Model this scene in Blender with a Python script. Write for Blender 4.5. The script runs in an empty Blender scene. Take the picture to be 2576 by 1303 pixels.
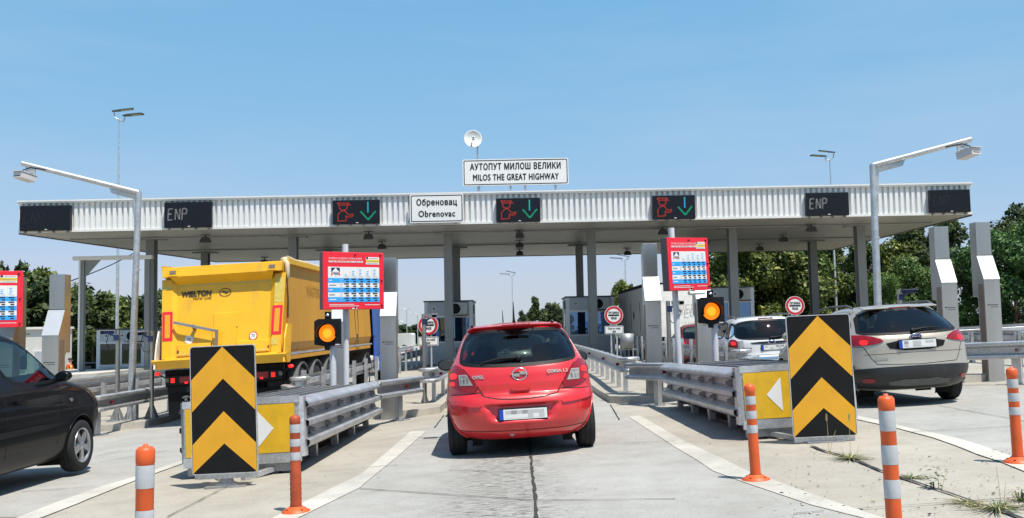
import bpy, math, random
import numpy as np
from mathutils import Vector, Matrix

C = bpy.context.scene.collection
S = bpy.context.scene
R = math.radians

# ------------------------------------------------------------------ camera
FPX, CX, CY = 2343.0, 1288.0, 651.5          # focal length and centre of the 2576 px wide photograph
CAM_H = 1.42
PITCH, ROLL = R(4.02), 0.0195
cp, sp, cr, sr = math.cos(PITCH), math.sin(PITCH), math.cos(ROLL), math.sin(ROLL)
fwd = Vector((0, cp, sp))
up0 = Vector((0, -sp, cp)); right0 = Vector((1, 0, 0))
right = right0 * cr - up0 * sr
up = up0 * cr + right0 * sr
cam_d = bpy.data.cameras.new('camera')
cam = bpy.data.objects.new('camera', cam_d); C.objects.link(cam)
m = Matrix.Identity(4)
for i in range(3):
    m[i][0] = right[i]; m[i][1] = up[i]; m[i][2] = -fwd[i]
m[0][3], m[1][3], m[2][3] = 0, 0, CAM_H
cam.matrix_world = m
cam_d.sensor_width = 36; cam_d.lens = 36 * FPX / 2576
cam_d.clip_start = 0.05; cam_d.clip_end = 3000
S.camera = cam

# ------------------------------------------------------------------ light
SUN_DIR = Vector((0.25, -0.31, 1.0)).normalized()      # towards the sun: high, behind the camera and to the right
SUN_EL = math.asin(SUN_DIR.z)
SUN_AZ = math.atan2(SUN_DIR.x, SUN_DIR.y)
W = bpy.data.worlds.new("World"); S.world = W; W.use_nodes = True
nt = W.node_tree; bg = nt.nodes['Background']
sky = nt.nodes.new('ShaderNodeTexSky'); sky.sky_type = 'NISHITA'; sky.sun_disc = False
sky.sun_elevation = SUN_EL; sky.sun_rotation = SUN_AZ
sky.altitude = 150; sky.air_density = 1.0; sky.dust_density = 0.7; sky.ozone_density = 1.2
# hazy summer sky: each colour channel of the physical sky is compressed a little, as a hazy day does
sep = nt.nodes.new('ShaderNodeSeparateColor'); com = nt.nodes.new('ShaderNodeCombineColor'); nt.links.new(sky.outputs[0], sep.inputs[0])
for ch, (a_, g_) in enumerate(((.592, .82), (.632, .35), (.820, .20))):
    p_ = nt.nodes.new('ShaderNodeMath'); p_.operation = 'MULTIPLY'; p_.inputs[1].default_value = .177; nt.links.new(sep.outputs[ch], p_.inputs[0])
    q_ = nt.nodes.new('ShaderNodeMath'); q_.operation = 'POWER'; q_.inputs[1].default_value = g_; nt.links.new(p_.outputs[0], q_.inputs[0])
    r_ = nt.nodes.new('ShaderNodeMath'); r_.operation = 'MULTIPLY'; r_.inputs[1].default_value = a_ / .165; nt.links.new(q_.outputs[0], r_.inputs[0]); 
    l_ = nt.nodes.new('ShaderNodeMath'); l_.operation = 'MULTIPLY'; l_.inputs[1].default_value = (.74, 1.06, 1.09)[ch] / .165; nt.links.new(p_.outputs[0], l_.inputs[0])
    m_ = nt.nodes.new('ShaderNodeMath'); m_.operation = 'MINIMUM'; nt.links.new(r_.outputs[0], m_.inputs[0]); nt.links.new(l_.outputs[0], m_.inputs[1]); nt.links.new(m_.outputs[0], com.inputs[ch])
tcw = nt.nodes.new('ShaderNodeTexCoord'); mpw = nt.nodes.new('ShaderNodeMapping'); mpw.inputs['Scale'].default_value = (1.2, 1.2, 7.0); mpw.inputs['Rotation'].default_value = (0, R(6), 0)
nzw = nt.nodes.new('ShaderNodeTexNoise'); nzw.inputs['Scale'].default_value = 2.2; nzw.inputs['Detail'].default_value = 6; nzw.inputs['Roughness'].default_value = .55; nt.links.new(tcw.outputs['Generated'], mpw.inputs[0]); nt.links.new(mpw.outputs[0], nzw.inputs['Vector'])
mrw = nt.nodes.new('ShaderNodeMapRange'); mrw.inputs[1].default_value = .42; mrw.inputs[2].default_value = .75; mrw.inputs[3].default_value = 0; mrw.inputs[4].default_value = .22; nt.links.new(nzw.outputs['Fac'], mrw.inputs[0])
mxw = nt.nodes.new('ShaderNodeMix'); mxw.data_type = 'RGBA'; mxw.inputs[7].default_value = (3.6, 4.2, 4.9, 1); nt.links.new(mrw.outputs[0], mxw.inputs[0]); nt.links.new(com.outputs[0], mxw.inputs[6])
szw = nt.nodes.new('ShaderNodeSeparateXYZ'); nt.links.new(tcw.outputs['Generated'], szw.inputs[0])
mrh = nt.nodes.new('ShaderNodeMapRange'); mrh.interpolation_type = 'SMOOTHSTEP'; mrh.inputs[1].default_value = -.01; mrh.inputs[2].default_value = .09; mrh.inputs[3].default_value = .85; mrh.inputs[4].default_value = 0; nt.links.new(szw.outputs[2], mrh.inputs[0])
mxh = nt.nodes.new('ShaderNodeMix'); mxh.data_type = 'RGBA'; mxh.inputs[7].default_value = (3.5, 3.95, 4.2, 1); nt.links.new(mrh.outputs[0], mxh.inputs[0]); nt.links.new(mxw.outputs[2], mxh.inputs[6])
nt.links.new(mxh.outputs[2], bg.inputs[0]); bg.inputs[1].default_value = 0.125
sun_d = bpy.data.lights.new('sun', 'SUN'); sun_d.energy = 4.8; sun_d.angle = R(0.5); sun_d.color = (1.0, 0.95, 0.87)
sun = bpy.data.objects.new('sun', sun_d); C.objects.link(sun)
sun.rotation_euler = SUN_DIR.to_track_quat('Z', 'Y').to_euler()
S.view_settings.view_transform = 'Standard'; S.view_settings.look = 'None'
S.view_settings.exposure = 0.4; S.view_settings.gamma = 1.0
S.render.engine = 'CYCLES'
S.cycles.max_bounces = 8; S.cycles.transparent_max_bounces = 16; S.cycles.caustics_reflective = False; S.cycles.caustics_refractive = False

# ------------------------------------------------------------------ geometry of the place
XS, YS = 0.042, -0.015
YBR = (9, 20, 60, 420)
def gz(x, y):
    """height of the paved ground: falls to the left and gently away"""
    y = max(9, min(420, y))
    return XS * max(-30, min(30, x)) - .020 * (min(y, 20) - 9) - .004 * (max(20, min(y, 60)) - 20) - .0095 * (max(60, y) - 60)
def ray(u, v):
    return right * ((u - CX) / FPX) + up * ((CY - v) / FPX) + fwd
def at(u, v, Y):
    d = ray(u, v); k = Y / d.y
    return Vector((d.x * k, Y, CAM_H + d.z * k))
def gnd(u, v, dz=0.0):
    d = ray(u, v); k = 8.0
    for _ in range(40):
        z = gz(d.x * k, d.y * k) + dz
        k = (z - CAM_H) / d.z
    return Vector((d.x * k, d.y * k, z))

# ------------------------------------------------------------------ materials
MATS = {}
def nodes_of(name):
    mt = bpy.data.materials.new(name); mt.use_nodes = True
    n = mt.node_tree; b = n.nodes['Principled BSDF']
    return mt, n, b
def noise(n, scale, detail=4, rough=0.6, coord='Object', stretch=None):
    tc = n.nodes.new('ShaderNodeTexCoord'); nz = n.nodes.new('ShaderNodeTexNoise')
    nz.inputs['Scale'].default_value = scale; nz.inputs['Detail'].default_value = detail; nz.inputs['Roughness'].default_value = rough
    if stretch:
        mp = n.nodes.new('ShaderNodeMapping'); mp.inputs['Scale'].default_value = stretch
        n.links.new(tc.outputs[coord], mp.inputs[0]); n.links.new(mp.outputs[0], nz.inputs['Vector'])
    else:
        n.links.new(tc.outputs[coord], nz.inputs['Vector'])
    return nz
def ramp(n, src, stops):
    r = n.nodes.new('ShaderNodeValToRGB'); e = r.color_ramp.elements
    while len(e) < len(stops): e.new(0.5)
    for k, (p, c) in enumerate(stops):
        e[k].position = p; e[k].color = (c[0], c[1], c[2], 1)
    n.links.new(src, r.inputs[0]); return r
def mixc(n, fac, a, b, blend='MIX'):
    mx = n.nodes.new('ShaderNodeMix'); mx.data_type = 'RGBA'; mx.blend_type = blend
    for sock, val in ((mx.inputs[0], fac), (mx.inputs[6], a), (mx.inputs[7], b)):
        if hasattr(val, 'is_output'): n.links.new(val, sock)
        elif isinstance(val, (int, float)): sock.default_value = val
        else: sock.default_value = (val[0], val[1], val[2], 1)
    return mx.outputs[2]
def mat(name, col, rough=0.5, metal=0.0, var=0.12, scale=6.0, bump=0.0, bscale=60.0, coat=0.0, spec=0.5, rvar=0.1, stretch=None, emit=None, es=1.0, grime=0.0, gcol=(0.16, 0.13, 0.10), gstretch=(5, 5, .5)):
    """a plain painted / metal / plastic surface with some unevenness in colour, gloss and relief"""
    if name in MATS: return MATS[name]
    mt, n, b = nodes_of(name)
    nz = noise(n, scale, 5, 0.65, stretch=stretch)
    c1 = tuple(max(0, c * (1 - var)) for c in col); c2 = tuple(min(1, c * (1 + var * .6)) for c in col)
    r = ramp(n, nz.outputs['Fac'], [(0.3, c1), (0.7, c2)])
    base = r.outputs[0]
    if grime:      # run-off streaks and scuffs
        g1 = noise(n, 1.0, 6, .7, stretch=gstretch); g2 = noise(n, .9, 4, .6)
        f = ramp(n, g1.outputs['Fac'], [(.50, (0, 0, 0)), (.74, (1, 1, 1))]).outputs[0]; f2 = ramp(n, g2.outputs['Fac'], [(.40, (.15, .15, .15)), (.65, (1, 1, 1))]).outputs[0]
        k = mixc(n, 1.0, f, f2, 'MULTIPLY'); k = mixc(n, 1.0, k, (grime,) * 3, 'MULTIPLY'); base = mixc(n, k, base, gcol)
    n.links.new(base, b.inputs['Base Color'])
    mr = n.nodes.new('ShaderNodeMapRange'); mr.inputs[3].default_value = max(0.02, rough - rvar); mr.inputs[4].default_value = min(1, rough + rvar)
    n.links.new(nz.outputs['Fac'], mr.inputs[0]); n.links.new(mr.outputs[0], b.inputs['Roughness'])
    b.inputs['Metallic'].default_value = metal; b.inputs['Specular IOR Level'].default_value = spec
    if coat: b.inputs['Coat Weight'].default_value = coat; b.inputs['Coat Roughness'].default_value = 0.04
    if bump:
        bn = noise(n, bscale, 3); bp = n.nodes.new('ShaderNodeBump'); bp.inputs['Strength'].default_value = bump; bp.inputs['Distance'].default_value = 0.01
        n.links.new(bn.outputs['Fac'], bp.inputs['Height']); n.links.new(bp.outputs[0], b.inputs['Normal'])
    if emit:
        b.inputs['Emission Color'].default_value = (*emit, 1); b.inputs['Emission Strength'].default_value = es
    MATS[name] = mt; return mt
def concrete(name, a, b2, streak=0.0):
    mt, n, b = nodes_of(name)
    big = noise(n, 0.35, 5, 0.6); mid = noise(n, 2.2, 6, 0.7); fine = noise(n, 55, 4, 0.7)
    base = ramp(n, big.outputs['Fac'], [(0.32, a), (0.68, b2)]).outputs[0]
    st = ramp(n, mid.outputs['Fac'], [(0.36, (0.80, 0.79, 0.77)), (0.56, (1, 1, 1))]).outputs[0]
    col = mixc(n, 0.7, base, st, 'MULTIPLY')
    gr = ramp(n, fine.outputs['Fac'], [(0.34, (0.80, 0.79, 0.78)), (0.52, (1.0, 1.0, 1.0)), (0.8, (1.05, 1.05, 1.04))]).outputs[0]
    col = mixc(n, 0.8, col, gr, 'MULTIPLY')
    # scattered dark specks and short rubber scuffs
    sk = noise(n, 16, 2, 0.5); skc = ramp(n, sk.outputs['Fac'], [(0.25, (0.35, 0.33, 0.3)), (0.29, (1, 1, 1))]).outputs[0]
    col = mixc(n, 0.8, col, skc, 'MULTIPLY')
    # oil drips: sparse round spots of several sizes
    tcv = n.nodes.new('ShaderNodeTexCoord')
    for sc_, th, dk in ((1.6, .055, .55), (4.5, .07, .65)):
        vo = n.nodes.new('ShaderNodeTexVoronoi'); vo.inputs['Scale'].default_value = sc_; n.links.new(tcv.outputs['Object'], vo.inputs['Vector'])
        sv = n.nodes.new('ShaderNodeSeparateColor'); n.links.new(vo.outputs['Color'], sv.inputs[0])
        rad = n.nodes.new('ShaderNodeMath'); rad.operation = 'MULTIPLY'; rad.inputs[1].default_value = th; n.links.new(sv.outputs[0], rad.inputs[0])
        lt = n.nodes.new('ShaderNodeMath'); lt.operation = 'LESS_THAN'; n.links.new(vo.outputs['Distance'], lt.inputs[0]); n.links.new(rad.outputs[0], lt.inputs[1])
        on = n.nodes.new('ShaderNodeMath'); on.operation = 'GREATER_THAN'; on.inputs[1].default_value = .55; n.links.new(sv.outputs[1], on.inputs[0])
        k2 = n.nodes.new('ShaderNodeMath'); k2.operation = 'MULTIPLY'; n.links.new(lt.outputs[0], k2.inputs[0]); n.links.new(on.outputs[0], k2.inputs[1])
        k3 = n.nodes.new('ShaderNodeMath'); k3.operation = 'MULTIPLY'; k3.inputs[1].default_value = dk; n.links.new(k2.outputs[0], k3.inputs[0])
        col = mixc(n, k3.outputs[0], col, (0.10, 0.09, 0.08))
    if streak:
        s2 = noise(n, 1.0, 7, 0.8, stretch=(7.0, 34.0, 1)); c2 = ramp(n, s2.outputs['Fac'], [(0.42, (0.14, 0.13, 0.12)), (0.52, (1, 1, 1))]).outputs[0]
        # only between the wheel tracks of the lane
        tc = n.nodes.new('ShaderNodeTexCoord'); sx = n.nodes.new('ShaderNodeSeparateXYZ'); n.links.new(tc.outputs['Object'], sx.inputs[0])
        a1 = n.nodes.new('ShaderNodeMath'); a1.operation = 'SUBTRACT'; a1.inputs[1].default_value = -0.12; n.links.new(sx.outputs[0], a1.inputs[0])
        ab = n.nodes.new('ShaderNodeMath'); ab.operation = 'ABSOLUTE'; n.links.new(a1.outputs[0], ab.inputs[0])
        mr = n.nodes.new('ShaderNodeMapRange'); mr.inputs[1].default_value = 0.10; mr.inputs[2].default_value = 0.75; mr.inputs[3].default_value = streak; mr.inputs[4].default_value = 0.0
        n.links.new(ab.outputs[0], mr.inputs[0])
        wob = n.nodes.new('ShaderNodeMath'); wob.operation = 'MULTIPLY'; n.links.new(mr.outputs[0], wob.inputs[0]); n.links.new(mid.outputs['Fac'], wob.inputs[1])
        m2 = n.nodes.new('ShaderNodeMath'); m2.operation = 'MULTIPLY'; m2.inputs[1].default_value = 2.0; m2.use_clamp = True; n.links.new(wob.outputs[0], m2.inputs[0])
        col = mixc(n, m2.outputs[0], col, mixc(n, 1.0, col, c2, 'MULTIPLY'))
    n.links.new(col, b.inputs['Base Color']); b.inputs['Roughness'].default_value = 0.85
    bp = n.nodes.new('ShaderNodeBump'); bp.inputs['Strength'].default_value = 0.25; bp.inputs['Distance'].default_value = 0.004
    n.links.new(fine.outputs['Fac'], bp.inputs['Height']); n.links.new(bp.outputs[0], b.inputs['Normal'])
    MATS[name] = mt; return mt
def galv(name, base=0.5, metal=0.75, rough=0.42):
    mt, n, b = nodes_of(name)
    tc = n.nodes.new('ShaderNodeTexCoord'); vo = n.nodes.new('ShaderNodeTexVoronoi'); vo.inputs['Scale'].default_value = 45
    n.links.new(tc.outputs['Object'], vo.inputs['Vector'])
    big = noise(n, 3.0, 6, 0.7, stretch=(1, 1, 1.6))
    c = ramp(n, vo.outputs['Color'], [(0.2, (base * .86, base * .88, base * .9)), (0.8, (base * 1.06, base * 1.08, base * 1.1))]).outputs[0]
    st = ramp(n, big.outputs['Fac'], [(0.35, (0.72, 0.72, 0.71)), (0.62, (1.05, 1.05, 1.06))]).outputs[0]
    n.links.new(mixc(n, 0.8, c, st, 'MULTIPLY'), b.inputs['Base Color'])
    mr = n.nodes.new('ShaderNodeMapRange'); mr.inputs[3].default_value = rough - .1; mr.inputs[4].default_value = rough + .15
    n.links.new(big.outputs['Fac'], mr.inputs[0]); n.links.new(mr.outputs[0], b.inputs['Roughness']); b.inputs['Metallic'].default_value = metal
    MATS[name] = mt; return mt
def glass(name, tint=(0.25, 0.28, 0.28), refl=1.0, rough=0.02):
    mt = bpy.data.materials.new(name); mt.use_nodes = True; n = mt.node_tree; n.nodes.clear()
    o = n.nodes.new('ShaderNodeOutputMaterial'); t = n.nodes.new('ShaderNodeBsdfTransparent'); g = n.nodes.new('ShaderNodeBsdfGlossy')
    t.inputs[0].default_value = (*tint, 1); g.inputs['Roughness'].default_value = rough; g.inputs[0].default_value = (0.95, 0.97, 1, 1)
    fr = n.nodes.new('ShaderNodeFresnel'); fr.inputs[0].default_value = 1.5
    nz = noise(n, 2.5, 3); bp = n.nodes.new('ShaderNodeBump'); bp.inputs['Strength'].default_value = 0.02; n.links.new(nz.outputs['Fac'], bp.inputs['Height'])
    n.links.new(bp.outputs[0], g.inputs['Normal'])
    ml = n.nodes.new('ShaderNodeMath'); ml.operation = 'MULTIPLY'; ml.inputs[1].default_value = refl; ml.use_clamp = True; n.links.new(fr.outputs[0], ml.inputs[0])
    mx = n.nodes.new('ShaderNodeMixShader'); n.links.new(ml.outputs[0], mx.inputs[0]); n.links.new(t.outputs[0], mx.inputs[1]); n.links.new(g.outputs[0], mx.inputs[2])
    n.links.new(mx.outputs[0], o.inputs[0]); MATS[name] = mt; return mt
def carpaint(name, col, flake=0.0, rough=0.3, dirt=0.25, two=True):
    if two: carpaint(name + '_panel', col, flake, rough, dirt, False)
    mt, n, b = nodes_of(name)
    nz = noise(n, 1.6, 6, 0.7); fine = noise(n, 30, 4, 0.7)
    d = ramp(n, nz.outputs['Fac'], [(0.4, col), (0.75, tuple(c * (1 - dirt * .35) + 0.30 * dirt * .35 for c in col))]).outputs[0]
    gz_ = n.nodes.new('ShaderNodeNewGeometry')
    n.links.new(mixc(n, gz_.outputs['Backfacing'], d, (0.02, 0.02, 0.02)) if two else d, b.inputs['Base Color'])   # the inner side of the shell is dark trim
    b.inputs['Metallic'].default_value = flake
    mr = n.nodes.new('ShaderNodeMapRange'); mr.inputs[3].default_value = rough - .06; mr.inputs[4].default_value = rough + .12; n.links.new(nz.outputs['Fac'], mr.inputs[0]); n.links.new(mr.outputs[0], b.inputs['Roughness'])
    b.inputs['Coat Weight'].default_value = 0.9
    mr2 = n.nodes.new('ShaderNodeMapRange'); mr2.inputs[3].default_value = 0.02; mr2.inputs[4].default_value = 0.10; n.links.new(fine.outputs['Fac'], mr2.inputs[0]); n.links.new(mr2.outputs[0], b.inputs['Coat Roughness'])
    bp = n.nodes.new('ShaderNodeBump'); bp.inputs['Strength'].default_value = 0.02; bp.inputs['Distance'].default_value = 0.02; n.links.new(nz.outputs['Fac'], bp.inputs['Height']); n.links.new(bp.outputs[0], b.inputs['Coat Normal'])
    MATS[name] = mt; return mt
def leafmat(name, dark, light, yellow):
    mt = bpy.data.materials.new(name); mt.use_nodes = True; n = mt.node_tree; b = n.nodes['Principled BSDF']
    g = n.nodes.new('ShaderNodeNewGeometry'); nz = noise(n, 0.9, 3)
    c = ramp(n, g.outputs['Random Per Island'], [(0.0, dark), (0.55, light), (1.0, yellow)]).outputs[0]
    v = ramp(n, nz.outputs['Fac'], [(0.3, (0.7, 0.75, 0.7)), (0.7, (1.15, 1.1, 1.0))]).outputs[0]
    oi = n.nodes.new('ShaderNodeObjectInfo'); ot = ramp(n, oi.outputs['Random'], [(0, (.72, .85, .80)), (.5, (1.05, 1.0, .9)), (1, (1.35, 1.2, .9))]).outputs[0]
    col = mixc(n, 1.0, mixc(n, 1.0, c, v, 'MULTIPLY'), ot, 'MULTIPLY')
    n.links.new(col, b.inputs['Base Color']); b.inputs['Roughness'].default_value = 0.55; b.inputs['Specular IOR Level'].default_value = 0.35
    tr = n.nodes.new('ShaderNodeBsdfTranslucent'); n.links.new(col, tr.inputs[0])
    mx = n.nodes.new('ShaderNodeMixShader'); mx.inputs[0].default_value = 0.25
    n.links.new(b.outputs[0], mx.inputs[1]); n.links.new(tr.outputs[0], mx.inputs[2]); n.links.new(mx.outputs[0], n.nodes['Material Output'].inputs[0])
    MATS[name] = mt; return mt

concrete('concrete_beige', (0.32, 0.29, 0.24), (0.41, 0.38, 0.32))
concrete('concrete_lane', (0.31, 0.30, 0.27), (0.385, 0.375, 0.345), streak=1.0)
concrete('concrete_kerb', (0.46, 0.43, 0.37), (0.56, 0.53, 0.47))
concrete('line_paint', (0.36, 0.34, 0.29), (0.60, 0.58, 0.52))
mat('lamp_frame', (0.30, 0.30, 0.29), 0.5, var=.1)
mat('joint', (0.035, 0.033, 0.03), 0.95, var=.3, scale=20)
mat('grass_soil', (0.09, 0.12, 0.04), 0.95, var=.5, scale=1.5, bump=.5, bscale=20)
galv('galv', 0.60, 0.7, 0.40); galv('galv_light', 0.62, 0.55, 0.4); galv('galv_dull', 0.36, 0.6, 0.5)
mat('dark_gap', (0.012, 0.012, 0.013), 0.9)
mat('white_sheet', (0.80, 0.80, 0.785), 0.42, var=.07, scale=.5, stretch=(1, 1, .4), grime=.28, gcol=(.42, .40, .36), gstretch=(3.0, 3.0, .35))
mat('white_trim', (0.78, 0.77, 0.74), 0.45, var=.06)
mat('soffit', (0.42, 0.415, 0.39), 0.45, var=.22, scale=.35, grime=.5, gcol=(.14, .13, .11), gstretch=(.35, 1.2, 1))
mat('column_grey', (0.25, 0.26, 0.255), 0.5, metal=.1, var=.12, scale=1.2, grime=.5, gcol=(.15, .14, .12), gstretch=(4, 4, .4))
mat('led_black', (0.008, 0.009, 0.014), 0.32, var=.3, spec=.3)
mat('sign_white', (0.78, 0.78, 0.76), 0.45, var=.03, scale=3)
mat('sign_black', (0.012, 0.012, 0.013), 0.5)
mat('sign_red', (0.55, 0.018, 0.03), 0.42, var=.06)
mat('board_red', (0.82, 0.018, 0.04), 0.35, var=.06, scale=2)
mat('board_blue', (0.03, 0.38, 0.88), 0.4, var=.04)
mat('board_navy', (0.01, 0.015, 0.09), 0.4)
mat('board_yellow', (0.80, 0.60, 0.03), 0.4)
mat('chev_yellow', (0.72, 0.35, 0.013), 0.42, var=.10, scale=3, grime=.45, gcol=(.45, .22, .05), gstretch=(3, 3, 2))
mat('chev_black', (0.008, 0.008, 0.009), 0.5, var=.35, scale=5, spec=.2)
mat('cushion_yellow', (0.72, 0.42, 0.018), 0.45, var=.14, scale=5, grime=.5, gcol=(.35, .24, .08), gstretch=(6, 6, 1.5))
mat('orange_plastic', (0.66, 0.10, 0.018), 0.48, var=.14, scale=7)
mat('orange_dirty', (0.40, 0.065, 0.018), 0.6, var=.25, scale=9)
mat('band_white', (0.46, 0.475, 0.49), 0.4, var=.12, scale=14)
mat('post_white', (0.66, 0.67, 0.69), 0.42, var=.07)
mat('steel', (0.47, 0.465, 0.45), 0.30, metal=.9, var=.16, scale=2.0, stretch=(1, 1, .15))
mat('steel_panel', (0.72, 0.71, 0.69), 0.35, metal=.55, var=.06, scale=3)  # sun reflected by the slanted face, put into a paler steel
mat('brown_steel', (0.26, 0.20, 0.16), 0.5, metal=.5, var=.2)  # brown metal tone of pillar sides, tailgate bar and hinges
mat('plastic_black', (0.009, 0.009, 0.010), 0.55, var=.3, spec=.25)
mat('rubber', (0.011, 0.011, 0.012), 0.85, var=.3, scale=12, bump=.3)
mat('rim_silver', (0.55, 0.55, 0.56), 0.32, metal=.8, var=.1)
mat('chrome', (0.75, 0.75, 0.76), 0.12, metal=1.0, var=.03)
mat('lens_red', (0.26, 0.005, 0.011), 0.18, var=.3, scale=14, coat=.15)
mat('lens_red_lit', (0.6, 0.01, 0.01), 0.3, emit=(1, 0.015, 0.01), es=1.0)
mat('lens_clear', (0.17, 0.16, 0.145), 0.3, var=.5, scale=18, coat=.15)
mat('lamp_white', (0.8, 0.8, 0.78), 0.4, var=.03)
mat('plate_white', (0.72, 0.72, 0.70), 0.45, var=.04)
mat('plate_g1', (0.30, 0.30, 0.31), 0.5); mat('plate_g2', (0.48, 0.48, 0.48), 0.5)
mat('plate_blue', (0.01, 0.06, 0.42), 0.4)
mat('amber_lit', (0.9, 0.3, 0.02), 0.3, var=.25, scale=30, emit=(1, 0.19, 0.004), es=0.95)
mat('amber_core', (0.9, 0.4, 0.02), 0.3, var=.2, scale=40, emit=(1, 0.30, 0.01), es=1.25)
mat('led_red', (0.5, 0.02, 0.0), 0.4, emit=(1, 0.07, 0.02), es=0.6)
mat('led_green', (0.0, 0.4, 0.2), 0.4, emit=(0.0, 0.75, 0.38), es=0.33)
mat('led_blue', (0.0, 0.2, 0.5), 0.4, emit=(0.05, 0.42, 1.0), es=0.7)
mat('led_white', (0.5, 0.5, 0.5), 0.4, emit=(0.75, 0.75, 0.72), es=0.22)
mat('led_dim', (0.022, 0.024, 0.032), 0.5, var=.1)
mat('led_mid', (0.25, 0.27, 0.33), 0.5, var=.1)
mat('booth_grey', (0.50, 0.53, 0.56), 0.42, metal=.25, var=.10, scale=2, grime=.35, gcol=(.18, .17, .15))
mat('booth_frame', (0.72, 0.73, 0.74), 0.4, metal=.4, var=.06)
mat('ac_white', (0.62, 0.62, 0.58), 0.5, var=.05)
mat('curtain', (0.16, 0.18, 0.24), 0.8, var=.2, scale=3)
mat('interior', (0.03, 0.03, 0.032), 0.8)
mat('seat_cloth', (0.025, 0.025, 0.028), 0.9, var=.3, scale=30)
mat('bark', (0.10, 0.075, 0.05), 0.95, var=.4, scale=4, bump=.6, bscale=14, stretch=(3, 3, .6))
mat('skin', (0.55, 0.33, 0.24), 0.6, var=.08); mat('hair', (0.03, 0.02, 0.015), 0.7)
mat('vest_yellow', (0.70, 0.75, 0.03), 0.7, var=.1); mat('shirt_red', (0.60, 0.06, 0.03), 0.8, var=.1); mat('trousers_navy', (0.03, 0.035, 0.06), 0.85)
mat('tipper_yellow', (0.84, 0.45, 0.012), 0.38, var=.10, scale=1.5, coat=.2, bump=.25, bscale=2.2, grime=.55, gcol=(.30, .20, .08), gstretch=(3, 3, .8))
mat('tipper_yellow_shaded', (0.62, 0.29, 0.02), 0.5, bump=.3, bscale=1.6, grime=.6, gcol=(.28, .17, .07), var=.14, scale=1.3, stretch=(1, 1, .3))  # tipper yellow with the flank's shade put into a darker colour, plus grime
mat('tape_dull', (0.62, 0.48, 0.10), 0.5, var=.2, scale=18)
mat('tarp_beige', (0.55, 0.46, 0.30), 0.8, var=.25, scale=6, bump=.5, bscale=9)
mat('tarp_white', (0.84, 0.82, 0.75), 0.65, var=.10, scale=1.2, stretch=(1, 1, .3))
mat('tarp_white_shaded', (0.40, 0.395, 0.37), 0.7, var=.15, scale=1.5, stretch=(1, 1, .3))  # white tarp, the flank's shade put into its colour
mat('blue_cab', (0.03, 0.13, 0.50), 0.3, coat=.6, var=.06)
mat('chassis', (0.009, 0.0085, 0.008), 0.8, var=.5, scale=8, spec=.2)
mat('fender_grey', (0.10, 0.10, 0.10), 0.6, var=.2)
mat('dusty_rim', (0.36, 0.33, 0.28), 0.6, var=.2)
mat('decal_side', (0.50, 0.26, 0.04), 0.6); mat('decal_dark', (0.05, 0.035, 0.02), 0.6); mat('decal_faint', (0.50, 0.42, 0.30), 0.6); mat('decal_grey', (0.50, 0.49, 0.45), 0.7)
mat('housing_blue', (0.015, 0.03, 0.11), 0.4); mat('housing_white', (0.62, 0.60, 0.60), 0.4, var=.08)
mat('lamp_head', (0.10, 0.105, 0.11), 0.45, metal=.3); mat('lamp_glass', (0.55, 0.55, 0.52), 0.25)
mat('dish_white', (0.72, 0.72, 0.70), 0.5, var=.05)
mat('container_white', (0.66, 0.65, 0.61), 0.5, var=.08)
mat('straw', (0.45, 0.36, 0.16), 0.8, var=.2); mat('bumper_grey', (0.017, 0.0175, 0.018), 0.45, var=.2, grime=.3, gcol=(.10, .09, .08))
mat('weed_green', (0.075, 0.11, 0.03), 0.7, var=.4, scale=20)
mat('red_white_board', (0.62, 0.05, 0.04), 0.5)
carpaint('paint_red', (0.62, 0.010, 0.014), 0.0, 0.34)
carpaint('paint_black', (0.003, 0.003, 0.0035), 0.0, 0.35, dirt=.03)
for k in ('paint_black', 'paint_black_panel'): b_ = MATS[k].node_tree.nodes['Principled BSDF']; b_.inputs['Coat Weight'].default_value = .3; b_.inputs['Specular IOR Level'].default_value = .1
carpaint('paint_champagne', (0.46, 0.405, 0.325), 0.45, 0.34)
carpaint('paint_white', (0.72, 0.72, 0.71), 0.15, 0.34)
carpaint('paint_darkred', (0.22, 0.008, 0.015), 0.2, 0.3)
carpaint('paint_grey', (0.06, 0.062, 0.068), 0.4, 0.32)
mat('mirror_dark', (0.10, 0.105, 0.11), 0.08, metal=1.0, var=.05)
glass('glass_dark', (0.30, 0.34, 0.33), 1.1); glass('glass_green', (0.46, 0.58, 0.54), 1.1); glass('glass_black', (0.03, 0.035, 0.038), 1.2)
glass('booth_glass', (0.045, 0.05, 0.06), 2.0); glass('booth_glass_blue', (0.05, 0.08, 0.14), 9.0)
MATS['booth_glass_blue'].node_tree.nodes['Glossy BSDF'].inputs[0].default_value = (0.35, 0.58, 1.0, 1)  # blue of the mirrored sky put into the glass reflection colour
leafmat('leaf_mid', (0.028, 0.052, 0.015), (0.098, 0.150, 0.036), (0.30, 0.34, 0.11))
leafmat('leaf_dark', (0.014, 0.030, 0.012), (0.044, 0.076, 0.027), (0.11, 0.15, 0.055))
leafmat('leaf_fresh', (0.030, 0.068, 0.022), (0.080, 0.170, 0.052), (0.19, 0.30, 0.105))

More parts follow.
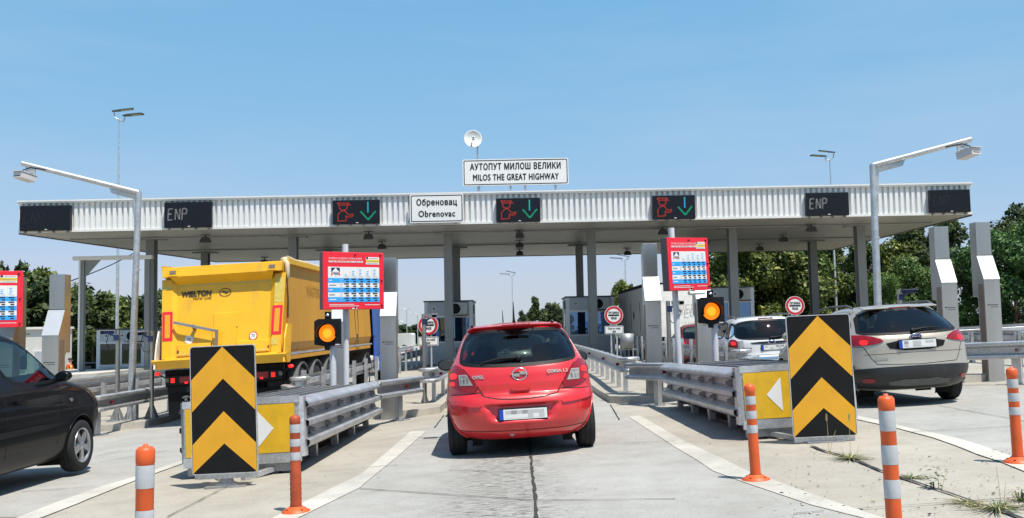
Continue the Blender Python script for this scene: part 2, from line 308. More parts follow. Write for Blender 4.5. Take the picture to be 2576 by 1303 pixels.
# ------------------------------------------------------------------ mesh builder
def chaikin(pts, it=2, closed=True):
    for _ in range(it):
        out = []; n = len(pts)
        for i in range(n if closed else n - 1):
            a, b = pts[i], pts[(i + 1) % n]
            out.append((a[0] * .75 + b[0] * .25, a[1] * .75 + b[1] * .25)); out.append((a[0] * .25 + b[0] * .75, a[1] * .25 + b[1] * .75))
        if not closed: out = [pts[0]] + out + [pts[-1]]
        pts = out
    return pts
def inside(p, poly):
    x, y = p; c = False; n = len(poly); j = n - 1
    for i in range(n):
        xi, yi = poly[i]; xj, yj = poly[j]
        if (yi > y) != (yj > y) and x < (xj - xi) * (y - yi) / (yj - yi) + xi: c = not c
        j = i
    return c
def clip(poly, ax, val, keep_less):
    out = []; n = len(poly)
    for i in range(n):
        a, b = poly[i], poly[(i + 1) % n]
        ia = (a[ax] <= val) if keep_less else (a[ax] >= val); ib = (b[ax] <= val) if keep_less else (b[ax] >= val)
        if ia: out.append(a)
        if ia != ib:
            t = (val - a[ax]) / (b[ax] - a[ax]); out.append((a[0] + t * (b[0] - a[0]), a[1] + t * (b[1] - a[1])))
    return out
class MB:
    def __init__(s): s.v = []; s.f = []; s.mi = []; s.sm = []; s.mats = []; s.M = Matrix.Identity(4)
    def _m(s, name):
        if name not in s.mats: s.mats.append(name)
        return s.mats.index(name)
    def add(s, verts, faces, mt, smooth=False):
        o = len(s.v); M = s.M
        s.v.extend([tuple(M @ Vector(p)) for p in verts]); k = s._m(mt)
        for f in faces: s.f.append([i + o for i in f]); s.mi.append(k); s.sm.append(smooth)
        return s
    def box(s, c, d, mt, rz=0.0):
        x, y, z = d[0] / 2, d[1] / 2, d[2] / 2; ca, sa = math.cos(rz), math.sin(rz)
        P = [(-x, -y, -z), (x, -y, -z), (x, y, -z), (-x, y, -z), (-x, -y, z), (x, -y, z), (x, y, z), (-x, y, z)]
        P = [(c[0] + p[0] * ca - p[1] * sa, c[1] + p[0] * sa + p[1] * ca, c[2] + p[2]) for p in P]
        return s.add(P, [(0, 3, 2, 1), (4, 5, 6, 7), (0, 1, 5, 4), (1, 2, 6, 5), (2, 3, 7, 6), (3, 0, 4, 7)], mt)
    def b2(s, a, b, mt):
        return s.box([(a[i] + b[i]) / 2 for i in range(3)], [abs(b[i] - a[i]) for i in range(3)], mt)
    def bar(s, p, q, w, h, mt, upv=(0, 0, 1)):
        p, q = Vector(p), Vector(q); d = (q - p).normalized(); a = d.cross(Vector(upv))
        if a.length < 1e-4: a = Vector((1, 0, 0))
        a.normalize(); b = a.cross(d).normalized(); a *= w / 2; b *= h / 2
        P = [p - a - b, p + a - b, p + a + b, p - a + b, q - a - b, q + a - b, q + a + b, q - a + b]
        return s.add(P, [(0, 1, 2, 3), (7, 6, 5, 4), (0, 4, 5, 1), (1, 5, 6, 2), (2, 6, 7, 3), (3, 7, 4, 0)], mt)
    def cyl(s, p, q, r0, r1, mt, n=16, caps=True):
        return s.tube([p, q], [r0, r1], mt, n, caps)
    def tube(s, pts, rads, mt, n=12, caps=True):
        pts = [Vector(p) for p in pts]
        if not isinstance(rads, (list, tuple)): rads = [rads] * len(pts)
        V = []; F = []; prev = None
        for i, p in enumerate(pts):
            d = (pts[min(i + 1, len(pts) - 1)] - pts[max(i - 1, 0)]).normalized()
            if prev is None:
                a = d.orthogonal().normalized()
            else:
                a = (prev - d * prev.dot(d));  a = a.normalized() if a.length > 1e-6 else d.orthogonal().normalized()
            prev = a; b = d.cross(a)
            for k in range(n):
                t = 2 * math.pi * k / n; V.append(p + (a * math.cos(t) + b * math.sin(t)) * rads[i])
        for i in range(len(pts) - 1):
            for k in range(n):
                F.append((i * n + k, i * n + (k + 1) % n, (i + 1) * n + (k + 1) % n, (i + 1) * n + k))
        s.add(V, F, mt, True)
        if caps:
            s.add([V[k] for k in range(n)], [tuple(reversed(range(n)))], mt); s.add([V[(len(pts) - 1) * n + k] for k in range(n)], [tuple(range(n))], mt)
        return s
    def lathe(s, prof, mt, n=24, c=(0, 0, 0), axis='Z', smooth=True, a0=0.0, a1=None):
        """prof: (radius, height) pairs"""
        V = []; F = []; full = a1 is None; m_ = n if full else n + 1
        for r, h in prof:
            for k in range(m_):
                t = (2 * math.pi * k / n) if full else a0 + (a1 - a0) * k / n
                x, y = r * math.cos(t), r * math.sin(t)
                P = {'Z': (x, y, h), 'X': (h, x, y), 'Y': (x, h, y)}[axis]
                V.append((c[0] + P[0], c[1] + P[1], c[2] + P[2]))
        for i in range(len(prof) - 1):
            for k in range(n if full else n):
                k2 = (k + 1) % n if full else k + 1
                F.append((i * m_ + k, i * m_ + k2, (i + 1) * m_ + k2, (i + 1) * m_ + k))
        return s.add(V, F, mt, smooth)
    def prism(s, poly, axis, a, b, mt, side=None):
        """extrude a 2-D polygon along an axis: X:(y,z) Y:(x,z) Z:(x,y)"""
        def P(p, h): return {'X': (h, p[0], p[1]), 'Y': (p[0], h, p[1]), 'Z': (p[0], p[1], h)}[axis]
        n = len(poly); s.add([P(p, a) for p in poly], [tuple(range(n))], mt); s.add([P(p, b) for p in poly], [tuple(reversed(range(n)))], mt)
        V = [P(p, a) for p in poly] + [P(p, b) for p in poly]
        return s.add(V, [(i, i + n, (i + 1) % n + n, (i + 1) % n) for i in range(n)], side or mt)
    def quad(s, a, b, c, d, mt): return s.add([a, b, c, d], [(0, 1, 2, 3)], mt)
    def sweep(s, path, prof, mt, smooth=False, close=False):
        """path: (x,y,z) points; prof: (offset to the right of travel, height) points"""
        n = len(prof); V = []; F = []; pts = [Vector(p) for p in path]
        for i, p in enumerate(pts):
            d0 = (pts[i] - pts[i - 1]) if i else (pts[1] - pts[0]); d1 = (pts[i + 1] - pts[i]) if i < len(pts) - 1 else d0
            d0 = Vector((d0.x, d0.y, 0)).normalized(); d1 = Vector((d1.x, d1.y, 0)).normalized(); d = (d0 + d1).normalized()
            k = 1 / max(.5, d.dot(d1)); nr = Vector((d.y, -d.x, 0)) * k
            for o, h in prof: V.append((p.x + nr.x * o, p.y + nr.y * o, p.z + h))
        for i in range(len(pts) - 1):
            for j in range(n if close else n - 1):
                j2 = (j + 1) % n; F.append((i * n + j, (i + 1) * n + j, (i + 1) * n + j2, i * n + j2))
        return s.add(V, F, mt, smooth)
    def text(s, txt, o, xd, yd, size, mt, align='CENTER', bold=0.0, sx=1.0, space=1.0):
        cu = bpy.data.curves.new('t', 'FONT'); cu.body = txt.replace('н', 'п'); cu.size = size; cu.align_x = align; cu.align_y = 'CENTER'
        cu.space_character = space; cu.resolution_u = 3; cu.fill_mode = 'FRONT'
        ob = bpy.data.objects.new('t', cu); me = ob.to_mesh()
        V = [(v.co.x, v.co.y) for v in me.vertices]; F = [tuple(p.vertices) for p in me.polygons]
        ob.to_mesh_clear(); bpy.data.objects.remove(ob); bpy.data.curves.remove(cu)
        if 'н' in txt:                       # this letter's outline does not fill: its strokes are drawn as three bars
            par = list(range(len(V)))
            def root(a):
                while par[a] != a: a = par[a]
                return a
            for f in F:
                for a in f[1:]: par[root(a)] = root(f[0])
            isl = {}
            for f in F: isl.setdefault(root(f[0]), []).append(f)
            for k, fs in isl.items():
                ids = {a for f in fs for a in f}; xs = [V[a][0] for a in ids]; ys = [V[a][1] for a in ids]
                if len(fs) == 6 and abs((max(ys) - min(ys)) / size - .542) < .01:
                    F = [f for f in F if f not in fs]; x0, x1, y0, y1 = min(xs), max(xs), min(ys), max(ys); t = .085 * size; ym = (y0 + y1) / 2
                    for a, b, c, d in ((x0, x0 + t, y0, y1), (x1 - t, x1, y0, y1), (x0 + t, x1 - t, ym - t * .45, ym + t * .45)):
                        n0 = len(V); V += [(a, c), (b, c), (b, d), (a, d)]; F.append((n0, n0 + 1, n0 + 2, n0 + 3))
        if F:
            o, xd, yd = Vector(o), Vector(xd).normalized(), Vector(yd).normalized(); nr = xd.cross(yd)
            for k, (dx, dy) in enumerate(((0, 0), (bold, 0), (-bold, 0), (0, bold), (0, -bold)) if bold else ((0, 0),)):     # heavier strokes: sheets laid a hair apart
                s.add([o + xd * (x * sx + dx) + yd * (y + dy) + nr * (.0005 * k) for x, y in V], F, mt)
        return s
    def patch(s, poly, fmap, mt, eps=0.004, cell=0.05, skirt=True, smooth=True):
        xs = [p[0] for p in poly]; ys = [p[1] for p in poly]
        nx = max(1, int(math.ceil((max(xs) - min(xs)) / cell))); ny = max(1, int(math.ceil((max(ys) - min(ys)) / cell)))
        V = []; F = []; idx = {}
        def vid(p):
            k = (round(p[0], 5), round(p[1], 5))
            if k not in idx: idx[k] = len(V); V.append(fmap(p[0], p[1], eps))
            return idx[k]
        for i in range(nx):
            x0 = min(xs) + (max(xs) - min(xs)) * i / nx; x1 = min(xs) + (max(xs) - min(xs)) * (i + 1) / nx
            c1 = clip(clip(poly, 0, x0, False), 0, x1, True)
            if len(c1) < 3: continue
            for j in range(ny):
                y0 = min(ys) + (max(ys) - min(ys)) * j / ny; y1 = min(ys) + (max(ys) - min(ys)) * (j + 1) / ny
                c2 = clip(clip(c1, 1, y0, False), 1, y1, True)
                ids = []
                for p in c2:
                    q = vid(p)
                    if q not in ids: ids.append(q)
                if len(ids) >= 3: F.append(tuple(ids))
        s.add(V, F, mt, smooth)
        if skirt:
            n = len(poly); V = [fmap(p[0], p[1], eps) for p in poly] + [fmap(p[0], p[1], -0.004) for p in poly]
            s.add(V, [(i, (i + 1) % n, (i + 1) % n + n, i + n) for i in range(n)], mt)
        return s
    def ring(s, outer, inner, fmap, mt, eps=0.003):
        n = len(outer); V = []; F = []; m_ = 4
        for i in range(n):
            for k in range(m_):
                t = k / (m_ - 1); V.append(fmap(outer[i][0] * (1 - t) + inner[i][0] * t, outer[i][1] * (1 - t) + inner[i][1] * t, eps))
        for i in range(n):
            for k in range(m_ - 1):
                a, b = i * m_ + k, ((i + 1) % n) * m_ + k; F.append((a, b, b + 1, a + 1))
        return s.add(V, F, mt, True)
    def line(s, pts, w, fmap, mt, eps=0.002, step=0.04):
        """a thin strip along a polyline on a surface"""
        P = []
        for i in range(len(pts) - 1):
            a, b = pts[i], pts[i + 1]; L = math.hypot(b[0] - a[0], b[1] - a[1]); k = max(1, int(L / step))
            P += [(a[0] + (b[0] - a[0]) * t / k, a[1] + (b[1] - a[1]) * t / k) for t in range(k)]
        P.append(pts[-1]); V = []
        for i, p in enumerate(P):
            a, b = P[max(0, i - 1)], P[min(len(P) - 1, i + 1)]; dx, dy = b[0] - a[0], b[1] - a[1]; L = math.hypot(dx, dy) or 1
            nx, ny = -dy / L * w / 2, dx / L * w / 2
            V.append(fmap(p[0] + nx, p[1] + ny, eps)); V.append(fmap(p[0] - nx, p[1] - ny, eps))
        return s.add(V, [(2 * i, 2 * i + 1, 2 * i + 3, 2 * i + 2) for i in range(len(P) - 1)], mt, True)
    def build(s, name, parent=None, bevel=0.0, seg=2, angle=40):
        me = bpy.data.meshes.new(name); me.from_pydata(s.v, [], s.f)
        for k in s.mats: me.materials.append(MATS[k])
        me.polygons.foreach_set('material_index', s.mi); me.polygons.foreach_set('use_smooth', s.sm); me.update()
        ob = bpy.data.objects.new(name, me); C.objects.link(ob)
        if parent: ob.parent = parent
        if bevel:
            bv = ob.modifiers.new('bevel', 'BEVEL'); bv.width = bevel; bv.segments = seg; bv.limit_method = 'ANGLE'; bv.angle_limit = R(angle); bv.use_clamp_overlap = True
        return ob

def empty(name, loc=(0, 0, 0), rz=0.0, rx=0.0, ry=0.0):
    o = bpy.data.objects.new(name, None); C.objects.link(o); o.location = loc; o.rotation_euler = (rx, ry, rz); o.empty_display_size = .2; return o
def tag(o, label, cat, group=None, kind=None):
    o['label'] = label; o['category'] = cat
    if group: o['group'] = group
    if kind: o['kind'] = kind
    return o
def struct(o): o['kind'] = 'structure'; return o
def copy_tree(o, parent=None):
    c = o.copy(); C.objects.link(c)
    if parent: c.parent = parent
    for ch in list(o.children): copy_tree(ch, c)
    return c
def copy_thing(o, loc, label, rz=None, rx=None, ry=None):
    c = copy_tree(o); c.location = loc
    e = list(c.rotation_euler)
    if rx is not None: e[0] = rx
    if ry is not None: e[1] = ry
    if rz is not None: e[2] = rz
    c.rotation_euler = e; c['label'] = label; return c
TILT = -math.atan(XS)           # things that lie on the sloping pavement lean with it
# ------------------------------------------------------------------ ground, lanes, lines, joints
def sheet(mb, poly, dz, mt):
    for lo, hi in ((-1e4, 9), (9, 20), (20, 60), (60, 420), (420, 1e4)):
        for xl, xh in ((-1e4, -30), (-30, 30), (30, 1e4)):
            p = clip(clip(clip(clip(poly, 1, lo, False), 1, hi, True), 0, xl, False), 0, xh, True)
            if len(p) >= 3: mb.add([(x, y, gz(x, y) + dz) for x, y in p], [tuple(range(len(p)))], mt)
    return mb
def ground_pts(px): return [tuple(gnd(u, v))[:2] for u, v in px]
mb = MB(); sheet(mb, [(-1400, -60), (1400, -60), (1400, 2200), (-1400, 2200)], -0.03, 'grass_soil'); struct(mb.build('ground'))
mb = MB(); sheet(mb, [(-27, -15), (25, -15), (25, 75), (11, 100), (11, 400), (-13, 400), (-13, 100), (-27, 75)], 0, 'concrete_beige'); struct(mb.build('pavement'))

L_in = ground_pts([(755, 1303), (907, 1228), (1000, 1150), (1072, 1086)]); L_out = ground_pts([(690, 1303), (766, 1265), (907, 1196), (1034, 1086)])
R_in = ground_pts([(1582, 1050), (1696, 1125), (1794, 1187), (1873, 1216), (2041, 1273), (2156, 1302)]); R_out = ground_pts([(1611, 1047), (1719, 1110), (1868, 1182), (2041, 1245), (2210, 1302)])
def ext(a, b, y):                      # continue an edge back to depth y
    t = (y - a[1]) / (b[1] - a[1]); return (a[0] + (b[0] - a[0]) * t, y)
L_in = [ext(L_in[0], L_in[1], 3.0)] + L_in; L_out = [ext(L_out[0], L_out[1], 3.0)] + L_out
R_in = R_in + [(R_in[-1][0] + .6, 4.5)]; R_out = R_out + [(R_out[-1][0] + .75, 4.5)]
mb = MB(); sheet(mb, L_in + [(-1.28, 16), (-1.28, 75), (1.75, 75), (1.75, 16)] + R_in, 0.005, 'concrete_lane')
struct(mb.build('lane'))
mb = MB(); sheet(mb, ground_pts([(-500, 1303), (50, 1302), (346, 1205), (476, 1161)]) + [(-4.6, 16), (-4.6, 75), (-7.5, 75), (-7.5, 16), (-8.6, 8), (-8.6, 3)], 0.005, 'concrete_lane'); struct(mb.build('lane'))
mb = MB(); sheet(mb, [(4.75, 75), (4.75, 17)] + ground_pts([(2154, 1047), (2299, 1081), (2397, 1101), (2483, 1128), (2576, 1160)]) + [(6.5, 6.5), (9.5, 6.5), (7.9, 17), (7.9, 75)], 0.005, 'concrete_lane'); struct(mb.build('lane'))
mb = MB()
for a, b in ((L_out, L_in), (R_out, R_in)):
    sheet(mb, a + b[::-1], 0.010, 'line_paint')
sheet(mb, ground_pts([(-300, 1415), (50, 1302), (251, 1227), (346, 1199), (466, 1156), (478, 1161), (346, 1208), (200, 1267), (108, 1303), (-200, 1415)]), 0.010, 'line_paint')
sheet(mb, ground_pts([(2154, 1047), (2223, 1061), (2299, 1081), (2397, 1101), (2483, 1128), (2560, 1155), (2700, 1215), (2680, 1230), (2520, 1165), (2459, 1145), (2348, 1103), (2262, 1080), (2154, 1056)]), 0.010, 'line_paint')
struct(mb.build('lane_line'))
# slab joints
rj = random.Random(4)
def joint(mb, px, w, world=False):
    P = px if world else ground_pts(px); Q = []
    for a, b in zip(P[:-1], P[1:]):
        k = max(1, int(math.hypot(b[0] - a[0], b[1] - a[1]) / .12)); Q += [(a[0] + (b[0] - a[0]) * t / k, a[1] + (b[1] - a[1]) * t / k) for t in range(k)]
    Q.append(P[-1]); V = []
    for i, p in enumerate(Q):
        a, b = Q[max(0, i - 1)], Q[min(len(Q) - 1, i + 1)]; dx, dy = b[0] - a[0], b[1] - a[1]; L = math.hypot(dx, dy) or 1; ww = w * rj.uniform(.55, 1.25) / 2
        jx = rj.uniform(-.2, .2) * w
        for s in (1, -1): x, y = p[0] - dy / L * ww * s + jx, p[1] + dx / L * ww * s; V.append((x, y, gz(x, y) + 0.014))
    mb.add(V, [(2 * i, 2 * i + 1, 2 * i + 3, 2 * i + 2) for i in range(len(Q) - 1)], 'joint')
mb = MB()
g1 = ground_pts([(1350, 1303), (1332, 1113)]); joint(mb, [ext(g1[0], g1[1], 3.0), g1[0], g1[1], (g1[1][0] - .04, 30)], 0.030, True)
joint(mb, [(2041, 1124), (2078, 1138), (2147, 1159), (2228, 1192), (2361, 1235), (2447, 1265), (2562, 1304), (2700, 1360)], 0.035)
for px in ([(2156, 1284), (2557, 1256), (2700, 1246)], [(2000, 1296), (2075, 1289)], [(2264, 1091), (2342, 1086), (2548, 1074), (2700, 1064)], [(2361, 1022), (2548, 1056), (2700, 1084)],
           [(421, 1303), (530, 1247), (575, 1225)], [(55, 1239), (240, 1227)], [(240, 1150), (306, 1135)], [(1611, 1052), (1900, 1038)], [(1719, 1116), (2060, 1096)], [(800, 1188), (1000, 1172)], [(1040, 1100), (1330, 1130)], [(1480, 1120), (1700, 1112)],
           [(905, 1232), (1345, 1262)], [(1350, 1262), (1700, 1258)], [(1130, 1185), (1340, 1192)], [(700, 1310), (1000, 1330)], [(950, 1110), (1060, 1092)], [(420, 1135), (250, 1165)]):
    joint(mb, px, 0.012)
for a, b in (((1.55, 14), (1.75, 17.2)), ((-1.25, 14.6), (-1.3, 17.2))): joint(mb, [a, b], .02, True)
struct(mb.build('pavement_joint'))

def island(poly, h=0.13, top='concrete_beige'):
    mb = MB(); sheet(mb, poly, h, top); n = len(poly); V = []
    for i in range(n):
        a, b = poly[i], poly[(i + 1) % n]; k = max(1, int(abs(b[1] - a[1]) / 2))
        for t in range(k):
            p = [(a[0] + (b[0] - a[0]) * q / k, a[1] + (b[1] - a[1]) * q / k) for q in (t, t + 1)]
            mb.add([(p[0][0], p[0][1], gz(*p[0]) - .02), (p[1][0], p[1][1], gz(*p[1]) - .02), (p[1][0], p[1][1], gz(*p[1]) + h), (p[0][0], p[0][1], gz(*p[0]) + h)], [(0, 1, 2, 3)], 'concrete_kerb')
    return struct(mb.build('traffic_island'))
for x0, x1 in ((1.80, 4.72), (-4.55, -1.42), (-10.5, -7.45), (-16.4, -13.4), (7.95, 10.9), (13.9, 16.8)):
    yi = 18.6 if x0 == -10.5 else 17.3
    island([(x0, yi + .5), (x0 + .35, yi), (x1 - .35, yi), (x1, yi + .5), (x1, 50), (x0, 50)])
p = at(160, 950, 33); q = at(243, 950, 33)
island([(p.x - 6, 33), (q.x, 33), (q.x, 45), (p.x - 6, 45)], 0.88, 'concrete_kerb')

# ------------------------------------------------------------------ toll canopy
ZS = 5.28; YF, YB = 35.7, 52.5
FL, FR = at(50, 590, YF).x, at(2443, 540, YF).x; BL, BR = -16.7, 18.1
can = empty('toll_canopy', (0, YF, 0)); tag(can, 'long white corrugated toll plaza canopy on grey steel columns', 'canopy')
def cb(mb, name, **k):
    o = mb.build(name, can, **k); o.matrix_parent_inverse = Matrix.Translation((0, -YF, 0)); return o
ZB, ZT = 5.30, 6.42
def xl(y): return FL + (BL - FL) * (y - YF) / (YB - YF)
def xr(y): return FR + (BR - FR) * (y - YF) / (YB - YF)
mb = MB(); pitch = .212; x = FL; prof = []
while x < FR:
    prof += [(x, YF), (x + .010, YF - .10), (x + .128, YF - .10), (x + .138, YF)]; x += pitch
prof = [(min(a, FR), b) for a, b in prof] + [(FR, YF)]
def wall_strip(mb, pts, z0, z1, mt):
    V = [(a, b, z0) for a, b in pts] + [(a, b, z1) for a, b in pts]; n = len(pts)
    mb.add(V, [(i, i + 1, i + 1 + n, i + n) for i in range(n - 1)], mt)
wall_strip(mb, prof, ZB + .09, ZT, 'white_sheet')
cb(mb, 'fascia')
mb = MB(); mb.b2((FL - .03, YF - .17, ZT), (FR + .03, YF + .25, ZT + .09), 'white_trim'); mb.b2((FL - .03, YF - .19, ZT + .06), (FR + .03, YF - .17, ZT + .115), 'white_trim'); cb(mb, 'coping')
mb = MB(); mb.b2((FL, YF - .125, ZB), (FR, YF + .02, ZB + .09), 'white_trim'); cb(mb, 'bottom_trim')
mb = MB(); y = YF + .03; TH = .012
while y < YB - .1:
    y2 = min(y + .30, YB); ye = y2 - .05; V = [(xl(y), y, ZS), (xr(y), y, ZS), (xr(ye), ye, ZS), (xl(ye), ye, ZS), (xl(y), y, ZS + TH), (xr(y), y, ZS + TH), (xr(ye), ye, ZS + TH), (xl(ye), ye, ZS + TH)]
    mb.add(V, [(0, 3, 2, 1)], 'soffit'); mb.add(V, [(0, 1, 5, 4), (2, 3, 7, 6)], 'lamp_head'); y = y2  # slat edges coloured dark to draw the shadow in the grooves
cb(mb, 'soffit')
mb = MB()
P = [(FL, YF + .03), (FR, YF + .03), (BR, YB), (BL, YB)]
mb.prism(P, 'Z', ZS + .013, ZT - .02, 'dark_gap', 'white_sheet'); cb(mb, 'roof')
for k in range(9):
    x = FL + 2.2 + k * 4.03; mb = MB(); mb.b2((x, YF - .104, ZB + .09), (x + .02, YF - .0985, ZT), 'white_trim'); cb(mb, 'sheet_joint')
for y_, z_ in ((38.05, .05), (44.2, .05)):
    mb = MB(); mb.tube([(xl(y_) + .5, y_, ZS - z_), (xr(y_) - .5, y_, ZS - z_)], .03, 'galv_dull', 8); cb(mb, 'cable_conduit')
mb = MB()
for a, b in (((FL, YF), (BL, YB)), ((FR, YF), (BR, YB)), ((BL, YB), (BR, YB))):
    mb.bar((a[0], a[1], ZS + .0), (b[0], b[1], ZS + .0), .10, .07, 'lamp_head'); mb.bar((a[0], a[1], ZT + .03), (b[0], b[1], ZT + .03), .2, .12, 'white_trim')
cb(mb, 'edge_trim')
def column(x, y, w=.34, d=.42):
    z0 = gz(x, y) + .13; mb = MB(); t = .03
    mb.b2((x - w / 2, y - d / 2, z0), (x + w / 2, y - d / 2 + t, ZS - .06), 'column_grey'); mb.b2((x - w / 2, y + d / 2 - t, z0), (x + w / 2, y + d / 2, ZS - .06), 'column_grey')
    mb.b2((x - .08, y - d / 2 + t, z0), (x + .08, y + d / 2 - t, ZS - .06), 'column_grey')
    mb.b2((x - .55, y - .3, ZS - .06), (x + .55, y + .3, ZS - .004), 'column_grey')
    mb.b2((x - .3, y - .33, z0 - .005), (x + .3, y + .33, z0 + .03), 'galv_dull'); mb.b2((x - .26, y - .29, z0 + .03), (x + .26, y + .29, z0 + .30), 'concrete_kerb')
    return cb(mb, 'column')
YC = 38.7
for u in (382, 738, 1127, 1487, 1841, 2162): column(at(u, 600, YC).x, YC)
for u in (517, 826, 1148, 1457, 1756, 2044): column(at(u, 640, 46).x, 46)

# floodlights hung under the soffit
def flood():
    r = empty('soffit_floodlight', (0, 0, 0)); mb = MB(); mb.b2((-.20, -.02, -.03), (.20, .02, 0), 'lamp_head'); mb.b2((-.03, -.02, -.16), (.03, .02, -.03), 'lamp_head'); mb.build('bracket', r)
    mb = MB(); mb.add([(-.13, -.13, -.12), (.13, -.13, -.12), (.13, .12, -.12), (-.13, .12, -.12), (-.2, -.2, -.34), (.2, -.2, -.34), (.2, .16, -.30), (-.2, .16, -.30)], [(3, 2, 1, 0), (4, 5, 6, 7), (0, 1, 5, 4), (1, 2, 6, 5), (2, 3, 7, 6), (3, 0, 4, 7)], 'lamp_head'); mb.build('housing', r, bevel=.012)
    mb = MB(); mb.quad((-.16, -.17, -.346), (.16, -.17, -.346), (.16, .12, -.312), (-.16, .12, -.312), 'lamp_glass'); mb.build('lens', r); return r
fl0 = None
def soffit_y(u, v):
    d = ray(u, v); return d.y * (ZS - CAM_H) / d.z
FLOODS = [(517, 590, 'nearest the fascia above the yellow tipper'), (665, 648, 'deep in shade just above the right of the tipper tailgate'), (927, 582, 'right under the lane board beside the place name'),
          (961, 608, 'above the tall steel pillar beside the toll price board'), (1307, 578, 'front one of the row over the red car'), (1307, 604, 'middle one of the row over the red car'), (1307, 626, 'rear one of the row over the red car'),
          (1667, 570, 'close above the pole of the leaning price board'), (1578, 626, 'small one over the white lorry roof'), (2040, 563, 'front one of the diagonal row over the silver estate'), (1970, 590, 'middle one of the diagonal row over the white estate'), (1910, 614, 'rear one of the diagonal row, before the dark trees')]
for k, (u, v, where) in enumerate(FLOODS):
    y = soffit_y(u, v); p = at(u, v, y); lb = 'dark floodlight under the canopy, ' + where
    if fl0 is None: fl0 = flood(); fl0.location = (p.x, y, ZS); tag(fl0, lb, 'floodlight', 'floodlights under the canopy')
    else: copy_thing(fl0, (p.x, y, ZS), lb)

# ------------------------------------------------------------------ LED lane boards
def seg(mb, a, b, w, y, mt, dash=0.0):
    a, b = Vector(a), Vector(b); L = (b - a).length; n = max(1, int(L / dash)) if dash else 1
    for k in range(n):
        p = a.lerp(b, k / n); q = a.lerp(b, (k + (.8 if dash else 1)) / n); d = (q - p).normalized(); nr = Vector((-d.y, d.x)) * w / 2
        mb.quad((p.x - nr.x, y, p.y - nr.y), (p.x + nr.x, y, p.y + nr.y), (q.x + nr.x, y, q.y + nr.y), (q.x - nr.x, y, q.y - nr.y), mt)
def dbl(mb, pts, y, mt, off=.024, w=.006, dash=.03):
    for a, b in zip(pts[:-1], pts[1:]):
        a, b = Vector(a), Vector(b); d = (b - a).normalized(); nr = Vector((-d.y, d.x)) * off / 2
        seg(mb, a + nr, b + nr, w, y, mt, dash); seg(mb, a - nr, b - nr, w, y, mt, dash)
def led_board(u0, u1, v0, v1, kind, label):
    Y = YF - .32; a, b = at(u0, v0, Y), at(u1, v1, Y); w = b.x - a.x; h = at((u0 + u1) / 2, v0, Y).z - at((u0 + u1) / 2, v1, Y).z
    cx = (a.x + b.x) / 2; cz = (a.z + b.z) / 2
    r = empty('lane_signal_board', (cx, Y, cz)); tag(r, label, 'lane signal', 'LED lane boards on the canopy fascia')
    mb = MB(); mb.b2((-w / 2, 0, -h / 2), (w / 2, .17, h / 2), 'led_black'); mb.build('housing', r, bevel=.012)
    mb = MB(); mb.b2((-w / 2 + .02, -.004, -h / 2 + .02), (w / 2 - .02, .0, -h / 2 + .05), 'plastic_black'); mb.b2((.0, -.008, -h / 2 + .03), (.09, -.002, -h / 2 + .055), 'sign_white'); mb.build('maker_strip', r)
    for k in range(4): mb = MB(); x = -w / 2 + .15 + k * (w - .3) / 3; mb.b2((x - .02, .02, -h / 2 - .07), (x + .02, .22, -h / 2), 'column_grey'); mb.build('bracket', r)
    for sx in (-1, 1): mb = MB(); mb.b2((sx * (w / 2 - .06) - .03, .17, -h / 2), (sx * (w / 2 - .06) + .03, .235, h / 2), 'column_grey'); mb.build('bracket', r)
    f = lambda px, py: ((px - .5) * w, (.5 - py) * h)
    if kind == 'staffed':
        mb = MB(); y = -.006
        P = lambda x, y_: f((x - 1228) / 375, (y_ - 655) / 195)
        for pts in ([(1268, 678), (1360, 678), (1350, 694), (1280, 694), (1268, 678)], [(1346, 692), (1376, 697)], [(1283, 698), (1285, 722), (1302, 736), (1328, 736), (1345, 722), (1346, 698)], [(1302, 742), (1330, 742), (1350, 768), (1366, 778), (1392, 770), (1390, 788), (1360, 797), (1338, 782), (1338, 822), (1272, 826), (1272, 770), (1302, 742)]):
            dbl(mb, [P(*q) for q in pts], y, 'led_red')
        mb.build('officer_symbol', r)
        mb = MB(); dbl(mb, [P(1452, 750), P(1513, 818), P(1574, 748)], y, 'led_green', .045, .009); seg(mb, P(1452, 750), P(1513, 818), .008, y, 'led_green', .05); seg(mb, P(1513, 818), P(1574, 748), .008, y, 'led_green', .05)
        dbl(mb, [P(1511, 672), P(1511, 762)], y, 'led_green', .045, .008); seg(mb, P(1511, 672), P(1511, 762), .018, y, 'led_blue', .10); mb.build('arrow_symbol', r)
    else:
        mt = {'bright': 'led_white', 'dim': 'led_dim'}[kind]; y = -.006
        P = lambda x, y_: f((x - 345) / 375, (y_ - 625) / 190)
        for pts in ([(415, 674), (380, 676), (378, 714), (405, 713), (378, 715), (376, 758), (411, 756)], [(432, 757), (437, 676), (466, 754), (472, 673)], [(485, 758), (491, 674), (521, 674), (526, 690), (520, 712), (490, 714)]):
            mb = MB(); dbl(mb, [P(*q) for q in pts], y, mt, .030, .0065 if kind != 'dim' else .012); mb.build('letter', r)
    return r
led_board(50, 176, 517, 580, 'dim', 'black LED board with barely lit ENP at the left end of the canopy fascia')
led_board(413, 532, 508, 572, 'bright', 'black LED board with white ENP letters above the yellow tipper')
led_board(836, 955, 503, 563, 'staffed', 'LED board with red officer and green arrow directly left of the place name sign')
led_board(1248, 1360, 498, 558, 'staffed', 'LED board with red officer and green arrow above the red hatchback')
led_board(1641, 1750, 491, 551, 'staffed', 'LED board with red officer and green arrow above the leaning red price board')
led_board(2027, 2137, 484, 542, 'bright', 'black LED board with bluish white ENP beside the camera mast')
led_board(2338, 2443, 477, 534, 'dim', 'black LED board with faint grey ENP at the right end of the canopy fascia')

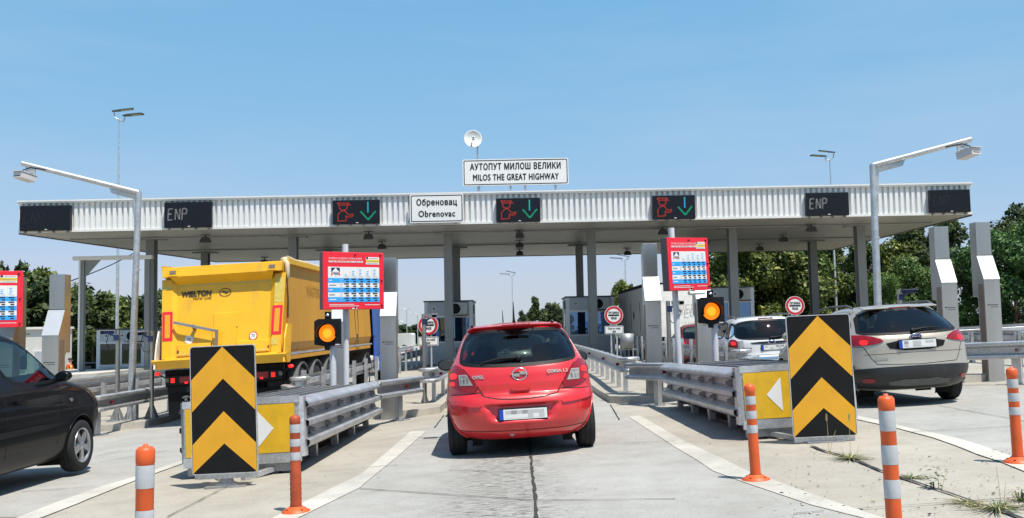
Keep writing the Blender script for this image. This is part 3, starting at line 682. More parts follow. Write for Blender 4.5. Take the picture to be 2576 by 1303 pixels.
# ------------------------------------------------------------------ direction signs and dish on the canopy
def rrect(w, h, r, n=5):
    P = []
    for cx, cy, a in ((w / 2 - r, h / 2 - r, 0), (-w / 2 + r, h / 2 - r, 90), (-w / 2 + r, -h / 2 + r, 180), (w / 2 - r, -h / 2 + r, 270)):
        for k in range(n + 1): t = R(a + 90 * k / n); P.append((cx + r * math.cos(t), cy + r * math.sin(t)))
    return P
def frame_ring(mb, w, h, r, t, y, mt):
    o, i = rrect(w, h, r), rrect(w - 2 * t, h - 2 * t, max(.005, r - t)); n = len(o)
    mb.add([(p[0], y, p[1]) for p in o] + [(p[0], y, p[1]) for p in i], [(k, (k + 1) % n, (k + 1) % n + n, k + n) for k in range(n)], mt)
X_, Z_ = (1, 0, 0), (0, 0, 1)
def text_sign(name, u0, u1, v0, v1, Y, lines, size, label, sx, posts=None, bold=.01):
    c = at((u0 + u1) / 2, (v0 + v1) / 2, Y); w = at(u1, v0, Y).x - at(u0, v0, Y).x; h = at((u0 + u1) / 2, v0, Y).z - at((u0 + u1) / 2, v1, Y).z
    r = empty(name, c); tag(r, label, 'sign')
    mb = MB(); mb.prism(rrect(w, h, .06), 'Y', 0, .04, 'sign_white'); frame_ring(mb, w - .08, h - .08, .05, .035, -.003, 'sign_black'); mb.build('panel', r)
    for (t, z, s, k) in lines: mb = MB(); mb.text(t, (0, -.004, z * h), X_, Z_, s * h, 'sign_black', bold=bold * h, sx=k, space=1.12); mb.build('lettering', r)
    mb = MB()
    if posts:
        for pu in posts: mb = MB(); x = at(pu, v0, Y).x - c.x; mb.b2((x - .04, .045, ZT + .08 - c.z), (x + .04, .12, h / 2 - .05), 'galv'); mb.build('post', r)
    else:
        for x in (-w * .35, w * .35): mb = MB(); mb.b2((x - .04, .042, -h / 2 - .02), (x + .04, .28, h / 2 - .05), 'galv_dull'); mb.build('bracket', r)
    return r
text_sign('place_name_sign', 1031, 1166, 488, 560, YF - .34, [('Обреновац', .20, .30, .80), ('Obrenovac', -.20, .30, .85)], .3, 'white place name sign reading Obrenovac on the canopy fascia', 1, bold=.010)
text_sign('highway_name_sign', 1164, 1430, 399, 466, 36.6, [('АУТОПУТ МИЛОШ ВЕЛИКИ', .20, .33, .70), ('MILOS THE GREAT HIGHWAY', -.20, .33, .66)], .3, 'long white highway name sign standing on the canopy roof', 1, posts=(1204, 1283, 1320, 1396), bold=.010)
c = at(1190, 349, 38); r = empty('dish_antenna', (c.x, 38, ZT + .09)); tag(r, 'round white dish antenna on a thin mast above the canopy', 'antenna')
mb = MB(); dz = c.z - ZT - .09
prof = [(.0, .10)] + [(q, .10 - .11 * (q / .36) ** 2) for q in (.06, .12, .18, .24, .30, .36)] + [(.375, -.012), (.37, .004), (.30, .05), (.18, .10), (0, .125)]
mb.M = Matrix.Translation((0, 0, dz)) @ Matrix.Rotation(R(-9), 4, 'X') @ Matrix.Rotation(R(7), 4, 'Z'); mb.lathe(prof, 'dish_white', 40, axis='Y'); mb.build('reflector', r)
mb2 = MB(); mb2.M = mb.M; mb2.cyl((0, -.19, 0), (0, -.02, 0), .03, .03, 'dish_white', 12); mb2.lathe([(0, -.2), (.055, -.2), (.055, -.16), (.0, -.15)], 'dish_white', 16, axis='Y'); mb2.lathe([(0, -.203), (.028, -.203), (.028, -.198)], 'plastic_black', 12, axis='Y'); mb2.build('feed_horn', r)
mb2 = MB(); mb2.M = mb.M; mb2.cyl((-.11, -.02, -.33), (0, -.17, 0), .012, .012, 'column_grey', 8); mb2.build('feed_arm', r)
mb = MB(); mb.cyl((.17, .12, 0), (.17, .12, dz - .05), .03, .03, 'galv', 10); mb.b2((-.02, .08, dz - .30), (.19, .16, dz - .22), 'lamp_head'); mb.bar((.0, .12, dz), (.17, .12, dz - .25), .05, .05, 'lamp_head'); mb.build('mast', r)

# ------------------------------------------------------------------ toll booths
def booth(x, w=2.15, depth=3.2, y=42.0, label='', mirror=False, gm='booth_glass', H2=2.62):
    z0 = gz(x, y) + .12; H = 2.62; r = empty('toll_booth', (x, y, z0)); r.scale = (1, 1, H2 / H); tag(r, label, 'toll booth', 'toll booths under the canopy')
    mb = MB(); t = .07
    mb.b2((-w / 2, 0, 0), (w / 2, depth, .95), 'booth_grey'); mb.b2((-w / 2, 0, 1.98), (w / 2, depth, H), 'booth_grey')
    for sx in (-1, 1):
        for yy in (0, depth - .12, depth * .5): mb.b2((sx * w / 2 - (.16 if sx > 0 else 0), yy, .95), (sx * w / 2 + (0 if sx > 0 else .16), yy + .12, 1.98), 'booth_frame')
    mb.b2((-.10, 0.0, .95), (.06, .08, 1.98), 'booth_frame'); mb.b2((-w / 2, depth - .06, .95), (w / 2, depth, 1.98), 'booth_grey')
    mb.build('body', r, bevel=.01)
    mb = MB()
    for sx in (-1, 1): mb.b2((sx * w / 2 - (.14 if sx > 0 else .012), -.012, 0), (sx * w / 2 + (.012 if sx > 0 else .14), .0, H), 'booth_frame')
    mb.b2((-w / 2 + .14, -.012, 1.96), (w / 2 - .14, 0, 2.05), 'booth_frame'); mb.b2((-w / 2 + .14, -.012, .90), (w / 2 - .14, 0, .96), 'booth_frame')
    for sx in (-1, 1):
        for k in range(3): mb.b2((sx * (w / 2 + .012), .3 + k * .9, .15), (sx * w / 2, .36 + k * .9, H - .1), 'booth_frame')
        mb.b2((sx * (w / 2 + .01), .4, 2.12), (sx * w / 2, 1.2, 2.5), 'dark_gap'); mb.b2((sx * (w / 2 + .01), 1.35, 2.12), (sx * w / 2, 2.1, 2.5), 'dark_gap')
    mb.build('frame', r)
    mb = MB(); mb.b2((-w / 2 - .05, -.06, H), (w / 2 + .05, depth + .05, H + .06), 'lamp_head'); mb.build('roof', r, bevel=.01)
    for x0, x1 in ((-w / 2 + .16, -.10), (.06, w / 2 - .16)):
        mb = MB(); mb.b2((x0, .03, .96), (x1, .045, 1.97), gm); mb.build('window', r)
    for sx in (-1, 1):
        mb = MB(); mb.b2((sx * (w / 2 - .03), .12, .96), (sx * (w / 2 - .045), depth - .15, 1.97), 'booth_glass'); mb.build('window', r)
    mb = MB(); mb.b2((-w / 2 + .1, .5, .7), (w / 2 - .1, 1.1, .95), 'interior')
    for k in range(7): xx = -w / 2 + .35 + k * .06; mb.b2((xx, .30 + (k % 2) * .04, .9), (xx + .05, .33 + (k % 2) * .04, 1.97), 'curtain')
    mb.build('curtain', r)
    # air conditioner outdoor unit on the front
    ax = w / 2 - .62 if not mirror else w / 2 - .35
    mb = MB(); mb.b2((ax - .40, -.30, 2.07), (ax + .40, -.04, 2.56), 'ac_white'); mb.b2((ax + .17, -.308, 2.10), (ax + .19, -.3, 2.53), 'booth_grey'); mb.b2((ax + .24, -.306, 2.46), (ax + .37, -.3, 2.485), 'booth_grey')
    ac = mb.build('air_conditioner', r, bevel=.012)
    mb = MB(); mb.lathe([(0, -.310), (.20, -.310), (.215, -.302)], 'plastic_black', 28, c=(ax - .12, 0, 2.32), axis='Y')
    for q in (.06, .11, .16, .205): mb.lathe([(q, -.318), (q + .012, -.320), (q + .012, -.312)], 'chassis', 28, c=(ax - .12, 0, 2.32), axis='Y')
    mb.build('fan_grille', ac)
    mb = MB(); mb.b2((ax - .45, -.32, 2.03), (ax + .45, -.02, 2.06), 'dark_gap'); mb.build('ac_bracket', r)
    for lx in (-w / 2 + .42, -w / 2 + .42 + .72):
        mb = MB(); mb.b2((lx - .09, -.03, 2.26), (lx + .09, -.012, 2.44), 'booth_frame'); mb.lathe([(0, -.06), (.05, -.055), (.06, -.03)], 'dark_gap', 14, c=(lx, 0, 2.35), axis='Y'); mb.lathe([(0, -.063), (.025, -.061)], 'lamp_white', 12, c=(lx, 0, 2.35), axis='Y'); mb.build('lamp', r)
    mb = MB(); mb.b2((-w / 2 + .3, -.02, 2.10), (-w / 2 + 1.35, -.013, 2.54), 'booth_grey'); mb.build('panel', r)
    return r
booth(at(1128, 760, 42).x, gm='booth_glass_blue', H2=2.8, label='grey toll booth directly left of the red hatchback, air conditioner on its front')
booth(at(1484, 745, 42).x, label='grey toll booth beside the white lorry, sky mirrored in its blue windows', gm='booth_glass_blue')
booth(at(1835, 725, 42).x, H2=2.66, label='grey toll booth half hidden behind an amber light, in front of the dark trees', gm='booth_glass_blue')
booth(at(304, 830, 42).x, H2=2.45, label='grey toll booth with dark curtained windows behind the camera mast, farthest to the side', mirror=True)

# ------------------------------------------------------------------ lane furniture: steel terminal pillars
def pillar():
    r = empty('terminal_pillar'); w = .29
    mb = MB(); mb.prism([(-.36, 0), (-.36, 1.78), (-.14, 2.20), (-.14, 2.205), (-.05, 2.205), (-.05, 1.52), (-.11, 1.42), (-.11, 0)], 'X', -w / 2, w / 2, 'steel'); mb.build('cabinet', r, bevel=.006)
    mb = MB(); mb.b2((-w / 2 + .008, -.145, 2.21), (w / 2 - .008, -.048, 2.80), 'steel'); mb.b2((-w / 2 + .008, -.048, 1.48), (w / 2 - .008, .10, 2.80), 'steel'); mb.build('rear_column', r, bevel=.006)
    mb = MB(); a, b = Vector((0, -.366, 1.775)), Vector((0, -.146, 2.195)); n = Vector((0, -.42, .20)).normalized() * .006
    P = [(sx * (w / 2 + .004), p.y + n.y * k, p.z + n.z * k) for k in (0, 1) for p in (a, b) for sx in (-1, 1)]
    mb.add(P, [(4, 5, 7, 6), (0, 1, 5, 4), (2, 6, 7, 3), (0, 4, 6, 2), (1, 3, 7, 5)], 'steel_panel'); mb.build('slanted_panel', r)
    for sx in (-1, 1): mb = MB(); mb.b2((sx * (w / 2 + .002), -.32, .15), (sx * w / 2, -.14, 1.7), 'brown_steel'); mb.build('side_door', r)
    mb = MB(); mb.b2((-.07, -.3635, 1.325), (.09, -.360, 1.335), 'chassis'); mb.b2((-.05, -.3635, 1.29), (.09, -.360, 1.298), 'chassis'); mb.lathe([(0, -.3645), (.013, -.3635)], 'chassis', 10, c=(-.09, 0, 1.33), axis='Y'); mb.build('nameplate', r)
    mb = MB(); mb.b2((-w / 2 - .06, -.42, 0), (w / 2 + .06, .14, .012), 'galv_dull'); mb.build('base_plate', r); return r
pil0 = None
for x, y, lb in ((at(978, 1000, 17.1).x, 17.45, 'steel terminal pillar beside the red price board, next to the red car lane'), (at(1650, 1000, 17.4).x, 17.75, 'steel terminal pillar in front of the white lorry tail'),
                 (at(1774, 900, 18.2).x, 18.5, 'steel terminal pillar behind the lit amber light, beside the white estate'), (at(853, 850, 18.5).x, 18.8, 'steel terminal pillar mostly hidden behind the red price board and amber light, beside the tipper'),
                 (at(127, 850, 16.4).x, 16.75, 'steel terminal pillar behind the black car roof, white container beside it'), (at(12, 850, 16.4).x, 16.75, 'steel terminal pillar behind the cut off red price board'),
                 (at(2392, 800, 17.6).x, 17.95, 'steel terminal pillar right behind the champagne estate'), (at(2505, 900, 17.2).x, 17.55, 'outermost steel terminal pillar, standing free in front of the trees')):
    loc = (x, y, gz(x, y))
    if pil0 is None: pil0 = pillar(); pil0.location = loc; pil0.scale = (1, 1, 1.06); tag(pil0, lb, 'terminal pillar', 'steel toll terminal pillars')
    else: copy_thing(pil0, loc, lb)

# ------------------------------------------------------------------ red toll price boards
def price_board(px, py, Y, label, lean=0.0, W_=1.10, H_=.98, pole_top=.16, pole_off=-.1, yaw=R(30), light=False):
    c = at(px, py, Y); g = gz(c.x, Y); r = empty('toll_price_board', (c.x, Y, g), 0, 0, lean); tag(r, label, 'price board', 'red toll price boards'); zc = c.z - g
    T = Matrix.Translation((0, 0, zc)) @ Matrix.Rotation(yaw, 4, 'Z'); w, h = W_, H_
    mb = MB(); mb.M = T; mb.b2((-w / 2, -.10, -h / 2), (w / 2, .06, h / 2), 'fender_grey'); mb.build('cabinet', r, bevel=.008)
    mb = MB(); mb.M = T; mb.b2((-w / 2, -.125, -h / 2), (w / 2, -.10, h / 2), 'board_red'); mb.build('door', r, bevel=.006)
    y = -.128; mb = MB(); mb.M = T
    F = lambda x, z: (x * w, z * h)
    def q(x0, z0, x1, z1, mt, k=0): a, b = F(x0, z0), F(x1, z1); mb.quad((a[0], y - .0012 * k, a[1]), (b[0], y - .0012 * k, a[1]), (b[0], y - .0012 * k, b[1]), (a[0], y - .0012 * k, b[1]), mt)
    q(-.42, -.37, .42, .24, 'sign_white')
    for i in range(5):
        z1 = .045 - i * .083; 
        if i % 2 == 0: q(-.42, z1 - .083, .42, z1, 'board_blue', 1)
        q(-.40, z1 - .05, -.40 + (.04, .11, .05, .09, .11)[i], z1 - .033, 'sign_white' if i % 2 == 0 else 'plate_g1', 2); q(-.225, z1 - .03, -.185, z1 - .02, 'plate_g2', 2); q(-.225, z1 - .065, -.195, z1 - .055, 'plate_g2', 2)
        for k in range(5): x0 = -.16 + k * .118; q(x0, z1 - .030, x0 + .075, z1 - .008, 'sign_black', 2); q(x0 + .027, z1 - .070, x0 + .075, z1 - .048, 'sign_black', 2)
    for k in range(5):
        x0 = -.165 + k * .118; q(x0 - .012, .05, x0 - .010, .235, 'plate_g2', 1)
        for j in range((1, 3, 4, 3, 4)[k]): q(x0 + .01 + .004 * ((j * 7) % 3), .095 + j * .03, x0 + .045 + .012 * ((j + k) % 2), .108 + j * .03, 'board_blue', 1)
        q(x0, .075, x0 + .09, .080, 'plate_g2', 1); q(x0 + .02, .058, x0 + .08, .063, 'plate_g2', 1)
    q(-.37, .145, -.23, .225, 'board_navy', 1); a = F(-.362, .147); b = F(-.238, .147); t = F(-.30, .223); mb.add([(a[0], y - .004, a[1]), (b[0], y - .004, b[1]), (t[0], y - .004, t[1])], [(0, 1, 2)], 'sign_white')
    q(-.37, .085, -.35, .135, 'board_red', 1); q(-.25, .085, -.23, .135, 'board_red', 1); q(-.345, .12, -.25, .132, 'board_navy', 1); q(-.325, .10, -.255, .110, 'board_navy', 1); q(-.31, .065, -.28, .070, 'plate_g1', 1)
    q(.20, .29, .42, .42, 'sign_white'); q(.20, .325, .42, .375, 'board_yellow', 1); q(.22, .345, .40, .353, 'plate_g1', 2); q(.205, .385, .235, .42, 'board_navy', 2); q(.25, .395, .40, .402, 'plate_g1', 2); q(.22, .305, .40, .311, 'plate_g1', 2)
    for x0, x1, z in ((-.40, .0, -.42), (-.40, .08, -.447), (.18, .42, -.428)): q(x0, z, x1, z + .010, 'sign_white')
    q(-.03, -.495, .05, -.475, 'sign_white')
    mb.text('ПУТАРИНА ЗА ДОМАЋА И СТРАНА ВОЗИЛА', (-.41 * w, y, .385 * h), X_, Z_, .044, 'sign_white', 'LEFT', sx=.62, bold=0); mb.text('ROAD TOLL FOR LOCAL AND FOREIGN VEHICLES', (-.41 * w, y, .33 * h), X_, Z_, .044, 'sign_white', 'LEFT', sx=.62, bold=.002)
    mb.build('price_table', r)
    for x, z in ((.02, .45), (.44, .45), (.46, .0), (.46, -.44), (.02, -.47)):
        k = MB(); k.M = T; k.b2((x * w - .012, -.14, z * h - .012), (x * w + .012, -.125, z * h + .012), 'chassis'); k.build('latch', r)
    mb = MB(); o = Matrix.Rotation(yaw, 3, 'Z') @ Vector((pole_off, .13, 0)); mb.cyl((o.x, o.y, 0), (o.x, o.y, zc + h / 2 + pole_top), .052, .052, 'post_white', 20); mb.build('pole', r)
    if light:
        mb = MB(); mb.M = T; mb.cyl((-.02 * w, -.10, -h / 2 - .05), (.36 * w, -.10, -h / 2 - .05), .035, .035, 'lamp_white', 12); mb.build('lamp_tube', r)
    return r
price_board(884, 707, 16.1, 'red toll price board beside the tipper, amber light at its pole', 0, pole_off=-.06)
price_board(1731, 665, 16.5, 'red toll price board on a leaning pole in front of the white lorry', R(-1.6), pole_off=-.14, pole_top=.2, light=True, H_=.93, W_=.93)
price_board(-40, 753, 16.1, 'red toll price board at the picture edge above the black car', 0, W_=1.18)

# ------------------------------------------------------------------ amber lights
def amber(px, py, Y, label, foot_px):
    c = at(px, py, Y); g = gz(c.x, Y); r = empty('amber_light', (c.x, Y, g)); tag(r, label, 'warning light', 'lit amber warning lights'); z = c.z - g
    P = [(-.225, -.19), (-.225, .20), (-.16, .24), (.225, .24), (.225, -.19), (.03, -.22), (.03, -.28), (-.05, -.28), (-.05, -.22)]
    mb = MB(); mb.prism([(a, b + z) for a, b in P], 'Y', .0, .05, 'plastic_black'); mb.b2((-.16, .05, z - .17), (.16, .2, z + .17), 'plastic_black'); mb.build('backboard', r, bevel=.006)
    mb = MB(); mb.M = Matrix.Translation((0, 0, z)); mb.lathe([(0, -.03), (.07, -.025), (.115, -.012), (.145, .0)], 'amber_lit', 32, axis='Y'); mb.lathe([(0, -.034), (.045, -.032), (.075, -.0265)], 'amber_core', 24, axis='Y'); mb.build('lens', r)
    mb = MB(); mb.M = Matrix.Translation((0, 0, z)); mb.lathe([(.152, .0), (.165, -.02), (.16, -.20)], 'plastic_black', 28, axis='Y', a0=R(-20), a1=R(200)); mb.lathe([(.146, .002), (.16, -.015), (.165, 0)], 'plastic_black', 32, axis='Y'); mb.build('visor', r)
    mb = MB(); mb.b2((-.05, .02, z + .22), (.05, .10, z + .36), 'plastic_black'); mb.lathe([(.0, -.01), (.03, 0), (.03, .02)], 'chrome', 14, c=(0, .0, z + .30), axis='Y'); mb.build('clamp', r)
    mb = MB(); mb.cyl((.07, .10, 0), (.07, .10, z - .20), .055, .055, 'post_white', 20); mb.cyl((.07, .10, z - .20), (.07, .10, z - .05), .028, .028, 'post_white', 14); mb.build('post', r)
    mb = MB(); mb.b2((.13, -.008, z - .20), (.20, .0, z - .185), 'sign_white'); mb.build('sticker', r); return r
amber(824, 838, 15.7, 'lit amber light on a white post, in front of the yellow tipper side', 0)
amber(1789, 783, 15.9, 'lit amber light on a white post in front of the white estate', 0)

# ------------------------------------------------------------------ round toll signs
def round_sign(px, py, Y, label, post2=True):
    c = at(px, py, Y); g = gz(c.x, Y) + .13; r = empty('toll_stop_sign', (c.x, Y, g)); tag(r, label, 'road sign', 'round red ringed toll signs'); z = c.z - g
    mb = MB(); mb.M = Matrix.Translation((0, 0, z)); mb.lathe([(0, .015), (.30, .015), (.30, .0), (0, .0)], 'sign_white', 40, axis='Y', smooth=False); mb.lathe([(.215, -.003), (.287, -.003)], 'sign_red', 40, axis='Y'); mb.b2((-.175, -.004, -.025), (.175, -.002, .025), 'sign_black'); mb.build('disc', r)
    mb = MB(); mb.text('ПУТАРИНА', (0, -.004, z + .075), X_, Z_, .098, 'sign_black', sx=.62, bold=.003); mb.build('lettering', r)
    mb = MB(); mb.text('PEAGE', (0, -.004, z - .095), X_, Z_, .105, 'sign_black', sx=.60, bold=.003); mb.build('lettering', r)
    mb = MB(); mb.M = Matrix.Translation((0, 0, z - .47)); mb.prism(rrect(.60, .26, .03), 'Y', 0, .015, 'sign_white'); frame_ring(mb, .57, .23, .025, .012, -.003, 'sign_black'); pl = mb.build('supplementary_plate', r)
    mb = MB(); mb.text('Osim za vozila', (0, -.004, z - .425), X_, Z_, .088, 'sign_black', sx=.78, bold=.002); mb.build('lettering', pl)
    mb = MB(); mb.text('ENP', (0, -.004, z - .53), X_, Z_, .092, 'sign_black', sx=.7, bold=.002); mb.build('lettering', pl)
    for x in (-.10, .08):
        mb = MB(); mb.cyl((x, .045, 0), (x, .045, z + .15), .028, .028, 'galv_light', 12); mb.build('post', r)
    return r
round_sign(1077, 818, 27.5, 'round toll sign with red ring partly behind a camera post, left of the red car')
round_sign(1544, 793, 30, 'round white toll sign with red ring in front of the white lorry')
round_sign(2000, 769, 29.5, 'round white toll sign with red ring above the chevron board, before the trees')

# ------------------------------------------------------------------ camera posts and camera masts
def camera_post(px, ptop, Y, label, side=1, white=False, plinth=0.0, yaw=28):
    c = at(px, ptop, Y); g = gz(c.x, Y) + plinth; r = empty('camera_post', (c.x, Y, g)); tag(r, label, 'camera post', 'small camera posts beside the lanes'); h = c.z - g
    mb = MB(); mb.cyl((0, 0, 0), (0, 0, h), .045, .045, 'steel', 16); mb.build('post', r)
    mb = MB(); mb.b2((-.16, -.16, 0), (.16, .16, .015), 'galv_dull')
    for a in range(4): mb.M = Matrix.Rotation(R(45 + 90 * a), 4, 'Z'); mb.add([(.04, -.006, .015), (.16, -.006, .015), (.04, -.006, .30), (.04, .006, .015), (.16, .006, .015), (.04, .006, .30)], [(0, 1, 2), (5, 4, 3), (1, 4, 5, 2), (0, 2, 5, 3)], 'galv_dull')
    mb.build('foot', r)
    mb = MB(); mb.M = Matrix.Translation((0, 0, h - .10)); mb.bar((0, 0, -.06), (side * .14, -.10, .02), .03, .03, 'housing_blue'); mb.b2((side * .02 - .05, -.055, -.12), (side * .02 + .05, .055, .0), 'housing_blue'); mb.build('bracket', r)
    mb = MB(); mb.M = Matrix.Translation((side * .17, -.10, h - .045)) @ Matrix.Rotation(R(yaw) * side, 4, 'Z') @ Matrix.Scale(.68, 4); mb.b2((-.09, -.20, -.055), (.09, .16, .05), 'housing_white' if white else 'housing_blue'); mb.b2((-.10, -.24, .05), (.10, .17, .062), 'housing_white'); mb.b2((-.075, -.203, -.04), (.075, -.2, .035), 'plastic_black'); mb.build('camera', r, bevel=.01)
    mb = MB(); mb.tube([(side * .2, 0, h - .10), (side * .24, .0, h - .25), (side * .18, 0, h - .42), (side * .07, 0, h - .44), (side * .04, 0, h - .38)], .008, 'plastic_black', 6); mb.build('cable', r); return r
camera_post(1066, 790, 19.2, 'steel camera post in front of the round toll sign beside the red car', 1, True)
camera_post(297, 830, 19.6, 'steel post with dark blue camera left of the tall camera mast', -1, plinth=.13)
camera_post(383, 833, 19.7, 'steel post with small camera at the tipper tail', -1, plinth=.13, yaw=-8)
camera_post(1680, 757, 18.6, 'steel camera post with looping cable before the white lorry', 1, True)
camera_post(2262, 728, 19.0, 'short camera post with blue camera beyond the champagne estate roof', 1)
def camera_mast(base_u, base_v, top_u, top_v, end_u, end_v, Y, label):
    t = at(top_u, top_v, Y); e = at(end_u, end_v, Y - .4); g = gz(t.x, Y); r = empty('camera_mast', (t.x, Y, g)); tag(r, label, 'camera mast', 'tall camera masts with a slanting arm')
    h = t.z - g; ed = e - Vector((t.x, Y, g)); s = 1 if ed.x > 0 else -1; bx = at(base_u, base_v, Y).x - t.x
    mb = MB(); mb.tube([(bx, 0, 0), (bx * .5, 0, h * .5), (0, 0, h)], [.078, .070, .062], 'galv', 20); mb.lathe([(.085, 0), (.085, .02)], 'galv_light', 20, c=(bx * .25, 0, h * .66)); mb.build('pole', r)
    mb = MB(); mb.tube([(0, 0, h - .02), ed], [.058, .052], 'galv', 18); mb.build('arm', r)
    mb = MB(); d = ed - Vector((0, 0, h)); d.normalize()
    P = [Vector((s * .05, 0, h - .62)), Vector((s * .10, 0, h - .58)), Vector((s * .11, 0, h - .16)), Vector((s * .55, 0, h - .16)) + Vector((0, d.y * .5, d.z * .5)), Vector((s * .60, 0, h - .05)) + Vector((0, d.y * .5, d.z * .5)), Vector((0.02 * s, 0, h))]
    mb.add([p + Vector((0, .012, 0)) for p in P] + [p + Vector((0, -.012, 0)) for p in P], [tuple(range(6)), tuple(reversed(range(6, 12)))] + [(i, (i + 1) % 6, (i + 1) % 6 + 6, i + 6) for i in range(6)], 'galv'); mb.build('gusset', r)
    mb = MB(); o = ed - d * .18; mb.M = Matrix.Translation(o); mb.b2((-.10, -.02, -.26), (.10, .02, .0), 'galv_light'); mb.b2((-.06, -.12, -.30), (.06, .05, -.18), 'lamp_head'); mb.build('bracket', r)
    mb = MB(); mb.M = Matrix.Translation(o + Vector((s * .02, -.16, -.27))) @ Matrix.Rotation(R(20) * s, 4, 'Z') @ Matrix.Rotation(R(-8), 4, 'X') @ Matrix.Scale(.80, 4); mb.b2((-.14, -.26, -.09), (.14, .22, .07), 'housing_white'); mb.b2((-.155, -.31, .07), (.155, .24, .085), 'housing_white'); mb.b2((-.11, -.266, -.05), (.11, -.26, -.03), 'lamp_head'); mb.b2((-.12, -.27, .02), (.12, -.262, .05), 'housing_white'); mb.build('camera', r, bevel=.014)
    mb = MB(); a = o + Vector((-s * .35, 0, -.02 - d.z * .0)); mb.tube([a + Vector((0, -.05, -.09)), o + Vector((-s * .05, -.1, -.06)), o + Vector((s * .08, -.15, -.12)), o + Vector((s * .10, -.12, -.26))], .012, 'plastic_black', 6); mb.build('cable', r)
    mb = MB(); mb.b2((bx - .2, -.2, 0), (bx + .2, .2, .02), 'galv_dull')
    for q in range(4): mb.M = Matrix.Translation((bx, 0, 0)) @ Matrix.Rotation(R(90 * q), 4, 'Z'); mb.add([(.06, -.006, .02), (.2, -.006, .02), (.06, -.006, .32), (.06, .006, .02), (.2, .006, .02), (.06, .006, .32)], [(0, 1, 2), (5, 4, 3), (1, 4, 5, 2), (0, 2, 5, 3)], 'galv_dull')
    mb.build('foot', r); return r
camera_mast(328, 1040, 349, 482, 55, 411, 20.0, 'galvanised camera mast with arm over the black car lane, beside the tipper')
camera_mast(2216, 960, 2195, 414, 2444, 350, 18.4, 'galvanised camera mast with arm rising from behind the champagne estate')

# ------------------------------------------------------------------ street lamps
def lamp_double(u, vtop, Y, label, name='street_lamp', flip=1, single=False, s=1.0):
    t = at(u, vtop, Y); g = gz(t.x, Y) - .03; r = empty(name, (t.x, Y, g)); tag(r, label, 'street lamp', 'tall street lamps'); h = t.z - g
    mb = MB(); mb.tube([(0, 0, 0), (0, 0, h * .45), (0, 0, h * .46), (0, 0, h - .3)], [.12 * s, .095 * s, .075 * s, .05 * s], 'galv_light', 14); mb.build('pole', r)
    mb = MB(); mb.tube([(-flip * .35 * s, 0, h + .05), (-flip * .3 * s, 0, h - .22), (0, 0, h - .35), (flip * .3 * s, 0, h - .45), (flip * .38 * s, 0, h - .2)], .045 * s, 'galv_light', 8); mb.build('arm', r)
    for (ox, oz, yaw, tilt) in (((-flip * .35, .10, R(-62) * flip, R(12)), (flip * .38, -.15, R(-92) * flip, R(4))) if not single else ((flip * .38, -.15, R(-92) * flip, R(4)),)):
        mb = MB(); mb.M = Matrix.Translation((ox * s, 0, h + oz)) @ Matrix.Rotation(yaw, 4, 'Z') @ Matrix.Rotation(tilt, 4, 'X') @ Matrix.Scale(s, 4)
        mb.prism([(-.13, -.12), (.13, -.12), (.27, .35), (.27, 1.15), (.20, 1.25), (-.20, 1.25), (-.27, 1.15), (-.27, .35)], 'Z', 0, .07, 'lamp_head'); hd = mb.build('lamp_head', r, bevel=.02)
        k = MB(); k.M = mb.M; k.quad((-.2, .45, -.004), (.2, .45, -.004), (.2, 1.1, -.004), (-.2, 1.1, -.004), 'lamp_glass'); k.build('lens', hd)
    return r
lamp_double(300, 285, 48, 'tall twin headed street lamp rising behind the canopy, left of the tipper', s=.78)
lamp_double(2087, 388, 62, 'tall twin headed street lamp rising behind the canopy, in front of the trees', flip=-1, s=.8)
lamp_double(1288, 688, 160, 'thin distant twin headed lamp over the red car roof', flip=-1, s=1.3)
lamp_double(1572, 648, 130, 'thin distant twin headed lamp above the white lorry', flip=-1, s=1.3)
lamp_double(255, 748, 105, 'small distant street lamp before the trees, left of the camera mast', single=True)
def curved_lamp(u, vtop, Y, label, double=True):
    t = at(u, vtop, Y); g = gz(t.x, Y) - .03; r = empty('street_lamp', (t.x, Y, g)); tag(r, label, 'street lamp', 'distant highway lamps'); h = t.z - g; s = Y / 200
    mb = MB(); mb.tube([(0, 0, 0), (0, 0, h - .3)], [.10 * s, .07 * s], 'galv_light', 8); mb.build('pole', r)
    for k in ((-1, 1) if double else (-1,)):
        mb = MB(); mb.tube([(0, 0, h - .3), (k * .5 * s, 0, h), (k * 1.2 * s, 0, h + .12 * s)], .05 * s, 'galv_light', 6); mb.b2((k * 1.2 * s - .5 * s, -.15, h + .08 * s), (k * 1.2 * s + .5 * s, .15, h + .24 * s), 'lamp_white'); mb.build('lamp_head', r)
curved_lamp(1023, 777, 240, 'distant curved double arm lamp beside the terminal pillar, left of the round sign')
curved_lamp(1050, 788, 240, 'distant single arm lamp just left of the round toll sign', False)
curved_lamp(1014, 807, 260, 'small distant lamp close beside the curved double arm lamp', False)

# ------------------------------------------------------------------ guardrails
WP = [(0, .750), (.012, .747), (.076, .737), (.083, .727), (.083, .690), (.076, .678), (.012, .655), (0, .645), (0, .545), (.012, .535), (.076, .512), (.083, .50), (.083, .463), (.076, .453), (.012, .443), (0, .440)]
WPC = WP + [(o - .006, h) for o, h in reversed(WP)]
def post_mb(x, y, z0, h, sgn, rz=0.0):
    mb = MB(); mb.M = Matrix.Translation((x, y, z0)) @ Matrix.Rotation(rz, 4, 'Z')
    mb.b2((-.006, -.075, 0), (.0, .075, h), 'galv_light'); mb.b2((-sgn * .0, -.075, 0), (-sgn * .07, -.069, h), 'galv'); mb.b2((-sgn * .0, .069, 0), (-sgn * .07, .075, h), 'galv')
    mb.b2((-.12, -.14, 0), (.12, .14, .014), 'galv_dull'); 
    for a in (-.09, .09):
        for b in (-.10, .10): mb.cyl((a, b, .014), (a, b, .035), .014, .014, 'galv_dull', 6)
    return mb
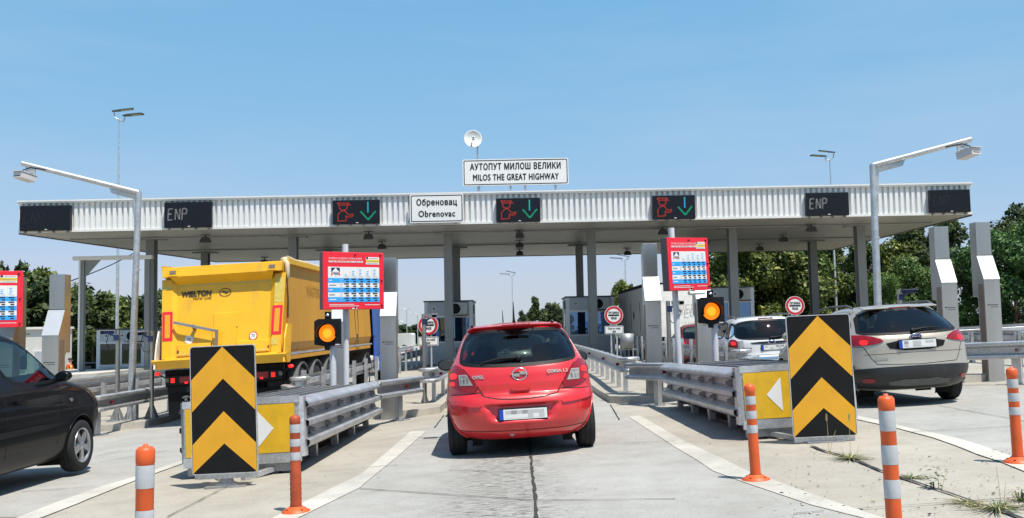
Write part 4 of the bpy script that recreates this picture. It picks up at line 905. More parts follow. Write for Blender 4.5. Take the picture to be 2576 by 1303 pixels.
def guardrail(path, sgn, label, curl=None, spacing=2.0, first=.5, dz=0.0, reflect=(), post_h=.74, posts=True, mt='galv'):
    """path from near to far, sgn +1: traffic to the right of the path"""
    x0, y0 = path[0]; g0 = gz(x0, y0) + dz; r = empty('guardrail', (x0, y0, g0)); tag(r, label, 'guardrail', 'galvanised guardrails')
    P = [(a, b) for a, b in path]
    if curl:
        d = Vector((P[1][0] - P[0][0], P[1][1] - P[0][1])).normalized(); n = Vector((d.y, -d.x)) * -sgn
        arc = []
        for k in range(7, 0, -1):
            t = R(26 * k); arc.append((P[0][0] + n.x * curl * (1 - math.cos(t)) - d.x * curl * math.sin(t), P[0][1] + n.y * curl * (1 - math.cos(t)) - d.y * curl * math.sin(t)))
        P = arc + P
    Q = []
    for a, b in zip(P[:-1], P[1:]):
        k = max(1, int(math.hypot(b[0] - a[0], b[1] - a[1]) / 4)); Q += [(a[0] + (b[0] - a[0]) * t / k, a[1] + (b[1] - a[1]) * t / k) for t in range(k)]
    Q.append(P[-1])
    mb = MB(); mb.sweep([(a - x0, b - y0, gz(a, b) + dz - g0) for a, b in Q], [(o * sgn, h) for o, h in WPC], mt, False, True); mb.build('beam', r)
    L = 0; nxt = first; tot = 0
    for a, b in zip(path[:-1], path[1:]):
        ln = math.hypot(b[0] - a[0], b[1] - a[1]); ang = math.atan2(b[1] - a[1], b[0] - a[0]) - math.pi / 2
        while posts and nxt < tot + ln + .01:
            t = (nxt - tot) / ln; x, y = a[0] + (b[0] - a[0]) * t, a[1] + (b[1] - a[1]) * t; nr = Vector((math.cos(ang), math.sin(ang))) * (-.05 * sgn)
            post_mb(x + nr.x - x0, y + nr.y - y0, gz(x, y) + dz - g0, post_h, sgn, ang).build('post', r); nxt += spacing
        for q in reflect:
            if tot <= q < tot + ln:
                t = q / ln - tot / ln; x, y = a[0] + (b[0] - a[0]) * t, a[1] + (b[1] - a[1]) * t; d = Vector((b[0] - a[0], b[1] - a[1])).normalized(); nr = Vector((d.y, -d.x)) * sgn
                mb = MB(); mb.box((x + nr.x * .05 - x0, y + nr.y * .05 - y0, gz(x, y) + dz - g0 + .596), (.07, .012, .055), 'lens_red', math.atan2(d.y, d.x) - math.pi / 2); mb.build('reflector', r)
        tot += ln
    return r
guardrail([(-1.62, 19.2), (-1.52, 24), (-1.52, 49)], 1, 'guardrail along the red car lane on the left, rounded end beside the camera post', .13, reflect=(.7, 5, 9), dz=.10)
guardrail([(-2.30, 15.75), (-1.74, 17.3)], 1, 'short guardrail joining the left crash cushion, red reflector at its end', spacing=1.0, first=.95, reflect=(1.0,))
guardrail([(2.17, 18.7), (2.27, 24), (2.3, 49)], -1, 'guardrail along the red car lane on the right, rounded end and row of posts', .13, first=.35, reflect=(.6, 4.4, 9), dz=.08, spacing=1.5)
guardrail([(2.68, 15.7), (2.12, 17.3)], -1, 'short guardrail joining the right crash cushion, shaded side to the camera', spacing=1.0, first=.75, reflect=(.25,), post_h=.74)
guardrail([(-4.35, 18.5), (-4.35, 49)], -1, 'guardrail behind the steel pillar facing the tipper', .13, reflect=(3, 8), dz=.1, post_h=.86)
guardrail([(-3.62, 15.5), (-4.2, 17.2)], -1, 'short guardrail peeping over the left crash cushion, facing the tipper', first=.8, spacing=1.0)
guardrail([(4.62, 18.5), (4.62, 49)], 1, 'guardrail facing the white estate, tapered posts above the short rail', .13, dz=.1, post_h=.90, first=.2, spacing=1.3)
guardrail([(3.98, 16.2), (4.5, 17.5)], 1, 'short guardrail behind the right crash cushion beside the white estate', first=.6, spacing=1.0)
guardrail([(-7.70, 17.4), (-7.98, 21), (-8.0, 49)], 1, 'guardrail with broad rounded end between black car and tipper', .2, reflect=(.5, 6), first=.15, spacing=2.2)
guardrail([(-10.2, 18.6), (-10.2, 49)], -1, 'guardrail behind the rounded rail, nearer the far grey booth', .13, dz=.1)
guardrail([(-13.6, 20), (-13.6, 49)], 1, 'guardrail on the second island beyond the black car', .13, dz=.1)
guardrail([(-16.2, 24), (-16.2, 49)], -1, 'outer guardrail before the seated worker in yellow vest', .13, dz=.1)
guardrail([(8.95, 15.75), (7.75, 17.1)], -1, 'short guardrail behind the champagne estate, red reflector on it', first=.5, spacing=1.1, reflect=(.45,))
guardrail([(10.6, 19), (10.6, 49)], 1, 'guardrail on the far side of the outermost terminal pillar', .13, dz=.1)
guardrail([(9.5, 29.5), (30, 27.0)], -1, 'long level guardrail at the foot of the trees', first=.5, spacing=2.5)
guardrail([(-5.5, 58), (-5.5, 140)], 1, 'distant grey guardrail between pillar and round sign', first=1, spacing=4)
guardrail([(-7.5, 52), (-7.5, 140)], -1, 'distant parallel guardrail before the far white vans', first=1, spacing=4)

# ------------------------------------------------------------------ crash cushions
def cushion(x, y0, y1, label, arrow):
    g = gz(x, y0); r = empty('crash_cushion', (x, y0, g - .02), 0, -.030, TILT); tag(r, label, 'crash cushion', 'yellow faced crash cushions')
    w = .65; L = y1 - y0; z0, z1 = .19, .83
    TP = [(0, .935), (.03, .932), (.115, .885), (.13, .865), (.13, .835), (.02, .795), (0, .785), (0, .725), (.02, .715), (.13, .675), (.13, .625), (.02, .585), (0, .575), (0, .515), (.02, .505), (.13, .465), (.13, .43), (.115, .405), (.03, .362), (0, .36)]
    TP = [(o, h - .115) for o, h in TP]
    TPC = TP + [(o - .006, h) for o, h in reversed(TP)]
    for s in (-1, 1):
        for k in range(3):
            a = .10 + k * (L - .1) / 3; b = .10 + (k + 1) * (L - .1) / 3 + .12; o = .008 * (2 - k)
            mb = MB(); mb.sweep([(s * (w - .09 + o), a, 0), (s * (w - .09 + o), b, 0)], [(p * s, h) for p, h in TPC], 'galv', False, True); sr_ = mb.build('side_rail', r)
            for q in (.55, 1.55):
                if a + q > b - .15: continue
                for z in (.64, .43): mb = MB(); mb.b2((s * (w - .09 + o), a + q - .055, z - .030), (s * (w - .055 + o), a + q + .055, z + .030), 'galv_dull'); mb.cyl((s * (w - .06 + o), a + q, z), (s * (w - .015 + o), a + q, z), .026, .022, 'galv_dull', 6); mb.build('bolt', sr_)
    # curved yellow nose
    arc = [(-w - .02, .16), (-w - .015, .04), (-w + .03, .0), (w - .03, .0), (w + .015, .04), (w + .02, .16)]
    mb = MB(); mb.sweep([(a, b, 0) for a, b in arc], [(0, z0), (0, z1), (-.02, z1), (-.02, z0)], 'galv_light', False, True); mb.b2((-w + .02, -.015, z0 - .05), (w - .02, .03, z0 + .055), 'galv'); mb.b2((-w + .02, -.014, z1 - .06), (w - .02, .04, z1 + .012), 'galv_light'); mb.build('nose_frame', r)
    mb = MB()
    mb.quad((-w + .05, -.018, z0 + .06), (w - .07, -.018, z0 + .06), (w - .07, -.018, z1 - .065), (-w + .05, -.018, z1 - .065), 'cushion_yellow')
    
    for s in ((-1, 1)):
        tip = s * (w - .30); b_ = s * .18; zc = (z0 + z1) / 2
        mb.add([(b_, -.021, zc - .19), (tip, -.021, zc), (b_, -.021, zc + .19)], [(0, 1, 2)], 'sign_white')
    mb.build('yellow_face', r)
    mb = MB()
    for xx in (-.45, -.22, .0, .22, .45): mb.bar((xx, .08, z1 - .045), (xx, L, z1 - .045), .04, .04, 'galv_dull')
    for k in range(4): mb.bar((-w + .08, .4 + k * (L - .5) / 3, z1 - .12), (w - .08, .4 + k * (L - .5) / 4, z1 - .11), .06, .05, 'galv_dull')
    mb.build('top_frame', r)
    for k in range(5):
        yy = .22 + k * (L - .3) / 4
        for s in (-1, 1):
            mb = MB(); mb.b2((s * .42 - .045, yy - .05, .012), (s * .42 + .045, yy + .05, z1 - .12), 'galv'); mb.b2((s * .42 - .1, yy - .12, 0), (s * .42 + .1, yy + .12, .014), 'galv_dull'); mb.build('leg', r)
    mb = MB(); mb.b2((-.5, .12, z1 - .20), (.5, L - .02, z1 - .17), 'chassis')
    for s in (-1, 1): mb.bar((s * .3, .1, .03), (s * .3, L, .03), .10, .06, 'galv_dull'); mb.bar((s * .42, .25, .10), (s * .1, -.35, .03), .06, .05, 'galv')
    mb.bar((-w + .05, .05, z0 - .09), (w - .05, .05, z0 - .09), .05, .10, 'galv_dull'); mb.b2((-w + .22, .14, z0 - .03), (w - .22, L - .05, z0 + .03), 'chassis'); mb.b2((-.4, .3, z0 + .03), (.4, L - .1, z1 - .14), 'chassis')
    mb.build('ground_frame', r); return r
cl = gnd(690, 1189); xl0 = at(452, 1050, 10.1).x; xr0 = at(772, 1050, 10.1).x
cushion((xl0 + xr0) / 2, 10.1, 15.8, 'yellow faced crash cushion behind the chevron board left of the red car', 1)
cushion(at(2012, 1000, 10.5).x, 10.5, 15.8, 'yellow faced crash cushion behind the chevron board right of the red car', -1)

# ------------------------------------------------------------------ chevron boards
def chevron(pts, foot, Y, label):
    c = at((pts[0] + pts[1]) / 2, (pts[2] + pts[3]) / 2, Y); w = (at(pts[1], pts[2], Y) - at(pts[0], pts[2], Y)).x; h = at(c.x, pts[2], Y).z - at(c.x, pts[3], Y).z
    g = gz(c.x, Y); r = empty('chevron_board', (c.x, Y, g), 0, 0, TILT * .6); tag(r, label, 'chevron board', 'black and yellow chevron boards'); zc = c.z - g
    mb = MB(); mb.M = Matrix.Translation((0, 0, zc)); mb.prism(rrect(w, h, .035), 'Y', 0, .022, 'chev_black', 'galv_light'); frame_ring(mb, w, h, .035, .008, -.002, 'galv_light'); mb.build('panel', r)
    mb = MB(); mb.M = mb.M @ Matrix.Translation((0, 0, zc)); hw = w / 2 - .012; y = -.0025; t = h * .25; b = h / 2 - .012
    rise = hw * 1.02
    for top in (b, b - t * 2.02):
        P = [(-hw, top - rise), (0, top), (hw, top - rise), (hw, top - rise - t * 1.0), (0, top - t * 1.0), (-hw, top - rise - t * 1.0)]
        P2 = [(x, max(z, -b)) for x, z in P]
        mb.add([(x, y, z) for x, z in P2], [(0, 1, 4, 5), (1, 2, 3, 4)], 'chev_yellow')
    mb.build('chevron_marking', r)
    mb = MB(); mb.b2((-w / 2 + .02, .024, zc - h / 2 - .05), (w / 2 - .02, .06, zc - h / 2 + .01), 'galv'); mb.build('rail', r)
    mb = MB(); mb.b2((-w / 2 + .05, .024, zc + h * .3), (w / 2 - .05, .05, zc + h * .3 + .05), 'galv'); mb.build('rail', r)
    zb = zc - h / 2 - .02
    mb = MB(); mb.prism([(-.04, zb), (.04, zb), (.055, .05), (.12, .015), (-.12, .015), (-.055, .05)], 'Y', .03, .10, 'galv_dull'); mb.b2((-.03, .06, zb), (.03, .11, zc + h * .42), 'galv'); mb.build('post', r)
    mb = MB(); mb.b2((-.2, -.04, 0), (.2, .22, .014), 'galv_dull'); mb.build('foot_plate', r)
    return r
chevron((485, 650, 868, 1191), 0, 9.3, 'black and yellow chevron board left of the red car, in front of the tipper')
chevron((1990, 2151, 791, 1098), 0, 9.9, 'black and yellow chevron board right of the red car, beside the champagne estate')

# ------------------------------------------------------------------ orange marker posts
def marker(px, vtop, base, label, lean=(0, 0), r0=.042, dirty=False, h=None, Y=None, bands=((.66, .755), (.50, .60), (.36, .445)), flange=True):
    if base: c = gnd(*base); 
    else: c = at(px, vtop, Y); c.z = gz(c.x, Y)
    t = at(px, vtop, c.y); h = (t.z - c.z); r = empty('marker_post', c, 0, lean[1], lean[0]); tag(r, label, 'marker post', 'orange marker posts with white bands')
    k = h / .86; mt = 'orange_plastic'
    def rr(z): return r0
    prof = [(.0, h - .0), (.012, h), (.014, h - .012), (r0 * .80, h - .014), (r0 * 1.06, h - .03), (r0 * 1.06, h - .085 * k), (r0, h - .09 * k), (r0, .36 * k)]
    if dirty: prof += [(r0 * (1.0 + (.05 if i % 2 else .14)), .34 * k - i * .022 * k) for i in range(13)]
    prof += [(r0 * 1.05, .05)]
    mb = MB(); mb.lathe(prof, 'orange_dirty' if dirty else mt, 24); mb.build('post', r)
    if dirty:
        mb = MB(); mb.lathe([(r0 * 1.02, h * .98), (r0 * 1.075, h - .035), (r0 * 1.075, .62 * h)], mt, 24); 
    for a, b in bands:
        mb = MB(); mb.lathe([(r0 * 1.03, a * k), (r0 * 1.045, a * k + .004), (r0 * 1.045, b * k - .004), (r0 * 1.03, b * k)], 'band_white', 24); mb.build('reflective_band', r)
    mb = MB(); mb.lathe([(r0 * 1.2, .055), (r0 * 1.9, .035), (.115, .018), (.118, 0)], mt, 28)
    for a in range(4): mb.cyl((.08 * math.cos(R(45 + 90 * a)), .08 * math.sin(R(45 + 90 * a)), .02), (.08 * math.cos(R(45 + 90 * a)), .08 * math.sin(R(45 + 90 * a)), .036), .012, .012, 'chassis', 8)
    mb.build('base', r); return r
marker(737, 1042, (745, 1290), 'dirty orange marker post with ribbed stem between chevron board and red car', (R(-.6), 0), dirty=True, bands=((.70, .78), (.58, .645), (.46, .53)))
marker(1883, 963, (1902, 1209), 'orange marker post on the white line right of the red car', (R(-2.0), 0), bands=((.67, .745), (.545, .615), (.42, .49)))
marker(363, 1117, None, 'orange marker post cut off by the bottom edge before the black car', (R(.4), 0), Y=4.75, r0=.044, bands=((.66, .765), (.45, .56), (.24, .35)))
marker(2236, 990, None, 'largest orange marker post, in front of the champagne estate', (R(-1.2), 0), Y=5.35, r0=.043, bands=((.66, .77), (.48, .585), (.30, .40)))
marker(2548, 922, (2562, 1165), 'orange marker post at the picture edge below the outermost pillar', (R(-1.0), 0), bands=((.67, .75), (.55, .625), (.43, .50)))
# ------------------------------------------------------------------ cars
class Shell:
    """car skin: horizontal slices with half width W, rear end R and front end F at each height"""
    def __init__(s, rows, D=.55, DF=.9, n=2.7, nf=2.4, N=104, dent=None):
        s.dent = dent or (lambda x, z: 0.0)
        rows = np.array(rows, float); d = np.diff(rows * np.array([1, 1, .55, .35]), axis=0); c = np.r_[0, np.cumsum(np.sqrt((d ** 2).sum(1)))]
        t = np.linspace(0, c[-1], N); A = np.stack([np.interp(t, c, rows[:, k]) for k in range(4)], 1)
        for _ in range(9): A[1:-1] = A[1:-1] * .5 + (A[:-2] + A[2:]) * .25
        s.z, s.W, s.R, s.F = A.T; s.D0, s.DF0, s.n, s.nf = D, DF, n, nf
        L = s.F - s.R; s.D = np.minimum(D, L * .45); s.DF = np.minimum(DF, L * .5)
        s.holes = {'rear': [], 'front': [], 'right': [], 'left': []}
    def at(s, z): return [float(np.interp(z, s.z, a)) for a in (s.W, s.R, s.F, s.D, s.DF)]
    def rear0(s, x, z):
        W_, R_, F_, D_, _ = s.at(z); q = min(.9999, abs(x) / W_); return Vector((max(-W_, min(W_, x)), R_ + D_ * (1 - (1 - q ** s.n) ** (1 / s.n)) + s.dent(x, z), z))
    def front0(s, x, z):
        W_, R_, F_, _, D_ = s.at(z); q = min(.9999, abs(x) / W_); return Vector((max(-W_, min(W_, x)), F_ - D_ * (1 - (1 - q ** s.nf) ** (1 / s.nf)), z))
    def side0(s, sg, y, z):
        W_, R_, F_, D_, DF_ = s.at(z); x = W_
        if y < R_ + D_: q = min(1, (R_ + D_ - y) / D_); x = W_ * (1 - q ** s.n) ** (1 / s.n)
        elif y > F_ - DF_: q = min(1, (y - F_ + DF_) / DF_); x = W_ * (1 - q ** s.nf) ** (1 / s.nf)
        return Vector((sg * x, y, z))
    def fmap(s, face):
        f0 = {'rear': s.rear0, 'front': s.front0, 'right': lambda a, b: s.side0(1, a, b), 'left': lambda a, b: s.side0(-1, a, b)}[face]
        sign = {'rear': 1, 'front': -1, 'right': 1, 'left': -1}[face]
        def f(a, b, e):
            p = f0(a, b); h = .006; u = f0(a + h, b) - f0(a - h, b); v = f0(a, b + h) - f0(a, b - h); nr = u.cross(v)
            if nr.length < 1e-9: return p
            return p + nr.normalized() * (sign * e)
        return f
    def mesh(s, paint, wheels, ra, NS=46):
        NR, NF = 61, 21; V = []; sec = None
        for i in range(len(s.z)):
            W_, R_, F_, D_, DF_, z = s.W[i], s.R[i], s.F[i], s.D[i], s.DF[i], s.z[i]; ring = []; sc = []
            for k in range(NR):
                a = math.pi * k / (NR - 1); c, q = -math.cos(a), math.sin(a); x = W_ * math.copysign(abs(c) ** (2 / s.n), c); ring.append((x, R_ + D_ * (1 - abs(q) ** (2 / s.n)) + s.dent(x, z), z)); sc.append('rear')
            for k in range(1, NS): ring.append((W_, R_ + D_ + (F_ - DF_ - R_ - D_) * k / NS, z)); sc.append('right')
            for k in range(NF):
                a = math.pi * k / (NF - 1); c, q = math.cos(a), math.sin(a); x = W_ * math.copysign(abs(c) ** (2 / s.nf), c); ring.append((x, F_ - DF_ * (1 - abs(q) ** (2 / s.nf)), z)); sc.append('front')
            for k in range(NS - 1, 0, -1): ring.append((-W_, R_ + D_ + (F_ - DF_ - R_ - D_) * k / NS, z)); sc.append('left')
            V.append(ring); sec = sc
        m_ = len(V[0]); flat = [Vector(p) for r in V for p in r]
        wi = lambda z: np.interp(z, s.z, s.W)
        arch = [False] * len(flat)
        for j, p in enumerate(flat):
            if abs(p.x) < .70 * wi(p.z): continue
            for yw, zw in wheels:
                dy, dz = p.y - yw, p.z - zw; d = math.hypot(dy, dz)
                if d < ra + .035:
                    if d > ra - .05 and d > 1e-3: p.y = yw + dy / d * ra; p.z = zw + dz / d * ra
                    arch[j] = True
        mb = MB(); F = []
        hs = {k: [(inset(h, .028)) for h in v] for k, v in s.holes.items()}
        for i in range(len(V) - 1):
            for k in range(m_):
                k2 = (k + 1) % m_; q = (i * m_ + k, i * m_ + k2, (i + 1) * m_ + k2, (i + 1) * m_ + k)
                if all(arch[j] for j in q): continue
                c = sum((flat[j] for j in q), Vector()) / 4; sc = sec[k]; skip = False
                for face in ('rear', 'front'):
                    if sc == face or (sc in ('right', 'left')):
                        if sc == face and any(inside((c.x, c.z), h) for h in hs[face]): skip = True
                side = 'right' if c.x > 0 else 'left'
                if abs(c.x) > .8 * wi(c.z) and any(inside((c.y, c.z), h) for h in hs[side]): skip = True
                if not skip: F.append(q)
        mb.add(flat, F, paint, True); n = len(V) - 1
        mb.add(V[0], [tuple(reversed(range(m_)))], 'chassis'); mb.add(V[n], [tuple(range(m_))], paint, True)
        for yw, zw in wheels:                                  # dark wheel housings and rolled lips
            for sg in (-1, 1):
                arc = [R(-30 + 240 * k / 28) for k in range(29)]; xo = [s.side0(sg, yw + ra * math.cos(t), max(s.z[0], zw + ra * math.sin(t))).x for t in arc]
                P = [(xo[k] * .998, yw + ra * math.cos(arc[k]), zw + ra * math.sin(arc[k])) for k in range(29)]; Q = [(sg * .45, p[1], p[2]) for p in P]
                mb.add(P + Q, [(k, k + 1, k + 30, k + 29) for k in range(28)], 'chassis')
                mb.tube([(xo[k] + sg * .001, yw + (ra + .004) * math.cos(arc[k]), zw + (ra + .004) * math.sin(arc[k])) for k in range(2, 27)], .009, paint + '_panel' if paint + '_panel' in MATS else paint, 6)
        return mb
def inset(poly, d):
    n = len(poly); A = sum(poly[i][0] * poly[(i + 1) % n][1] - poly[(i + 1) % n][0] * poly[i][1] for i in range(n)); sg = 1 if A > 0 else -1; out = []
    for i in range(n):
        a, b, c = Vector(poly[i - 1]), Vector(poly[i]), Vector(poly[(i + 1) % n]); e1 = (b - a).normalized(); e2 = (c - b).normalized()
        nr = (Vector((-e1.y, e1.x)) + Vector((-e2.y, e2.x))); nr = nr.normalized() if nr.length > 1e-6 else Vector((-e1.y, e1.x)); out.append(tuple(b + nr * sg * d))
    return out
def ccw(p):
    n = len(p); A = sum(p[i][0] * p[(i + 1) % n][1] - p[(i + 1) % n][0] * p[i][1] for i in range(n)); return p if A > 0 else p[::-1]
def mir(p): return [(-a, b) for a, b in p]
def wheel(parent, x, y, r, w, sg, spokes=5):
    T = Matrix.Translation((x, y, r)) @ Matrix.Rotation(R(90) if sg > 0 else R(-90), 4, 'Y'); ri = r * .66
    mb = MB(); mb.M = T; mb.lathe([(ri, -w / 2 + .012), (r * .86, -w / 2), (r * .965, -w / 2 + .018), (r, -w / 2 + .05), (r, -.04), (r * .985, -.035), (r * .985, -.025), (r, -.02), (r, .02), (r * .985, .025), (r * .985, .035), (r, .04), (r, w / 2 - .05), (r * .965, w / 2 - .018), (r * .86, w / 2), (ri, w / 2 - .012)], 'rubber', 44); ty = mb.build('wheel', parent)
    mb = MB(); mb.M = T; mb.lathe([(ri, -w / 2 + .02), (ri * .97, -w * .1), (ri * .97, w / 2 - .03), (ri * 1.015, w / 2 - .006), (ri * .99, w / 2 - .004), (ri * .93, w / 2 - .02)], 'rim_silver', 40); mb.lathe([(0, -.02), (ri * .96, -.02)], 'chassis', 30); mb.lathe([(0, w / 2 - .012), (.045, w / 2 - .014), (.065, w / 2 - .03), (.065, 0)], 'rim_silver', 24)
    for k in range(spokes):
        a = 2 * math.pi * k / spokes; 
        for da in (-.16, .16):
            p = Vector((.05 * math.cos(a + da), .05 * math.sin(a + da), w / 2 - .028)); q = Vector((ri * .95 * math.cos(a + da * .55), ri * .95 * math.sin(a + da * .55), w / 2 - .03)); mb.bar(p, q, .045, .028, 'rim_silver', (0, 0, 1))
    mb.build('rim', ty)
def ellipsoid(mb, c, d, mt, n=14, zmin=-1, zmax=1):
    V = []; F = []
    for i in range(n + 1):
        t = math.asin(zmin) + (math.asin(zmax) - math.asin(zmin)) * i / n
        for k in range(2 * n): a = math.pi * k / n; V.append((c[0] + d[0] * math.cos(t) * math.cos(a), c[1] + d[1] * math.cos(t) * math.sin(a), c[2] + d[2] * math.sin(t)))
    for i in range(n):
        for k in range(2 * n): F.append((i * 2 * n + k, i * 2 * n + (k + 1) % (2 * n), (i + 1) * 2 * n + (k + 1) % (2 * n), (i + 1) * 2 * n + k))
    mb.add(V, F, mt, True)
def car(name, loc, rz, label, sp, group='cars queuing at the toll'):
    x, y = loc; r = empty(name, (x, y, gz(x, y)), rz, -math.atan(.02) if 9 < y < 18 else 0, TILT); tag(r, label, 'car', group)
    sh = Shell(sp['rows'], sp.get('D', .55), sp.get('DF', .9), sp.get('n', 2.7), sp.get('nf', 2.4), dent=sp.get('dent'), N=sp.get('N', 104)); paint = sp['paint']; pp = paint + '_panel'
    WY = sp['wheels']; rw = sp['rw']; ra = rw + .055
    glz = []
    for nm, face, poly, gm in sp['glass']:
        poly = ccw(chaikin(poly, 2)); 
        for fc, pl in ((face, poly),) if face in ('rear', 'front') else (('right', poly), ('left', poly)):
            glz.append((nm, fc, pl, gm)); sh.holes[fc].append(pl)
    sh.mesh(paint, [(WY[0], rw), (WY[1], rw)], ra).build('body', r)
    for nm, fc, pl, gm in glz:
        f = sh.fmap(fc); mb = MB(); mb.patch(pl, f, gm, .003, .08); mb.ring(pl, inset(pl, .035), f, 'plastic_black', .0042); mb.build(nm, r)
    for sg in (-1, 1):
        for yw in WY: wheel(r, sg * (sp['track'] - .095), yw, rw, .20, sg, sp.get('spokes', 5))
    # cabin
    zf = .42; zb = sp['belt']; mb = MB(); W_, R_, F_, _, _ = sh.at(zb)
    mb.b2((-W_ + .10, R_ + .22, zf - .1), (W_ - .10, F_ - 1.0, zf), 'interior'); yd = sp['dash']; mb.b2((-W_ + .10, yd, zf), (W_ - .10, yd + .45, zb - .03), 'interior'); mb.build('dashboard', r, bevel=.03)
    for sx, sy in [(a, b) for a in (-.36, .36) for b in sp['seats']]:
        mb = MB(); mb.b2((sx - .23, sy, zf), (sx + .23, sy + .5, zf + .16), 'seat_cloth'); mb.add([(sx - .23, sy, zf + .1), (sx + .23, sy, zf + .1), (sx + .23, sy + .14, zf + .1), (sx - .23, sy + .14, zf + .1), (sx - .19, sy - .14, zb + .08), (sx + .19, sy - .14, zb + .08), (sx + .19, sy - .05, zb + .08), (sx - .19, sy - .05, zb + .08)], [(0, 3, 2, 1), (4, 5, 6, 7), (0, 1, 5, 4), (1, 2, 6, 5), (2, 3, 7, 6), (3, 0, 4, 7)], 'seat_cloth')
        st = mb.build('seat', r, bevel=.04, seg=3); mb = MB(); ellipsoid(mb, (sx, sy - .11, zb + .20), (.14, .06, .10), 'seat_cloth'); mb.build('head_restraint', st)
    mb = MB(); mb.M = Matrix.Translation((-.36, yd - .08, zb - .02)) @ Matrix.Rotation(R(65), 4, 'X'); mb.tube([(.18 * math.cos(R(k * 15)), .18 * math.sin(R(k * 15)), 0) for k in range(25)], .014, 'plastic_black', 8, False); mb.bar((-.17, 0, 0), (.17, 0, 0), .05, .02, 'plastic_black'); mb.build('steering_wheel', r)
    for sg in (-1, 1):
        ym, zm = sp['mirror']; W_ = sh.at(zm)[0]; mb = MB(); ellipsoid(mb, (sg * (W_ + .13), ym, zm), tuple(q * sp.get('mirror_size', 1) for q in (.125, .085, .085)), sp.get('mirror_mat', 'plastic_black'), 12); mb.bar((sg * (W_ - .03), ym + .02, zm - .06), (sg * (W_ + .10), ym, zm - .03), .08, .05, 'plastic_black'); mr_ = mb.build('wing_mirror', r)
        mb = MB(); mb.M = Matrix.Translation((sg * (W_ + .13), ym - .078 * sp.get('mirror_size', 1), zm)); ms = sp.get('mirror_size', 1); mb.prism([(.10 * ms * math.cos(R(20 * k)), .062 * ms * math.sin(R(20 * k))) for k in range(18)], 'Y', -.012, 0, 'mirror_dark'); mb.build('mirror_glass', mr_)
    for nm, face, poly, mt, eps, it, sub in sp.get('patches', []):
        par = r
        for fc, pl in (((face, poly),) if not face.endswith('2') else ((face[:-1], poly), (face[:-1], mir(poly))) if face in ('rear2', 'front2') else (('right', poly), ('left', poly))):
            pl = ccw(chaikin(pl, it)) if it else ccw(pl); mb = MB(); mb.patch(pl, sh.fmap(fc), mt, eps, .04)
            for p2, m2 in sub:
                for q in ((p2,) if fc != 'rear' or face == 'rear' else (p2 if pl[0][0] * p2[0][0] > 0 or sum(a for a, b in pl) * sum(a for a, b in p2) > 0 else mir(p2),)): mb.patch(ccw(q) if m2.startswith('lens_clear') or m2 == 'lamp_frame' else ccw(chaikin(q, 1)), sh.fmap(fc), m2, eps + .004, .05)
            mb.build(nm, r)
    if sp.get('lines'):
        for face, pts, w in sp['lines']:
            for fc, pl in (((face, pts),) if not face.endswith('2') else ((face[:-1], pts), (face[:-1], mir(pts))) if face == 'rear2' else (('right', pts), ('left', pts))): mb = MB(); mb.line(pl, w, sh.fmap(fc), 'dark_gap', .0015); mb.build('panel_gap', r)
    return r, sh
def plate(r, sh, x, z, tilt=0.0, off=.012):
    p = sh.rear0(x, z); mb = MB(); mb.M = Matrix.Translation((x, p.y - off, z)) @ Matrix.Rotation(tilt, 4, 'X')
    mb.prism(rrect(.54, .135, .012), 'Y', .0, .02, 'plastic_black'); mb.b2((-.26, -.004, -.055), (.26, -.001, .055), 'plate_white'); mb.b2((-.26, -.006, -.055), (-.215, -.004, .055), 'plate_blue')
    rg = random.Random(int(x * 97) + int(z * 1000))
    for k in range(7):
        for j in range(2): mb.b2((-.19 + k * .060, -.0055, -.042 + j * .042), (-.19 + k * .060 + .060, -.004, -.042 + (j + 1) * .042), rg.choice(('plate_g2', 'plate_g2', 'plate_white', 'plate_g1') if j else ('plate_white', 'plate_g2', 'plate_white')))
    mb.build('number_plate', r)
def wiper(r, sh, x0, x1, z0, z1):
    f = sh.fmap('rear'); mb = MB(); mb.tube([f(x1, z1, .03), f((x0 + x1) / 2, (z0 + z1) / 2 + .012, .035), f(x0, z0, .02)], [.018, .014, .008], 'plastic_black', 8); mb.tube([f(x0, z0 - .01, .012), f(x1 - .06 * (1 if x1 > x0 else -1), z1 - .005, .012)], .008, 'plastic_black', 6); mb.lathe([(0, -.03), (.03, -.025), (.035, 0)], 'plastic_black', 14, c=tuple(f(x1, z1, .02)), axis='Y'); mb.build('wiper', r)

